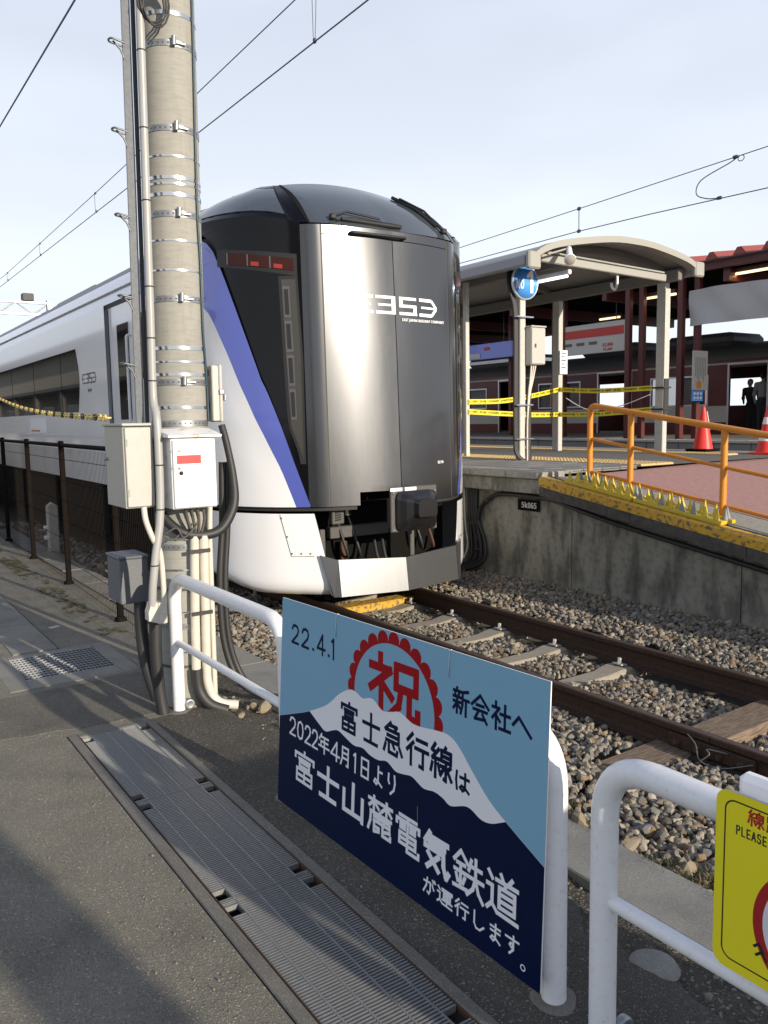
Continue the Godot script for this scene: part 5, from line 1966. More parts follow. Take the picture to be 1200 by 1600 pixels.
	var sidewall := Basis(Vector3(0, 0, 1), Vector3.UP, Vector3(-1, 0, 0))
	text_part("JR EAST", 0.05, "operator_name", M.t_logo_dark, t, Transform3D(sidewall, Vector3(3.007, 2.2, -11.42)))
	st = new_st()
	box2(st, Vector3(3.008, 1.62, -15.4), Vector3(3.0045, 1.86, -14.1))
	var pl := put(st, "notice_panel", M.t_print, t)
	st = new_st()
	box2(st, Vector3(3.0045, 1.64, -15.3), Vector3(3.003, 1.67, -14.6))
	put(st, "orange_line", M.orange, pl)
	# floor and roof gear
	st = new_st()
	box2(st, Vector3(3.05, 0.94, -45), Vector3(5.89, 1.05, -9.0))
	put(st, "floor", M.soot, t)
	st = new_st()
	box2(st, Vector3(3.045, 1.1, -45), Vector3(3.09, 3.2, -44.9))
	put(st, "end_wall", M.soot, t)
	for u in [[-16.0, -13.4, 0.22, 0.85], [-21.0, -16.4, 0.12, 0.95], [-30.0, -22.0, 0.2, 0.9]]:
		st = new_st()
		box2(st, Vector3(TX - u[3], 3.66, u[0]), Vector3(TX + u[3], 3.70 + u[2], u[1]), 0.10)
		put(st, "roof_unit", M.t_roof, t)

# ---------------------------------------------------------------- mesh fence and chain
func build_fence() -> void:
	var zs := [-5.35, -7.34, -9.44, -11.55, -13.6, -15.7, -17.8, -19.9]
	var xs := [2.07, 2.09, 2.145, 2.20, 2.25, 2.28, 2.3, 2.32]
	var t := thing("mesh_fence", "brown steel fence of posts and thin wire mesh between path and train", "fence", Vector3(2.1, 0, -7.3))
	for i in zs.size():
		var st := new_st()
		tube(st, [Vector3(xs[i], -0.2, zs[i]), Vector3(xs[i], 1.56, zs[i])], 0.03, 10)
		lathe(st, Vector3(xs[i], 1.56, zs[i]), [[0.033, 0.0], [0.03, 0.012], [0.0, 0.018]], 10)
		var p := put(st, "post", M.brown_paint, t)
		st = new_st()
		lathe(st, Vector3(xs[i], -0.03, zs[i]), [[0.06, 0.0], [0.055, 0.05], [0.034, 0.07]], 10)
		put(st, "base_collar", M.soot, p)
		if i == zs.size() - 1: continue
		var a := Vector3(xs[i], 0, zs[i]); var b := Vector3(xs[i + 1], 0, zs[i + 1])
		st = new_st()
		if i > 0:
			tube(st, [a + Vector3(0, 1.53, 0), b + Vector3(0, 1.53, 0)], 0.022, 8)
			put(st, "top_rail", M.brown_paint, t)
		for h in [0.06, 0.28, 0.50, 0.72, 0.94, 1.16, 1.38]:
			st = new_st()
			tube(st, [a + Vector3(-0.02, h, 0), b + Vector3(-0.02, h, 0)], 0.0032, 4, false)
			put(st, "line_wire", M.fence_wire, t)
		st = new_st()
		var n := int(a.distance_to(b) / 0.05)
		for k in n:
			var q := a.lerp(b, (k + 0.5) / n)
			tube(st, [q + Vector3(-0.024, 0.0, 0), q + Vector3(-0.024, 1.5, 0)], 0.0018, 3, false)
		put(st, "upright_wires", M.fence_wire, t)
	# plastic chain from the cabinet out along the fence
	var links := []
	for m in [M.chain_yellow, M.rubber]:
		var st := new_st()
		var ring := []
		for k in 13:
			var a := TAU * k / 12.0
			ring.append(Vector3(0.017 * cos(a), 0, 0.024 * sin(a) + 0.022 * signf(sin(a) if absf(sin(a)) > 0.01 else 0.0)))
		tube(st, ring, 0.006, 6, false)
		st.generate_normals()
		var mesh := st.commit()
		mesh.surface_set_material(0, m)
		links.append(mesh)
	var c := thing("plastic_chain", "yellow and black plastic chain strung from the beige cabinet along the fence", "chain", Vector3(1.36, 1.79, -5.05))
	var pts := []
	for k in 101:
		var f := k / 100.0
		pts.append(Vector3(lerpf(1.40, 2.14, f), lerpf(1.785, 2.13, f) - 0.06 * sin(PI * f), lerpf(-4.95, -12.9, f)))
	for k in 100:
		var d: Vector3 = (pts[k + 1] - pts[k]).normalized()
		var side := d.cross(Vector3.UP).normalized()
		var bs := Basis(side, side.cross(-d), d)
		if k % 2: bs = bs * Basis(Vector3(0, 0, 1), PI / 2)
		put_mesh(links[0 if k % 6 < 4 else 1], "link", c, Transform3D(bs, (pts[k] + pts[k + 1]) * 0.5))

# ---------------------------------------------------------------- concrete pole and what is strapped to it
func pole_c(y: float) -> Vector3: return Vector3(1.81 + 0.013 * y, y, -4.95)
func pole_r(y: float) -> float: return 0.172 - 0.0035 * y

func ring_on_pole(st: SurfaceTool, y: float, h: float, proud: float) -> void:
	var c := pole_c(y)
	var r := pole_r(y)
	lathe(st, c, [[r + proud, -h * 0.5], [r + proud, h * 0.5]], 48)
	lathe(st, c, [[r - 0.002, -h * 0.5], [r + proud, -h * 0.5]], 48, Basis(), true)
	lathe(st, c, [[r + proud, h * 0.5], [r - 0.002, h * 0.5]], 48, Basis(), true)

func build_pole() -> void:
	var t := thing("utility_pole", "tall round concrete pole wrapped in steel bands and cables", "pole", Vector3(1.81, 0, -4.95))
	var st := new_st()
	var prof := []
	for k in 30: prof.append([pole_r(k * 0.32), 0.0])
	smooth(st)
	for k in 29:
		var y0 := -0.3 + k * 0.32; var y1 := y0 + 0.32
		for a in 48:
			var a0 := TAU * a / 48.0; var a1 := TAU * (a + 1) / 48.0
			var p := []
			for q in [[y0, a0], [y0, a1], [y1, a1], [y1, a0]]: p.append(pole_c(q[0]) + Vector3(cos(q[1]), 0, sin(q[1])) * pole_r(q[0]))
			quad(st, p[0], p[1], p[2], p[3])
	put(st, "shaft", M.pole, t)
	# bright tension bands
	for b in [[4.07, 0.022], [3.285, 0.010], [3.165, 0.020], [3.13, 0.012], [3.07, 0.020], [2.81, 0.009], [2.64, 0.010], [2.19, 0.020], [2.11, 0.010], [2.035, 0.018], [1.84, 0.018], [1.05, 0.014], [0.86, 0.012], [0.60, 0.008], [0.35, 0.008]]:
		st = new_st()
		ring_on_pole(st, b[0], b[1], 0.0035)
		put(st, "steel_band", M.steel_band, t)
	for b in [0.26, 0.74]:
		st = new_st()
		ring_on_pole(st, b, 0.016, 0.005)
		put(st, "strap", M.machine, t)
	# perforated bands with a bolt lug in front
	for y in [3.905, 3.44, 2.96, 2.475, 1.99, 1.745, 1.0, 0.51]:
		st = new_st()
		ring_on_pole(st, y, 0.036, 0.004)
		var band := put(st, "perforated_band", M.galv, t)
		for k in 15:
			var a := 0.25 + k * 0.185
			var r := pole_r(y) + 0.0045
			st = new_st()
			var n := Vector3(cos(a), 0, sin(a))
			lathe(st, pole_c(y) + n * r, [[0.0055, 0.0], [0.0, 0.0006]], 8, Basis(Vector3.UP.cross(n), n, Vector3.UP.cross(n).cross(n)))
			put(st, "hole", M.machine, band)
		if y > 1.9:
			st = new_st()
			var f := pole_c(y) + Vector3(-0.03, 0, pole_r(y) + 0.018)
			tube(st, [f + Vector3(0, -0.018, 0), f + Vector3(0, 0.03, 0)], 0.014, 10)
			box(st, f + Vector3(0.04, 0, -0.008), Vector3(0.07, 0.016, 0.014), 0.004)
			put(st, "bolt_lug", M.galv, band)
	# step irons on the left
	for y in [3.86, 3.385, 2.92, 2.47, 2.085]:
		st = new_st()
		var c := pole_c(y)
		var a := Vector3(c.x - 0.292, y, -4.885)
		tube(st, bend([a, a + Vector3(-0.075, 0.01, 0.0), a + Vector3(-0.085, 0.01, 0.03), a + Vector3(-0.075, 0.01, 0.055), a + Vector3(0.0, -0.002, 0.055)], 0.025, 4), 0.0055, 6)
		tube(st, [a + Vector3(-0.06, 0.006, 0.03), a + Vector3(-0.02, -0.03, 0.03), a + Vector3(0.0, -0.075, 0.03)], 0.0055, 6)
		put(st, "step_iron", M.galv_dark, t)
	# channel and grey conduit running up the left side
	st = new_st()
	for k in 8:
		var y0 := 1.72 + k * 0.55; var y1 := y0 + 0.55
		flat(st)
		var p := []
		for y in [y0, y1]:
			var c := pole_c(y)
			for q in [Vector3(-0.292, 0, 0.08), Vector3(-0.25, 0, 0.095), Vector3(-0.25, 0, 0.06), Vector3(-0.288, 0, 0.05)]: p.append(c + q)
		for i in 4: quad(st, p[i], p[(i + 1) % 4], p[4 + (i + 1) % 4], p[4 + i])
	put(st, "cable_channel", M.galv_dark, t)
	st = new_st()
	tube(st, [pole_c(6.0) + Vector3(-0.235, 0, 0.10), pole_c(3.5) + Vector3(-0.235, 0, 0.10), pole_c(1.7) + Vector3(-0.235, 0, 0.10)], 0.013, 8)
	put(st, "black_cable", M.rubber, t)
	st = new_st()
	var pts := []
	for y in [6.0, 5.0, 4.0, 3.4, 3.1, 2.7, 2.35, 1.9]: pts.append(pole_c(y) + Vector3(-0.188 - pole_r(y) * 0.2, 0, 0.175))
	pts += [Vector3(1.612, 1.75, -4.72), Vector3(1.60, 1.25, -4.70), Vector3(1.555, 0.98, -4.69), Vector3(1.53, 0.80, -4.69), Vector3(1.525, 0.69, -4.70)]
	tube(st, spline(pts, 4), 0.0235, 12)
	var cond := put(st, "grey_conduit", M.pvc_gray, t)
	for y in [3.86, 3.44, 3.02, 2.49, 2.2, 1.95, 1.52, 1.28, 0.95]:
		var best: Vector3 = pts[0]
		var sp := spline(pts, 4)
		for q in sp:
			if absf(q.y - y) < absf(best.y - y): best = q
		st = new_st()
		lathe(st, best, [[0.0238, -0.004], [0.0255, -0.003], [0.0255, 0.003], [0.0238, 0.004]], 12)
		put(st, "cable_tie", M.rubber, cond)
	# blue-green cable down the right of the shaft
	st = new_st()
	pts = []
	for q in [[6.0, 0.62], [4.15, 0.66], [3.4, 0.60], [2.95, 0.60], [2.7, 0.68], [2.3, 0.72], [2.1, 0.86], [1.9, 0.98], [1.76, 1.02]]:
		var r := pole_r(q[0]) + 0.009
		pts.append(pole_c(q[0]) + Vector3(sin(q[1]) * r, 0, cos(q[1]) * r))
	tube(st, spline(pts, 5), 0.0075, 7)
	put(st, "blue_cable", M.blue_cable, t)
	# coil of thin cable at the very top of the view
	st = new_st()
	for k in 3:
		var ring := []
		for i in 17:
			var a := TAU * i / 16.0
			ring.append(Vector3(1.70 + 0.075 * cos(a) + 0.01 * k, 4.07 + (0.10 + 0.015 * k) * sin(a), -4.755 + 0.012 * k))
		tube(st, ring, 0.006, 6, false)
	put(st, "cable_coil", M.rubber, t)
	# long cream pipes down the front
	st = new_st()
	tube(st, [Vector3(1.815, 1.07, -4.745), Vector3(1.80, 0.6, -4.745), Vector3(1.792, 0.22, -4.745)], 0.028, 12)
	put(st, "cream_pipe", M.pvc_cream, t)
	st = new_st()
	tube(st, bend([Vector3(1.872, 1.07, -4.74), Vector3(1.852, 0.14, -4.735), Vector3(1.90, 0.02, -4.70), Vector3(2.02, 0.0, -4.66)], 0.12, 6), 0.029, 12)
	put(st, "cream_pipe", M.pvc_cream, t)
	st = new_st()
	tube(st, [Vector3(1.93, 1.25, -4.765), Vector3(1.92, 1.02, -4.765), Vector3(1.905, 0.03, -4.74)], 0.017, 10)
	put(st, "cream_pipe", M.pvc_cream, t)
	st = new_st()
	tube(st, spline([Vector3(1.792, 0.25, -4.745), Vector3(1.80, 0.12, -4.735), Vector3(1.85, 0.03, -4.70), Vector3(1.95, -0.02, -4.66)], 5), 0.036, 10)
	put(st, "black_sleeve", M.rubber, t)
	for y in [0.98, 0.60]:
		st = new_st()
		box2(st, Vector3(1.765, y - 0.012, -4.712), Vector3(1.90, y + 0.012, -4.705), 0.002)
		put(st, "pipe_strap", M.rubber, t)
	# black cables hanging round the pole below the boxes
	st = new_st()
	tube(st, spline([Vector3(2.055, 1.73, -4.83), Vector3(2.07, 1.62, -4.80), Vector3(2.095, 1.42, -4.78), Vector3(2.085, 1.24, -4.76), Vector3(1.99, 1.10, -4.74), Vector3(1.86, 1.07, -4.745), Vector3(1.74, 1.10, -4.76), Vector3(1.655, 1.20, -4.83), Vector3(1.64, 1.32, -4.9)], 5), [0.022, 0.022, 0.022, 0.022, 0.022, 0.022, 0.022, 0.022, 0.023, 0.024, 0.025, 0.026, 0.027, 0.028, 0.029, 0.030, 0.030, 0.030, 0.030, 0.030, 0.030, 0.03, 0.03, 0.03, 0.03, 0.03, 0.03, 0.03, 0.03, 0.03, 0.03, 0.03, 0.03, 0.03, 0.03, 0.03, 0.03, 0.03, 0.03, 0.03, 0.03], 10)
	put(st, "thick_cable", M.rubber, t)
	for d in [[0.0, 0.0], [0.035, 0.02]]:
		st = new_st()
		tube(st, spline([Vector3(2.06 + d[0], 1.5, -4.86), Vector3(2.05 + d[0], 1.1, -4.87), Vector3(2.02 + d[0], 0.75, -4.87), Vector3(2.025 + d[0], 0.38, -4.86), Vector3(2.08 + d[0], 0.14, -4.82), Vector3(2.16 + d[0], 0.03, -4.74 + d[1]), Vector3(2.3, -0.01, -4.66 + d[1])], 5), 0.021, 9)
		put(st, "black_cable", M.rubber, t)
	for k in 4:
		st = new_st()
		var x := 1.75 + k * 0.035
		tube(st, spline([Vector3(x, 1.26, -4.70), Vector3(x + 0.02, 1.17, -4.72), Vector3(1.815 + 0.012 * k, 1.06, -4.74)], 4), 0.009, 6)
		put(st, "box_cable", M.machine, t)
	st = new_st()
	tube(st, spline([Vector3(1.64, 1.1, -4.74), Vector3(1.70, 1.13, -4.72), Vector3(1.74, 1.07, -4.72), Vector3(1.80, 1.12, -4.71), Vector3(1.83, 1.16, -4.71)], 5), 0.006, 6)
	tube(st, spline([Vector3(1.62, 1.09, -4.74), Vector3(1.68, 1.06, -4.74), Vector3(1.73, 1.10, -4.73)], 5), 0.006, 6)
	put(st, "loose_wire", M.machine, t)
	st = new_st()
	tube(st, spline([Vector3(1.51, 1.27, -4.72), Vector3(1.515, 1.19, -4.71), Vector3(1.545, 1.09, -4.70), Vector3(1.585, 1.0, -4.70), Vector3(1.595, 0.85, -4.70), Vector3(1.597, 0.70, -4.70)], 5), 0.0165, 10)
	put(st, "cream_pipe", M.pvc_cream, t)
	for q in [[1.575, 0.036, -4.80]]:
		st = new_st()
		tube(st, spline([Vector3(q[0], 0.62, q[2]), Vector3(q[0] - 0.01, 0.4, q[2]), Vector3(q[0] + 0.0, 0.15, q[2]), Vector3(q[0] + 0.02, -0.05, q[2] + 0.02)], 4), q[1], 10)
		put(st, "black_sleeve", M.rubber, t)
	build_boxes()

func build_boxes() -> void:
	# beige cabinet
	var t := thing("beige_cabinet", "tall beige steel cabinet hung beside the concrete pole under the chain end", "cabinet", Vector3(1.5, 1.26, -4.9))
	var st := new_st()
	box2(st, Vector3(1.425, 1.26, -5.14), Vector3(1.595, 1.735, -4.775), 0.004)
	put(st, "case", M.cream, t)
	st = new_st()
	box2(st, Vector3(1.433, 1.268, -4.774), Vector3(1.593, 1.728, -4.758), 0.004)
	var d := put(st, "door", M.cream_door, t)
	for y in [1.35, 1.64]:
		st = new_st()
		tube(st, [Vector3(1.443, y - 0.02, -4.758), Vector3(1.443, y + 0.02, -4.758)], 0.005, 6)
		put(st, "hinge", M.cream, d)
	st = new_st()
	box2(st, Vector3(1.415, 1.7355, -5.15), Vector3(1.605, 1.752, -4.745), 0.004)
	put(st, "lid", M.cream, t)
	st = new_st()
	lathe(st, Vector3(1.425, 1.54, -5.1), [[0.01, 0.0], [0.01, 0.02], [0.0, 0.024]], 8, Basis(Vector3(0, 0, 1), PI / 2))
	put(st, "latch", M.galv, t)
	st = new_st()
	box2(st, Vector3(1.59, 1.4, -4.98), Vector3(1.68, 1.44, -4.9))
	box2(st, Vector3(1.59, 1.62, -4.98), Vector3(1.68, 1.66, -4.9))
	put(st, "bracket", M.galv, t)
	# white cabinet with the red sticker
	t = thing("white_cabinet", "white steel cabinet with rust spots and a red sticker on its door", "cabinet", Vector3(1.8, 1.25, -4.7))
	st = new_st()
	box2(st, Vector3(1.655, 1.25, -4.80), Vector3(1.925, 1.665, -4.635), 0.004)
	put(st, "case", M.white_box, t)
	st = new_st()
	box2(st, Vector3(1.662, 1.256, -4.634), Vector3(1.92, 1.652, -4.618), 0.004)
	d = put(st, "door", M.white_box, t)
	st = new_st()
	box2(st, Vector3(1.682, 1.513, -4.618), Vector3(1.828, 1.562, -4.6165))
	put(st, "red_sticker", M.red_sticker, d)
	st = new_st()
	lathe(st, Vector3(1.705, 1.46, -4.618), [[0.012, 0.0], [0.012, 0.004], [0.0, 0.0045]], 12, Basis(Vector3(1, 0, 0), PI / 2))
	put(st, "lock_hole", M.black, d)
	st = new_st()
	prism(st, [Vector2(0.0, 0.0), Vector2(0.215, 0.0), Vector2(0.215, 0.045), Vector2(0.20, 0.05), Vector2(0.0, 0.012)], Transform3D(Basis(Vector3(0, 0, -1), Vector3.UP, Vector3(1, 0, 0)), Vector3(1.63, 1.666, -4.60)), 0.325)
	put(st, "lid", M.white_box, t)
	# small pale box at the right of the shaft
	t = thing("junction_box", "narrow pale grey junction box with a padlock on the right of the pole", "box", Vector3(2.03, 1.76, -4.9))
	st = new_st()
	box2(st, Vector3(2.0, 1.755, -4.98), Vector3(2.045, 2.095, -4.82), 0.006)
	put(st, "case", M.column, t)
	st = new_st()
	box2(st, Vector3(2.0455, 1.75, -4.985), Vector3(2.066, 2.10, -4.815), 0.006)
	d = put(st, "lid", M.column, t)
	st = new_st()
	box2(st, Vector3(2.04, 1.92, -4.813), Vector3(2.07, 1.95, -4.805), 0.003)
	box2(st, Vector3(2.068, 1.88, -4.825), Vector3(2.08, 1.92, -4.8), 0.003)
	put(st, "padlock", M.galv, d)
	st = new_st()
	for y in [1.83, 2.03]: box2(st, Vector3(1.965, y, -4.93), Vector3(2.0, y + 0.04, -4.87), 0.003)
	put(st, "bracket", M.machine, t)
	# dark grey box low on the left
	t = thing("grey_box", "dark blue grey sheet steel box behind the foot of the pole", "box", Vector3(1.57, 0.62, -5.3))
	st = new_st()
	box2(st, Vector3(1.475, 0.62, -5.42), Vector3(1.655, 0.905, -5.15), 0.006)
	put(st, "case", M.gray_box, t)
	st = new_st()
	box2(st, Vector3(1.468, 0.906, -5.43), Vector3(1.662, 0.922, -5.14), 0.005)
	put(st, "lid", M.gray_box, t)
	st = new_st()
	tube(st, spline([Vector3(1.61, 0.63, -5.2), Vector3(1.605, 0.4, -5.18), Vector3(1.61, 0.2, -5.12), Vector3(1.65, -0.05, -5.0)], 5), 0.04, 10)
	put(st, "stand_pipe", M.rubber, t)
	# little cream junction at the end of the conduit
	t = thing("conduit_cover", "small cream plastic conduit cover low on the front of the pole", "cover", Vector3(1.56, 0.58, -4.72))
	st = new_st()
	prism(st, [Vector2(0, 0.02), Vector2(0.055, 0.0), Vector2(0.055, 0.125), Vector2(0.02, 0.125), Vector2(0.0, 0.07)], Transform3D(Basis(), Vector3(1.495, 0.585, -4.75)), 0.07)
	put(st, "cover_body", M.pvc_cream, t)
	st = new_st()
	box2(st, Vector3(1.5505, 0.578, -4.76), Vector3(1.605, 0.706, -4.675), 0.006)
	put(st, "cover_side", M.pvc_cream, t)

# ---------------------------------------------------------------- white tubular guard rails
func build_railings() -> void:
	var rails := [[-4.785, -3.34, 1.69, "white tubular guard rail standing against the concrete pole"], [-3.12, -1.655, 1.705, "white tubular guard rail carrying the blue and navy banner"], [-1.455, 0.0, 1.69, "white tubular guard rail carrying the yellow warning sign"]]
	for r in rails:
		var t := thing("guard_rail", r[3], "railing", Vector3(r[2], 0, (r[0] + r[1]) * 0.5), "white guard rails along the path")
		var st := new_st()
		tube(st, bend([Vector3(r[2], -0.05, r[0]), Vector3(r[2], 0.83, r[0]), Vector3(r[2], 0.83, r[1]), Vector3(r[2], -0.05, r[1])], 0.17, 12), 0.0375, 24)
		put(st, "hoop", M.white_pipe, t)
		st = new_st()
		tube(st, [Vector3(r[2], 0.43, r[0] + 0.02), Vector3(r[2], 0.43, r[1] - 0.02)], 0.0213, 16)
		put(st, "middle_rail", M.white_pipe, t)
		for z in [r[0], r[1]]:
			st = new_st()
			lathe(st, Vector3(r[2], -0.01, z), [[0.0, 0.015], [0.055, 0.015], [0.075, 0.008], [0.08, 0.0]], 20)
			put(st, "mortar_collar", M.kerb, t)
			st = new_st()
			var dir := 1.0 if z == r[0] else -1.0
			lathe(st, Vector3(r[2] + 0.055, 0.035, z + 0.03 * dir), [[0.034, -0.012], [0.034, 0.006], [0.028, 0.012], [0.02, 0.010], [0.0, 0.010]], 20, Basis(Vector3(1, 0, 0), PI / 2) )
			put(st, "lock_disc", M.galv, t)
	# pipe stub left in the ground by the rail
	var st := new_st()
	lathe(st, Vector3(2.1, -0.02, -1.6), [[0.0, 0.012], [0.05, 0.012], [0.075, 0.006], [0.085, -0.01]], 18)
	tag(put(st, "mortar_patch", M.slab), "pale round mortar patch in the broken asphalt beside the guard rails", "patch")

# ---------------------------------------------------------------- lettering
const GLYPH := {
	"富": [[50, 2, 50, 12], [8, 28, 8, 14, 92, 14, 92, 28], [24, 28, 76, 28], [28, 37, 72, 37, 72, 50, 28, 50, 28, 37], [16, 60, 84, 60, 84, 96, 16, 96, 16, 60], [50, 60, 50, 96], [16, 78, 84, 78]],
	"士": [[6, 38, 94, 38], [50, 4, 50, 94], [16, 94, 84, 94]],
	"山": [[50, 6, 50, 90], [10, 34, 10, 90, 90, 90], [90, 34, 90, 98]],
	"麓": [[4, 12, 46, 12], [25, 2, 25, 36], [25, 14, 6, 32], [25, 14, 44, 30], [54, 12, 96, 12], [75, 2, 75, 36], [75, 14, 56, 32], [75, 14, 94, 32], [50, 38, 50, 45], [12, 45, 94, 45], [14, 45, 12, 72, 4, 96], [26, 55, 88, 55, 88, 66, 26, 66], [44, 45, 44, 66], [66, 45, 66, 66], [28, 73, 28, 96, 48, 90], [28, 82, 48, 82], [62, 73, 62, 95, 92, 95, 92, 86], [90, 76, 64, 84]],
	"電": [[18, 6, 82, 6], [8, 30, 8, 18, 92, 18, 92, 30], [50, 6, 50, 44], [22, 28, 40, 28], [22, 38, 40, 38], [60, 28, 78, 28], [60, 38, 78, 38], [20, 51, 80, 51, 80, 78, 20, 78, 20, 51], [20, 64, 80, 64], [50, 51, 50, 93, 92, 93, 92, 82]],
	"気": [[26, 4, 10, 30], [24, 14, 90, 14], [24, 28, 80, 28], [10, 42, 76, 42, 78, 70, 88, 94, 96, 80], [60, 54, 20, 92], [22, 56, 60, 90]],
	"鉄": [[26, 4, 4, 30], [26, 4, 48, 26], [14, 34, 40, 34], [6, 52, 46, 52], [26, 34, 26, 90], [12, 62, 18, 78], [40, 62, 34, 78], [4, 92, 48, 88], [60, 12, 52, 38], [58, 26, 92, 26], [50, 52, 98, 52], [74, 6, 74, 50, 66, 76, 48, 96], [75, 54, 84, 80, 98, 96]],
	"道": [[46, 4, 52, 14], [80, 4, 72, 14], [32, 20, 96, 20], [62, 20, 58, 32], [42, 34, 88, 34, 88, 78, 42, 78, 42, 34], [42, 48, 88, 48], [42, 63, 88, 63], [8, 8, 20, 22], [4, 38, 20, 38, 20, 76, 4, 92], [20, 78, 36, 92, 98, 94]],
	"急": [[40, 2, 14, 26], [38, 10, 68, 10, 58, 24], [18, 26, 78, 26, 78, 58, 18, 58], [24, 42, 78, 42], [16, 70, 8, 92], [32, 66, 32, 92, 70, 94, 72, 82], [50, 64, 58, 76], [82, 68, 94, 88]],
	"行": [[30, 4, 8, 28], [34, 28, 6, 56], [24, 46, 24, 96], [48, 16, 92, 16], [42, 42, 98, 42], [76, 42, 76, 92, 62, 90]],
	"線": [[24, 2, 10, 22, 28, 26], [40, 14, 12, 44, 42, 42], [26, 44, 26, 96], [12, 58, 6, 82], [38, 56, 44, 74], [70, 2, 64, 12], [52, 14, 92, 14, 92, 42, 52, 42, 52, 14], [52, 28, 92, 28], [72, 46, 72, 94, 64, 92], [50, 58, 66, 58, 48, 84], [92, 52, 78, 64], [74, 58, 96, 88]],
	"路": [[8, 6, 40, 6, 40, 34, 8, 34, 8, 6], [24, 34, 24, 86], [24, 58, 42, 58], [10, 52, 10, 88], [4, 92, 44, 84], [66, 2, 50, 30], [62, 14, 90, 14, 52, 58], [60, 26, 96, 56], [58, 64, 92, 64, 92, 94, 58, 94, 58, 64]],
	"は": [[14, 8, 10, 50, 16, 94], [36, 30, 92, 30], [68, 6, 68, 80, 52, 92, 36, 82, 48, 70, 70, 76, 92, 92]],
	"年": [[28, 2, 8, 32], [24, 16, 88, 16], [24, 40, 84, 40], [24, 40, 24, 66], [4, 66, 96, 66], [54, 16, 54, 98]],
	"月": [[24, 6, 24, 60, 8, 96], [24, 6, 82, 6, 82, 94, 66, 92], [24, 34, 82, 34], [24, 60, 82, 60]],
	"日": [[18, 6, 82, 6, 82, 94, 18, 94, 18, 6], [18, 50, 82, 50]],
	"よ": [[52, 4, 52, 78, 36, 92, 16, 84, 26, 70, 52, 76, 86, 92], [54, 28, 86, 26]],
	"り": [[22, 8, 20, 40, 28, 52], [70, 6, 76, 40, 68, 74, 40, 98]],
	"が": [[10, 30, 60, 26, 60, 70, 50, 92, 38, 84], [36, 6, 30, 50, 8, 92], [74, 30, 88, 56], [76, 4, 84, 16], [90, 2, 98, 14]],
	"運": [[34, 22, 34, 10, 96, 10, 96, 22], [42, 22, 90, 22], [44, 32, 86, 32, 86, 58, 44, 58, 44, 32], [44, 45, 86, 45], [34, 70, 98, 70], [65, 14, 65, 84], [8, 8, 20, 22], [4, 38, 20, 38, 20, 76, 4, 92], [20, 78, 36, 92, 98, 94]],
	"し": [[26, 6, 26, 70, 40, 92, 64, 92, 90, 66]],
	"ま": [[14, 22, 86, 22], [16, 44, 84, 44], [52, 4, 52, 80, 36, 94, 18, 86, 30, 72, 54, 76, 86, 94]],
	"す": [[6, 22, 96, 22], [60, 4, 60, 52, 48, 64, 34, 54, 44, 42, 60, 48, 60, 70, 34, 98]],
	"新": [[26, 2, 26, 12], [6, 14, 48, 14], [14, 20, 18, 32], [40, 20, 34, 32], [4, 36, 50, 36], [6, 54, 48, 54], [27, 38, 27, 96], [26, 58, 6, 82], [28, 60, 46, 76], [92, 6, 60, 14], [60, 14, 60, 60, 50, 94], [60, 40, 98, 40], [80, 40, 80, 98]],
	"会": [[50, 2, 4, 42], [50, 2, 96, 42], [30, 38, 70, 38], [14, 56, 88, 56], [44, 56, 24, 88], [22, 90, 80, 84], [64, 68, 88, 96]],
	"社": [[24, 2, 24, 14], [6, 22, 42, 22, 6, 62], [26, 44, 26, 98], [30, 52, 46, 68], [48, 40, 98, 40], [72, 6, 72, 92], [44, 92, 100, 92]],
	"祝": [[24, 0, 24, 14], [4, 22, 44, 22, 4, 62], [26, 44, 26, 100], [30, 50, 48, 68], [56, 10, 94, 10, 94, 46, 56, 46, 56, 10], [66, 46, 62, 76, 46, 96], [82, 46, 82, 90, 98, 92, 98, 76]],
	"へ": [[4, 60, 34, 28, 96, 82]],
	"0": [[50, 4, 24, 14, 14, 50, 24, 86, 50, 96, 76, 86, 86, 50, 76, 14, 50, 4]],
	"1": [[28, 18, 54, 6, 54, 98]],
	"2": [[14, 26, 26, 8, 50, 4, 74, 10, 84, 28, 74, 50, 14, 96, 88, 96]],
	"4": [[66, 98, 66, 4, 10, 72, 94, 72]],
	".": [[44, 90, 56, 90]],
	"P": [[18, 98, 18, 4, 66, 4, 84, 16, 84, 38, 66, 50, 18, 50]],
	"L": [[18, 2, 18, 96, 84, 96]],
	"E": [[84, 4, 18, 4, 18, 96, 84, 96], [18, 50, 76, 50]],
	"A": [[6, 98, 50, 4, 94, 98], [22, 66, 78, 66]],
	"S": [[84, 20, 66, 4, 34, 4, 16, 20, 24, 44, 76, 56, 86, 78, 66, 96, 34, 96, 12, 80]],
}

func ink_line(im: Image, a: Vector2, b: Vector2, w: float, col: Color) -> void:
	var r := w * 0.5
	var d := b - a
	var l := d.length()
	if l < 0.01: return
	d /= l
	var lo := a.min(b) - Vector2.ONE * (w + 1); var hi := a.max(b) + Vector2.ONE * (w + 1)
	for y in range(maxi(int(lo.y), 0), mini(int(hi.y) + 1, im.get_height())):
		for x in range(maxi(int(lo.x), 0), mini(int(hi.x) + 1, im.get_width())):
			var p := Vector2(x + 0.5, y + 0.5) - a
			var u := p.dot(d)
			var v := absf(p.cross(d))
			var e := maxf(v - r, maxf(-u - r * 0.8, u - l - r * 0.8))
			if e < 0.5:
				var k := clampf(0.5 - e, 0.0, 1.0)
				im.set_pixel(x, y, im.get_pixel(x, y).lerp(col, k))

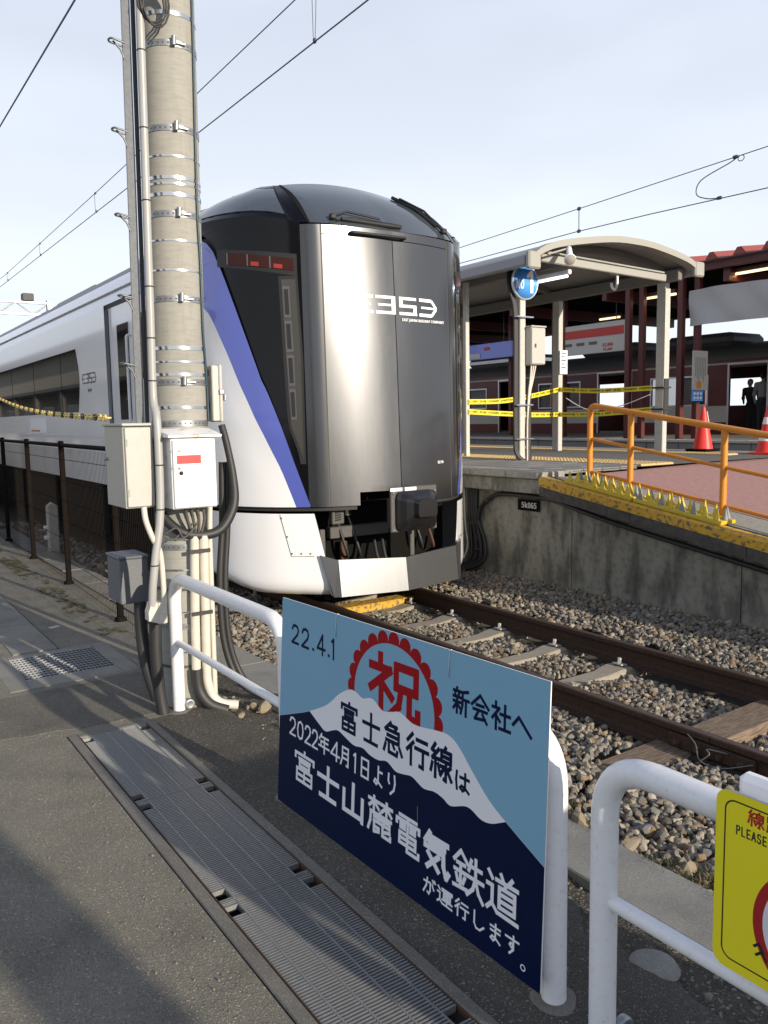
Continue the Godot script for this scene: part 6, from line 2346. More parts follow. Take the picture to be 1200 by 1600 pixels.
func ink(im: Image, g: String, x0: float, y0: float, x1: float, y1: float, w: float, col: Color) -> void:
	for s in GLYPH[g]:
		for i in range(0, s.size() - 2, 2):
			ink_line(im, Vector2(lerpf(x0, x1, s[i] / 100.0), lerpf(y0, y1, s[i + 1] / 100.0)), Vector2(lerpf(x0, x1, s[i + 2] / 100.0), lerpf(y0, y1, s[i + 3] / 100.0)), w, col)

func poster_image() -> Image:
	var W := 1600; var H := 960
	var im := Image.create(W, H, false, Image.FORMAT_RGBA8)
	var sky := Color(0.20, 0.385, 0.52).linear_to_srgb()
	var navy := Color(0.002, 0.007, 0.036).linear_to_srgb()
	var pale := Color(0.74, 0.75, 0.77).linear_to_srgb()
	var red := Color(0.30, 0.006, 0.010).linear_to_srgb()
	im.fill(sky)
	# scalloped seal
	for k in 240:
		var a := PI * 0.93 + k / 240.0 * (TAU * 0.57)
		var p := Vector2(826 + 252 * cos(a), 268 + 226 * sin(a))
		ink_line(im, p, p + Vector2(-sin(a) * 8, cos(a) * 8), 9, red)
	for k in 13:
		var a := PI * 1.0 + 0.02 + k * 0.262
		var p := Vector2(826 + 262 * cos(a), 268 + 236 * sin(a))
		for y in range(-34, 35):
			for x in range(-34, 35):
				var q := Vector2(x, y)
				if q.length() < 33.0 and Vector2((p.x + x - 826) / 252.0, (p.y + y - 268) / 226.0).length() > 1.0:
					if p.y + y >= 0: im.set_pixel(int(p.x) + x, int(p.y) + y, red)
	ink(im, "祝", 676, 100, 986, 318, 33, red)
	# the mountain
	var top: Array = []
	for p in [[0, 556], [120, 512], [250, 461], [382, 394], [470, 322], [540, 285], [590, 283], [635, 296], [700, 281], [766, 309], [820, 300], [878, 287], [962, 308], [1086, 294], [1150, 292], [1203, 316], [1280, 384], [1355, 445], [1432, 486], [1600, 563]]: top.append(Vector2(p[0], p[1]))
	top = spline(top, 6)
	var low: Array = []
	for p in [[250, 461], [332, 497], [377, 511], [430, 490], [472, 478], [535, 493], [586, 503], [644, 494], [692, 506], [748, 507], [801, 494], [855, 513], [905, 508], [954, 501], [1019, 520], [1081, 512], [1126, 518], [1170, 530], [1253, 503], [1320, 521], [1371, 515], [1432, 486]]: low.append(Vector2(p[0], p[1]))
	low = spline(low, 6)
	for x in W:
		var yt := 0.0; var yl := 0.0
		for i in top.size() - 1:
			if top[i + 1].x >= x:
				yt = lerpf(top[i].y, top[i + 1].y, (x - top[i].x) / maxf(top[i + 1].x - top[i].x, 0.01)); break
		yl = yt
		if x > 250 and x < 1432:
			for i in low.size() - 1:
				if low[i + 1].x >= x:
					yl = lerpf(low[i].y, low[i + 1].y, (x - low[i].x) / maxf(low[i + 1].x - low[i].x, 0.01)); break
		for y in range(int(yt), H):
			im.set_pixel(x, y, pale if y < yl else navy)
	for g in [["2", 81, 152], ["2", 164, 236], [".", 240, 290], ["4", 292, 362], [".", 366, 408], ["1", 396, 446]]: ink(im, g[0], g[1], 104, g[2], 190, 12, navy)
	for g in [["新", 1166, 1250], ["会", 1258, 1345], ["社", 1354, 1440], ["へ", 1448, 1532]]: ink(im, g[0], g[1], 116, g[2], 206, 11, navy)
	for g in [["富", 482, 606], ["士", 634, 756], ["急", 770, 900], ["行", 914, 1046], ["線", 1052, 1174]]: ink(im, g[0], g[1], 338, g[2], 462, 15, navy)
	ink(im, "は", 1186, 394, 1264, 464, 11, navy)
	for g in [["2", 84, 146], ["0", 148, 210], ["2", 212, 270], ["2", 270, 326], ["年", 326, 412], ["4", 416, 490], ["月", 490, 560], ["1", 574, 618], ["日", 628, 698], ["よ", 714, 784], ["り", 800, 872]]: ink(im, g[0], g[1], 530, g[2], 614, 10, pale)
	for g in [["富", 132, 308], ["士", 322, 492], ["山", 510, 670], ["麓", 690, 850], ["電", 862, 1016], ["気", 1024, 1174], ["鉄", 1188, 1342], ["道", 1352, 1500]]: ink(im, g[0], g[1], 658, g[2], 806, 15 if g[0] in "麓電鉄道富" else 21, pale)
	for g in [["が", 1034, 1104], ["運", 1112, 1194], ["行", 1204, 1276], ["し", 1284, 1356], ["ま", 1370, 1432], ["す", 1444, 1508]]: ink(im, g[0], g[1], 834, g[2], 900, 8, pale)
	for k in 20:
		var a := TAU * k / 20.0
		ink_line(im, Vector2(1526 + 9 * cos(a), 916 + 9 * sin(a)), Vector2(1526 + 9 * cos(a + 0.32), 916 + 9 * sin(a + 0.32)), 4, pale)
	return im

# flat printed panel: corners top left, top right, bottom right, bottom left as the reader sees it
func printed(st: SurfaceTool, c: Array) -> void:
	var uv := [Vector2(0, 0), Vector2(1, 0), Vector2(1, 1), Vector2(0, 1)]
	for i in [0, 1, 2, 0, 2, 3]:
		st.set_uv(uv[i])
		st.add_vertex(c[i])

func build_poster() -> void:
	var t := thing("banner_board", "blue and navy board with a white mountain and large white Japanese lettering", "sign board", Vector3(1.6, 0.09, -2.4))
	var c := [Vector3(1.59, 0.998, -3.142), Vector3(1.65, 1.008, -1.618), Vector3(1.613, 0.077, -1.618), Vector3(1.535, 0.107, -3.142)]
	var n: Vector3 = -(c[1] - c[0]).cross(c[3] - c[0]).normalized()
	if n.x > 0: n = -n
	var m := mat(1, 1, 1, 0.4, 0.0, 0.25)
	m.albedo_texture = ImageTexture.create_from_image(poster_image())
	m.texture_repeat = false
	var st := new_st()
	flat(st)
	printed(st, c.map(func(p): return p + n * 0.0035))
	put(st, "printed_face", m, t)
	st = new_st()
	flat(st)
	var b := c.map(func(p): return p - n * 0.002)
	var f := c.map(func(p): return p + n * 0.002)
	for i in 4: quad(st, b[i], b[(i + 1) % 4], f[(i + 1) % 4], f[i])
	quad(st, b[0], b[1], b[2], b[3])
	quad(st, f[0], f[1], f[2], f[3])
	put(st, "panel", M.white, t)
	# tie wires over the upper edge
	for z in [-2.72, -2.05]:
		var k: float = (z + 3.142) / 1.524
		var tp: Vector3 = c[0].lerp(c[1], k)
		var bt: Vector3 = c[3].lerp(c[2], k)
		st = new_st()
		tube(st, [tp + n * 0.006 + Vector3(0, -0.09, 0) + (bt - tp).normalized() * 0.0 + n * 0.004, tp + n * 0.005, tp - n * 0.005, Vector3(1.70, 0.865, z)], 0.0014, 4)
		put(st, "tie_wire", M.steel_band, t)
	st = new_st()
	tube(st, [c[0].lerp(c[2], 0.62) + n * 0.006 , c[0].lerp(c[2], 0.62) + n * 0.006 + Vector3(0, -0.09, 0)], 0.0014, 4)
	put(st, "tie_wire", M.steel_band, t)
	for z in [-2.95, -1.9]:
		st = new_st()
		box2(st, Vector3(1.63, 0.36, z - 0.015), Vector3(1.70, 0.39, z + 0.015), 0.004)
		put(st, "batten", M.machine, t)

func build_yellow_sign() -> void:
	var t := thing("warning_sign", "yellow warning sign with black border, red characters and a red ring", "sign", Vector3(1.62, 0.48, -0.55))
	var W := 2040; var H := 840
	var im := Image.create(W, H, false, Image.FORMAT_RGBA8)
	var ye := Color(0.74, 0.66, 0.012).linear_to_srgb()
	var bk := Color(0.01, 0.01, 0.01).linear_to_srgb()
	var rd := Color(0.32, 0.01, 0.012).linear_to_srgb()
	var wh := Color(0.62, 0.63, 0.66).linear_to_srgb()
	im.fill(ye)
	var bp := []
	for q in [[96, 90, PI, PI * 1.5], [1944, 90, PI * 1.5, TAU], [1944, 740, 0.0, PI * 0.5], [96, 740, PI * 0.5, PI]]:
		for k in 9:
			var a: float = lerpf(q[2], q[3], k / 8.0)
			bp.append(Vector2(q[0] + 50 * cos(a), q[1] + 50 * sin(a)))
	bp.append(bp[0])
	for i in bp.size() - 1: ink_line(im, bp[i], bp[i + 1], 7, bk)
	for y in range(210, 850):
		for x in range(190, 830):
			var d := Vector2(x - 510, y - 530).length()
			if d < 318.0 and y < 780: im.set_pixel(x, y, rd if d > 272.0 else wh)
	for q in [[204, 664, 226, 644, 246, 676], [214, 700, 240, 676, 262, 706]]:
		ink_line(im, Vector2(q[0], q[1]), Vector2(q[2], q[3]), 12, bk)
		ink_line(im, Vector2(q[2], q[3]), Vector2(q[4], q[5]), 12, bk)
	ink(im, "線", 152, 50, 232, 124, 9, rd)
	ink(im, "路", 240, 50, 320, 124, 9, rd)
	var x0 := 100
	for g in ["P", "L", "E", "A", "S", "E"]:
		ink(im, g, x0, 146, x0 + 20, 188, 6.5, bk)
		x0 += 25
	var m := mat(1, 1, 1, 0.45)
	m.albedo_texture = ImageTexture.create_from_image(im)
	m.texture_repeat = false
	var st := new_st()
	# rounded corners: fan over the outline, with matching print coordinates
	flat(st)
	var z0 := -1.07; var z1 := -0.05; var y0 := 0.495; var y1 := 0.915; var r := 0.03
	var ol := []
	for q in [[z0 + r, y1 - r, PI, PI * 0.5], [z1 - r, y1 - r, PI * 0.5, 0.0], [z1 - r, y0 + r, 0.0, -PI * 0.5], [z0 + r, y0 + r, -PI * 0.5, -PI]]:
		for k in 6:
			var a: float = lerpf(q[2], q[3], k / 5.0)
			ol.append(Vector2(q[0] + r * cos(a), q[1] + r * sin(a)))
	var mid := Vector2((z0 + z1) * 0.5, (y0 + y1) * 0.5)
	for i in ol.size():
		for p in [mid, ol[i], ol[(i + 1) % ol.size()]]:
			st.set_uv(Vector2((p.x - z0) / (z1 - z0), (y1 - p.y) / (y1 - y0)))
			st.add_vertex(Vector3(1.6165, p.y, p.x))
	put(st, "printed_face", m, t)
	st = new_st()
	prism(st, ol, Transform3D(Basis(Vector3(0, 0, 1), Vector3.UP, Vector3(-1, 0, 0)), Vector3(1.625, 0, 0)), 0.008)
	put(st, "plate", M.galv, t)
	for z in [-0.9, -0.3]:
		st = new_st()
		box2(st, Vector3(1.626, 0.40, z - 0.018), Vector3(1.66, 0.93, z + 0.018), 0.004)
		put(st, "bracket", M.galv, t)
	# white plastic clip box behind it
	st = new_st()
	box2(st, Vector3(1.745, 0.78, -1.105), Vector3(1.79, 0.9, -0.90), 0.015)
	tag(put(st, "plastic_holder", M.white), "small white plastic holder behind the top edge of the yellow sign", "holder")

# ---------------------------------------------------------------- things on the platform
func build_platform_things() -> void:
	build_number_sign()
	build_orange_rail()
	build_spikes()
	build_cones()
	build_tapes()
	build_notices()
	# flood lamp under the canopy corner
	var t := thing("flood_lamp", "white horn shaped flood lamp on the corner of the vaulted canopy", "lamp", Vector3(7.8, 3.7, -7.6))
	var st := new_st()
	var dirv := Vector3(-0.55, -0.6, 0.58).normalized()
	var sx := dirv.cross(Vector3.UP).normalized()
	var bs := Basis(sx, dirv, sx.cross(dirv))
	lathe(st, Vector3(7.93, 3.84, -7.52), [[0.0, 0.0], [0.03, 0.0], [0.036, 0.10], [0.04, 0.2], [0.062, 0.27], [0.074, 0.30], [0.074, 0.315], [0.066, 0.315]], 20, bs)
	put(st, "shade", M.white, t)
	st = new_st()
	lathe(st, Vector3(7.93, 3.84, -7.52), [[0.066, 0.312], [0.04, 0.322], [0.0, 0.326]], 20, bs)
	put(st, "lens", M.train_cream, t)
	st = new_st()
	tube(st, [Vector3(7.93, 3.84, -7.52), Vector3(7.6, 3.74, -7.56)], 0.014, 6)
	put(st, "arm", M.canopy, t)
	# small camera dome with a hook
	t = thing("ceiling_camera", "small grey ceiling camera hanging under the vaulted canopy", "camera", Vector3(9.7, 3.6, -8.3))
	st = new_st()
	lathe(st, Vector3(9.62, 3.72, -8.2), [[0.0, 0.12], [0.10, 0.12], [0.10, 0.05], [0.08, 0.03], [0.0, 0.03]], 16)
	put(st, "mount", M.pvc_gray, t)
	st = new_st()
	tube(st, spline([Vector3(9.63, 3.76, -8.2), Vector3(9.63, 3.62, -8.2), Vector3(9.56, 3.54, -8.18), Vector3(9.48, 3.56, -8.16), Vector3(9.46, 3.62, -8.16)], 5), 0.02, 8)
	put(st, "hook", M.white, t)
	# km marks on the platform wall
	var face := Basis(Vector3(0, 0, 1), Vector3.UP, Vector3(-1, 0, 0))
	t = thing("distance_mark", "white distance figures on a black painted patch of the platform wall", "marking", Vector3(6.39, 0.78, -6.6))
	st = new_st()
	box2(st, Vector3(6.388, 0.72, -6.80), Vector3(6.392, 0.845, -6.46))
	put(st, "black_patch", M.soot, t)
	text_part("5k065", 0.085, "figures", M.train_cream, t, Transform3D(face, Vector3(6.386, 0.78, -6.62)))
	text_part("100", 0.06, "figures", M.tile, t, Transform3D(face, Vector3(6.247, 1.05, -6.68)))
	text_part("0.25", 0.06, "figures", M.tile, t, Transform3D(face, Vector3(6.247, 0.985, -6.70)))
	# cables along the platform wall
	t = thing("wall_cables", "bundle of black cables bending down the platform wall into the ballast", "cable", Vector3(6.35, 0, -7.3))
	for k in 4:
		st = new_st()
		var o := k * 0.035
		var z := -7.62 + o * 1.3
		tube(st, spline([Vector3(6.37, 0.92, z), Vector3(6.36, 0.6, z + 0.02), Vector3(6.36, 0.3, z + 0.05 + o), Vector3(6.33, 0.08, z + 0.06 + o), Vector3(6.22, -0.04, z - 0.05), Vector3(6.0, -0.07 + o * 0.2, z - 0.15 - o), Vector3(5.7, -0.09, z - 0.25)], 5), 0.022, 8)
		put(st, "cable", M.rubber, t)
	st = new_st()
	tube(st, spline([Vector3(6.36, 0.3, -7.45), Vector3(6.36, 0.66, -7.42), Vector3(6.36, 0.84, -7.2), Vector3(6.36, 0.885, -6.95), Vector3(6.36, 0.88, -6.5), Vector3(6.36, 0.86, -6.2), Vector3(6.36, 0.70, -5.4), Vector3(6.36, 0.42, -3.6), Vector3(6.36, 0.1, -1.5)], 6), 0.024, 8)
	put(st, "cable", M.rubber, t)
	st = new_st()
	tube(st, spline([Vector3(6.34, 0.95, -7.68), Vector3(6.34, 0.5, -7.66), Vector3(6.32, 0.2, -7.6), Vector3(6.2, 0.0, -7.66), Vector3(5.9, -0.06, -7.8)], 5), 0.011, 6)
	put(st, "tan_cable", M.pvc_cream, t)
	for p in [Vector3(6.345, 0.50, -7.52), Vector3(6.335, 0.2, -7.44), Vector3(6.345, 0.79, -7.28)]:
		st = new_st()
		box(st, p, Vector3(0.05, 0.010, 0.10), 0.003)
		put(st, "clip", M.machine, t)

func build_number_sign() -> void:
	var t := thing("track_number_sign", "white post with round blue track number sign and a cream switch box", "sign post", Vector3(7.8, PY, -8.25))
	var st := new_st()
	box2(st, Vector3(7.745, PY, -8.30), Vector3(7.845, 3.5, -8.20), 0.008)
	put(st, "post", M.column, t)
	var bs := Basis(Vector3(1, 0, 0), PI / 2)
	st = new_st()
	lathe(st, Vector3(7.815, 3.51, -8.185), [[0.0, -0.02], [0.228, -0.02], [0.228, 0.012], [0.0, 0.012]], 40, bs)
	var d := put(st, "white_disc", M.white, t)
	st = new_st()
	lathe(st, Vector3(7.815, 3.51, -8.185), [[0.212, 0.0125], [0.212, 0.0155], [0.0, 0.0155]], 40, bs)
	put(st, "blue_disc", M.sign_blue, d)
	text_part("NO", 0.125, "lettering", M.t_print, d, Transform3D(Basis().scaled(Vector3(0.75, 1.3, 1)), Vector3(7.712, 3.475, -8.1665)))
	text_part("1", 0.40, "numeral", M.t_print, d, Transform3D(Basis().scaled(Vector3(0.85, 1.0, 1)), Vector3(7.90, 3.51, -8.1665)))
	# switch box
	st = new_st()
	box2(st, Vector3(7.845, 2.44, -8.36), Vector3(8.10, 2.925, -8.10), 0.006)
	var b := put(st, "switch_box", M.cream, t)
	st = new_st()
	box2(st, Vector3(7.85, 2.45, -8.099), Vector3(8.095, 2.912, -8.088), 0.004)
	put(st, "door", M.cream_door, b)
	st = new_st()
	box2(st, Vector3(7.835, 2.926, -8.37), Vector3(8.11, 2.945, -8.08), 0.004)
	put(st, "lid", M.cream, b)
	st = new_st()
	box2(st, Vector3(7.90, 2.66, -8.088), Vector3(7.925, 2.71, -8.078), 0.003)
	put(st, "handle", M.machine, b)
	# cables and pipes beside the post
	for k in 3:
		st = new_st()
		tube(st, spline([Vector3(7.62 + k * 0.03, 3.75, -8.3), Vector3(7.60 + k * 0.03, 3.45, -8.27), Vector3(7.67 + k * 0.022, 3.2, -8.25), Vector3(7.68 + k * 0.02, 2.8, -8.24), Vector3(7.68 + k * 0.02, 1.5, -8.24), Vector3(7.70 + k * 0.02, 1.25, -8.22), Vector3(7.78 + k * 0.01, PY, -8.18)], 5), 0.02, 7)
		put(st, "black_cable", M.rubber, t)
	st = new_st()
	tube(st, [Vector3(7.90, PY, -8.2), Vector3(7.90, 2.2, -8.2)], 0.035, 10)
	put(st, "black_pipe", M.rubber, t)
	for k in 3:
		st = new_st()
		tube(st, spline([Vector3(7.92 + k * 0.04, 2.45, -8.17), Vector3(7.90 + k * 0.025, 2.25, -8.17), Vector3(7.87 + k * 0.012, 2.05, -8.17), Vector3(7.85, 1.7, -8.17), Vector3(7.85, PY, -8.17)], 5), 0.012, 6)
		put(st, "tan_cable", M.pvc_cream, t)
	for y in [1.45, 1.9, 3.05]:
		st = new_st()
		box2(st, Vector3(7.64, y, -8.19), Vector3(7.93, y + 0.015, -8.14))
		put(st, "strap", M.steel_band, t)

func build_orange_rail() -> void:
	var t := thing("orange_railing", "orange painted three bar railing along the edge of the ramp", "railing", Vector3(6.55, 1.0, -4.5))
	var zs := [-5.9, -5.38, -4.36, -3.3, -2.2, -1.1]
	for i in zs.size():
		var st := new_st()
		var yb := ramp_y(zs[i]) - 0.02
		if i == 0: continue
		tube(st, [Vector3(6.55, yb, zs[i]), Vector3(6.55, yb + 0.80, zs[i])], 0.03, 12)
		put(st, "post", M.orange, t)
	var st := new_st()
	tube(st, bend([Vector3(6.55, ramp_y(-5.9) - 0.02, -5.9), Vector3(6.55, ramp_y(-5.9) + 0.80, -5.9), Vector3(6.55, ramp_y(-1.0) + 0.80, -1.0)], 0.08, 8), 0.03, 12)
	put(st, "top_bar", M.orange, t)
	for h in [0.46, 0.12]:
		st = new_st()
		tube(st, [Vector3(6.55, ramp_y(-5.9) + h, -5.9), Vector3(6.55, ramp_y(-1.0) + h, -1.0)], 0.018, 10)
		put(st, "lower_bar", M.orange, t)

func build_spikes() -> void:
	var cone := []
	for m in [M.spike_yellow, M.spike_gray]:
		var st := new_st()
		lathe(st, Vector3.ZERO, [[0.028, 0.0], [0.026, 0.015], [0.013, 0.055], [0.008, 0.085], [0.0, 0.105]], 9)
		st.generate_normals()
		var mesh := st.commit()
		mesh.surface_set_material(0, m)
		cone.append(mesh)
	var slope := atan(0.152)
	for p in [[-5.98, -5.12, "beside the first orange post"], [-5.10, -4.18, "lower down the ramp"]]:
		var t := thing("spike_mat", "yellow mat of plastic spikes on the ramp kerb " + p[2], "spike mat", Vector3(6.38, 1.0, p[0]), "spike mats on the ramp kerb")
		var st := new_st()
		var zc: float = (p[0] + p[1]) * 0.5
		var bs := Basis(Vector3(1, 0, 0), slope)
		box(st, Vector3(6.365, ramp_y(zc) + 0.024, zc), Vector3(0.24, 0.035, p[1] - p[0]), 0.006, bs)
		put(st, "base", M.spike_yellow, t)
		for a in 3:
			for b in 8:
				if rng.randf() < 0.08: continue
				var z: float = lerpf(p[0] + 0.06, p[1] - 0.06, b / 7.0) + (0.03 if a == 1 else 0.0)
				var s := rng.randf_range(0.85, 1.25)
				put_mesh(cone[0 if rng.randf() < 0.66 else 1], "spike", t, Transform3D(Basis(Vector3(rng.randf_range(-1, 1), 0, rng.randf_range(-1, 1)).normalized(), 0.06).scaled(Vector3(1, s, 1)), Vector3(6.285 + a * 0.08, ramp_y(z) + 0.04, z)))

func build_cones() -> void:
	for c in [[Vector3(11.45, PY, -8.0), 0.0, "plain red traffic cone with a thin pale strip beside the canopy column"], [Vector3(11.28, PY - 0.02, -6.82), 1.0, "red traffic cone with two broad white bands by the ramp"]]:
		var t := thing("traffic_cone", c[2], "cone", c[0], "traffic cones on the platform")
		var p: Vector3 = c[0]
		var st := new_st()
		box(st, p + Vector3(0, 0.02, 0), Vector3(0.38, 0.04, 0.38), 0.012)
		put(st, "base", M.soot if c[1] == 0.0 else M.cone, t)
		st = new_st()
		lathe(st, p + Vector3(0, 0.04, 0), [[0.155, 0.0], [0.15, 0.02], [0.03, 0.62], [0.022, 0.66], [0.0, 0.67]], 24)
		put(st, "body", M.cone, t)
		if c[1] > 0.0:
			for y in [0.16, 0.40]:
				st = new_st()
				var r0 := lerpf(0.152, 0.03, (y - 0.02) / 0.6) + 0.003
				var r1 := lerpf(0.152, 0.03, (y + 0.08) / 0.6) + 0.003
				lathe(st, p + Vector3(0, 0.04, 0), [[r0, y], [r1, y + 0.10]], 24)
				put(st, "white_band", M.cone_band, t)
		else:
			st = new_st()
			tube(st, [p + Vector3(0.02, 0.62, 0.045), p + Vector3(0.05, 0.34, 0.088)], 0.008, 5)
			put(st, "pale_strip", M.cone_band, t)

func strip(st: SurfaceTool, pts: Array, w: float, u0 := 0.0) -> void:
	flat(st)
	var u := u0
	for i in pts.size() - 1:
		var a: Vector3 = pts[i]; var b: Vector3 = pts[i + 1]
		var l := a.distance_to(b) / 1.6
		var h := Vector3(0, w * 0.5, 0)
		var c := [a + h, b + h, b - h, a - h]
		var uv := [Vector2(u, 0), Vector2(u + l, 0), Vector2(u + l, 1), Vector2(u, 1)]
		for k in [0, 1, 2, 0, 2, 3]:
			st.set_uv(uv[k])
			st.add_vertex(c[k])
		u += l

func build_tapes() -> void:
	# slim white post by the train
	var st := new_st()
	box2(st, Vector3(7.97, PY, -9.66), Vector3(8.04, 3.72, -9.59), 0.006)
	tag(put(st, "slim_post", M.column), "slim white post close behind the nose of the express train", "post")
	var hs := [[1.985, 2.04, 2.14, 2.20, 2.15, "upper"], [1.84, 1.79, 1.77, 1.78, 1.83, "lower"]]
	for h in hs:
		var t := thing("barrier_tape", "yellow printed barrier tape tied between the platform posts, the %s of two" % h[5], "tape", Vector3(9.5, 1.8, -9.8), "barrier tapes on the platform")
		st = new_st()
		var a := [Vector3(8.0, h[0], -9.57), Vector3(8.8, (h[0] + h[1]) * 0.5 - 0.01, -9.68), Vector3(9.6, (h[1] + h[2]) * 0.5, -9.85), Vector3(10.415, h[3], -10.08)]
		strip(st, spline(a, 6), 0.075)
		put(st, "span", M.tape, t)
		st = new_st()
		a = [Vector3(10.412, h[3], -10.1), Vector3(10.4, (h[3] + h[4]) * 0.5 - 0.03, -9.2), Vector3(10.412, h[4], -8.16)]
		strip(st, spline(a, 8), 0.075, 0.4)
		put(st, "span", M.tape, t)
		st = new_st()
		for z in [-10.2, -8.07]:
			var y: float = h[3] if z == -10.2 else h[4]
			box2(st, Vector3(10.408, y - 0.012, z - 0.108), Vector3(10.592, y + 0.012, z + 0.108))
		put(st, "black_tie", M.rubber, t)
	var st2 := new_st()
	tube(st2, spline([Vector3(10.40, 2.05, -9.9), Vector3(10.38, 1.85, -9.4), Vector3(10.38, 1.88, -8.8), Vector3(10.40, 2.05, -8.2)], 6), 0.008, 5)
	tag(put(st2, "white_rope", M.white), "thin white rope sagging between two canopy columns", "rope")

func build_notices() -> void:
	# paper on the middle column
	var st := new_st()
	box2(st, Vector3(10.44, 2.46, -10.095), Vector3(10.62, 2.86, -10.085), 0.003)
	var t := put(st, "paper_notice", M.white)
	tag(t, "crumpled white paper notice taped round a canopy column", "notice")
	for k in 5:
		st = new_st()
		box2(st, Vector3(10.47, 2.80 - k * 0.06, -10.0845), Vector3(10.58 - 0.03 * (k % 2), 2.82 - k * 0.06, -10.084))
		put(st, "text_line", M.t_logo_dark, t)
	# long notice board on the dark red posts
	var b := thing("notice_board", "tall white notice board with a small blue panel on the dark red posts", "notice board", Vector3(17.0, 2.07, -12.1))
	st = new_st()
	box2(st, Vector3(16.72, 2.30, -12.02), Vector3(17.26, 3.2, -11.98), 0.006)
	put(st, "board", M.column, b)
	for k in 7:
		st = new_st()
		box2(st, Vector3(16.80 + k * 0.06, 2.62 - 0.06 * (k % 3), -11.979), Vector3(16.815 + k * 0.06, 3.05, -11.977))
		put(st, "text_line", M.t_logo_dark, b)
	st = new_st()
	box2(st, Vector3(16.85, 2.34, -11.979), Vector3(17.02, 2.5, -11.977))
	put(st, "picture", M.orange, b)
	st = new_st()
	box2(st, Vector3(16.72, 2.05, -12.02), Vector3(17.12, 2.29, -11.985), 0.005)
	var p := put(st, "blue_panel", M.sign_blue, b)
	for k in 6:
		st = new_st()
		box2(st, Vector3(16.75 + (k % 3) * 0.12, 2.09 + (k / 3) * 0.1, -11.984), Vector3(16.83 + (k % 3) * 0.12, 2.15 + (k / 3) * 0.1, -11.982))
		put(st, "mark", M.white, p)

# ---------------------------------------------------------------- overhead line
func sag(a: Vector3, b: Vector3, s: float, n := 24) -> Array:
	var out := []
	for k in n + 1:
		var f := float(k) / n
		out.append(a.lerp(b, f) - Vector3(0, s * 4.0 * f * (1.0 - f), 0))
	return out

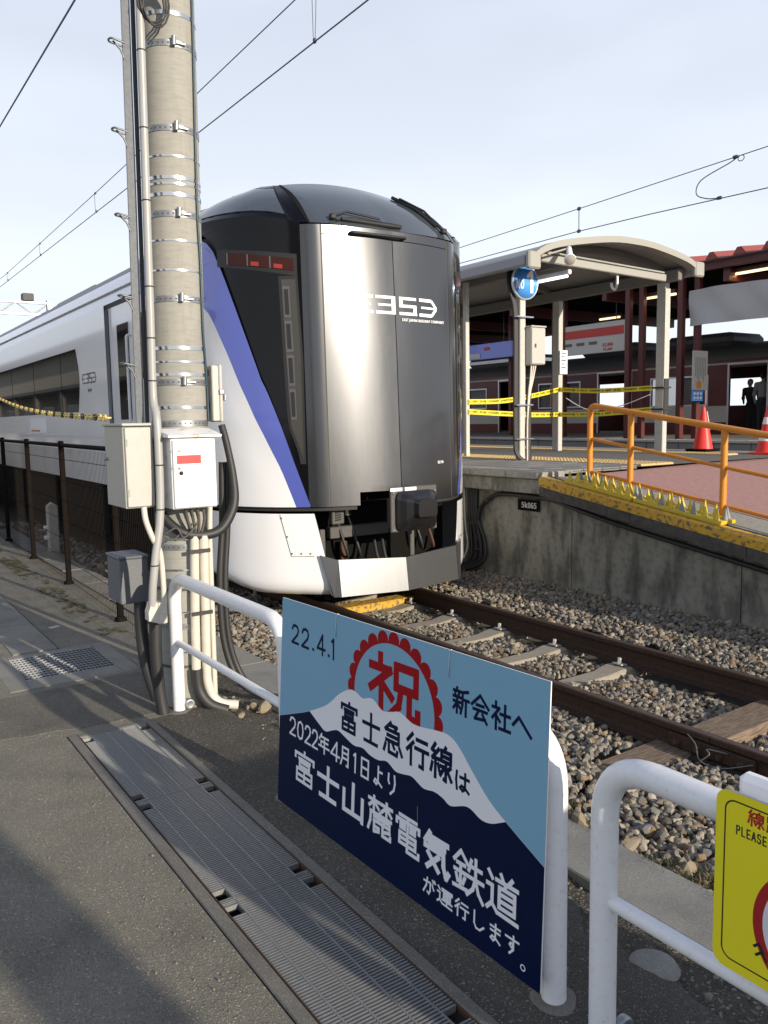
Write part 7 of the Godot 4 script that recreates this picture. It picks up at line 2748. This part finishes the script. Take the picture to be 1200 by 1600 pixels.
func build_wires() -> void:
	var t := thing("overhead_line", "contact wire and carrier wire hung above the express train", "overhead wire", Vector3(TX, 5.6, -10), "overhead lines")
	var st := new_st()
	tube(st, [Vector3(TX, 5.59, 12), Vector3(TX, 5.585, -10), Vector3(TX, 5.62, -25), Vector3(TX, 5.65, -60)], 0.0075, 5)
	put(st, "contact_wire", M.wire, t)
	st = new_st()
	tube(st, [Vector3(TX, 6.35, 12), Vector3(TX, 6.17, -7.0), Vector3(TX, 6.08, -11), Vector3(TX, 5.97, -13.8), Vector3(TX, 5.93, -16), Vector3(TX, 5.82, -25), Vector3(TX, 6.1, -45), Vector3(TX, 6.5, -60)], 0.0065, 5)
	put(st, "carrier_wire", M.wire, t)
	for d in [[-7.75, 6.16, 5.585], [-15.86, 5.93, 5.60], [-20.5, 5.87, 5.61], [-24.5, 5.82, 5.62]]:
		st = new_st()
		tube(st, [Vector3(TX - 0.02, d[1], d[0]), Vector3(TX - 0.015, d[2], d[0])], 0.004, 4)
		if d[0] > -8.0: tube(st, [Vector3(TX + 0.02, d[1], d[0] + 0.03), Vector3(TX + 0.005, d[2], d[0])], 0.004, 4)
		box(st, Vector3(TX, d[2] + 0.01, d[0]), Vector3(0.03, 0.05, 0.04), 0.008)
		box(st, Vector3(TX, d[1], d[0]), Vector3(0.03, 0.04, 0.04), 0.008)
		put(st, "dropper", M.wire, t)
	t = thing("overhead_line", "contact wire and carrier wire hung above the empty track behind the vaulted canopy", "overhead wire", Vector3(13.9, 5.7, -10), "overhead lines")
	st = new_st()
	tube(st, [Vector3(13.9, 5.55, 4), Vector3(13.9, 5.62, -8.5), Vector3(13.9, 5.69, -11), Vector3(13.9, 5.72, -13), Vector3(13.9, 5.69, -17), Vector3(13.9, 5.62, -40)], 0.010, 5)
	put(st, "contact_wire", M.wire, t)
	st = new_st()
	tube(st, [Vector3(13.9, 6.55, 4), Vector3(13.9, 6.32, -8.5), Vector3(13.9, 6.19, -12.9), Vector3(13.9, 6.08, -17), Vector3(13.9, 5.95, -40)], 0.009, 5)
	put(st, "carrier_wire", M.wire, t)
	st = new_st()
	tube(st, [Vector3(13.9, 6.19, -12.9), Vector3(13.9, 5.72, -12.9)], 0.010, 5)
	for p in [Vector3(13.9, 6.19, -12.9), Vector3(13.9, 5.72, -12.9)]: box(st, p, Vector3(0.05, 0.07, 0.09), 0.015)
	put(st, "dropper", M.wire, t)
	st = new_st()
	tube(st, spline([Vector3(13.9, 6.29, -9.15), Vector3(13.88, 6.22, -9.3), Vector3(13.85, 6.05, -9.85), Vector3(13.85, 5.82, -9.95), Vector3(13.88, 5.70, -9.75), Vector3(13.9, 5.66, -9.5)], 6), 0.010, 5)
	for p in [Vector3(13.9, 6.30, -9.2), Vector3(13.9, 5.66, -9.5)]: box(st, p, Vector3(0.05, 0.06, 0.10), 0.015)
	var loop := []
	for k in 13: loop.append(Vector3(13.89, 6.25 + 0.05 * sin(k * TAU / 12.0), -9.08 + 0.06 * cos(k * TAU / 12.0)))
	tube(st, loop, 0.008, 5, false)
	put(st, "jumper", M.wire, t)
	# feeder wires high on the left
	for f in [[2.0, 5.22, "dark feeder wire passing high over the footpath left of the pole"], [0.45, 4.62, "second dark wire at the very edge of the sky over the footpath"]]:
		st = new_st()
		tube(st, [Vector3(f[0], f[1], 10), Vector3(f[0], f[1], -60)], 0.0085, 5)
		tag(put(st, "feeder_wire", M.blue_wire), f[2], "wire")
	# far portal over the tracks
	t = thing("catenary_portal", "distant grey lattice portal over the tracks beyond the train roof", "portal", Vector3(1.0, 0, -42))
	for x in [0.4, 9.4]:
		st = new_st()
		box2(st, Vector3(x - 0.12, -0.3, -42.15), Vector3(x + 0.12, 7.6, -41.85), 0.02)
		put(st, "mast", M.galv, t)
	st = new_st()
	for y in [6.9, 7.45]: box2(st, Vector3(0.4, y - 0.04, -42.1), Vector3(9.4, y + 0.04, -41.9))
	put(st, "chord", M.galv, t)
	for k in 12:
		st = new_st()
		var xa := 0.4 + k * 0.75
		tube(st, [Vector3(xa, 6.9 if k % 2 else 7.45, -42), Vector3(xa + 0.75, 7.45 if k % 2 else 6.9, -42)], 0.03, 5)
		put(st, "brace", M.galv, t)
	st = new_st()
	box2(st, Vector3(8.2, 7.5, -42.2), Vector3(8.7, 7.85, -41.8), 0.03)
	put(st, "switch_box", M.machine, t)

# ---------------------------------------------------------------- what stands outside the frame but shades or mirrors into it
func build_offstage() -> void:
	# the next pole along the path: its shadow crosses the asphalt
	var st := new_st()
	tube(st, [Vector3(1.85, -0.3, 5.1), Vector3(1.85, 9.0, 5.1)], [0.18, 0.14], 24)
	tag(put(st, "utility_pole", M.pole), "plain round concrete pole farther along the path behind the yellow sign", "pole")
	# trackside relay cabinet: keeps the sun off the foot of the guard rails
	var rc := thing("relay_cabinet", "tall grey trackside relay cabinet beyond the end of the guard rails", "cabinet", Vector3(2.4, -0.1, 1.55))
	st = new_st()
	box2(st, Vector3(2.05, -0.1, 1.3), Vector3(2.75, 1.36, 1.8), 0.01)
	put(st, "case", M.galv_dark, rc)
	st = new_st()
	box2(st, Vector3(2.02, 1.361, 1.26), Vector3(2.78, 1.40, 1.84), 0.01)
	put(st, "lid", M.galv_dark, rc)
	# the pale row of buildings across the path farther on, mirrored in the train windows
	var t := thing("roadside_house", "pale boarded house with white lattice windows facing the train across the path", "building", Vector3(-2.4, 0, -30))
	st = new_st()
	box2(st, Vector3(-9.0, -0.4, -70.0), Vector3(-2.4, 4.6, -17.0))
	put(st, "wall", M.building, t)
	st = new_st()
	box2(st, Vector3(-9.4, 4.6, -70.5), Vector3(-1.9, 4.85, -16.5), 0.03)
	put(st, "roof", M.maroon, t)
	st = new_st()
	box2(st, Vector3(-2.39, 3.0, -69.0), Vector3(-1.3, 3.12, -18.0))
	put(st, "awning", M.building_dark, t)
	for k in 11:
		st = new_st()
		var z := -66.0 + k * 4.4
		box2(st, Vector3(-2.399, 0.9, z), Vector3(-2.36, 2.5, z + 2.0))
		var w := put(st, "window", M.t_window, t)
		for j in 7:
			st = new_st()
			box2(st, Vector3(-2.36, 0.9, z + j * 0.33 - 0.03), Vector3(-2.34, 2.5, z + j * 0.33 + 0.03))
			put(st, "lattice_bar", M.white, w)
		for j in 6:
			st = new_st()
			box2(st, Vector3(-2.34, 0.9 + j * 0.32 - 0.03, z), Vector3(-2.325, 0.9 + j * 0.32 + 0.03, z + 2.0))
			put(st, "lattice_bar", M.white, w)
		st = new_st()
		box2(st, Vector3(-1.5, 0, z - 1.3), Vector3(-1.35, 3.0, z - 1.15))
		put(st, "porch_post", M.building_dark, t)

func build_small() -> void:
	# concrete boundary post behind the fence
	var t := thing("marker_post", "short pale square concrete post behind the mesh fence", "marker post", Vector3(2.6, -0.2, -12.2))
	var st := new_st()
	box2(st, Vector3(2.53, -0.25, -12.27), Vector3(2.67, 0.62, -12.13), 0.01)
	prism(st, [Vector2(-0.07, 0), Vector2(0.07, 0), Vector2(0.0, 0.05)], Transform3D(Basis(), Vector3(2.6, 0.621, -12.27)), 0.14)
	put(st, "shaft", M.marker, t)
	for y in [0.18, 0.32]:
		st = new_st()
		box(st, Vector3(2.51, y, -12.2), Vector3(0.06, 0.05, 0.08), 0.01)
		put(st, "bolt", M.white, t)
	# paint spot and litter on the path
	st = new_st()
	box(st, Vector3(1.118, -0.03, -2.60), Vector3(0.03, 0.012, 0.035), 0.004, Basis(Vector3.UP, 0.5))
	tag(put(st, "paper_scrap", M.white), "scrap of white paper caught in a slot of the steel grating", "litter")
	st = new_st()
	box(st, Vector3(1.55, 0.004, -7.45), Vector3(0.09, 0.008, 0.05), 0.003, Basis(Vector3.UP, 0.4))
	tag(put(st, "paper_scrap", M.train_cream), "pale scrap of paper lying on the asphalt near the weeds", "litter")
	# black hose end beside the track in front of the train
	st = new_st()
	tube(st, spline([Vector3(2.62, -0.03, -7.5), Vector3(3.0, -0.03, -7.35), Vector3(3.35, -0.05, -7.2)], 5), 0.03, 8)
	var h := put(st, "trackside_pipe", M.gray_box)
	tag(h, "grey pipe lying on the ballast beside the train skirt", "pipe")
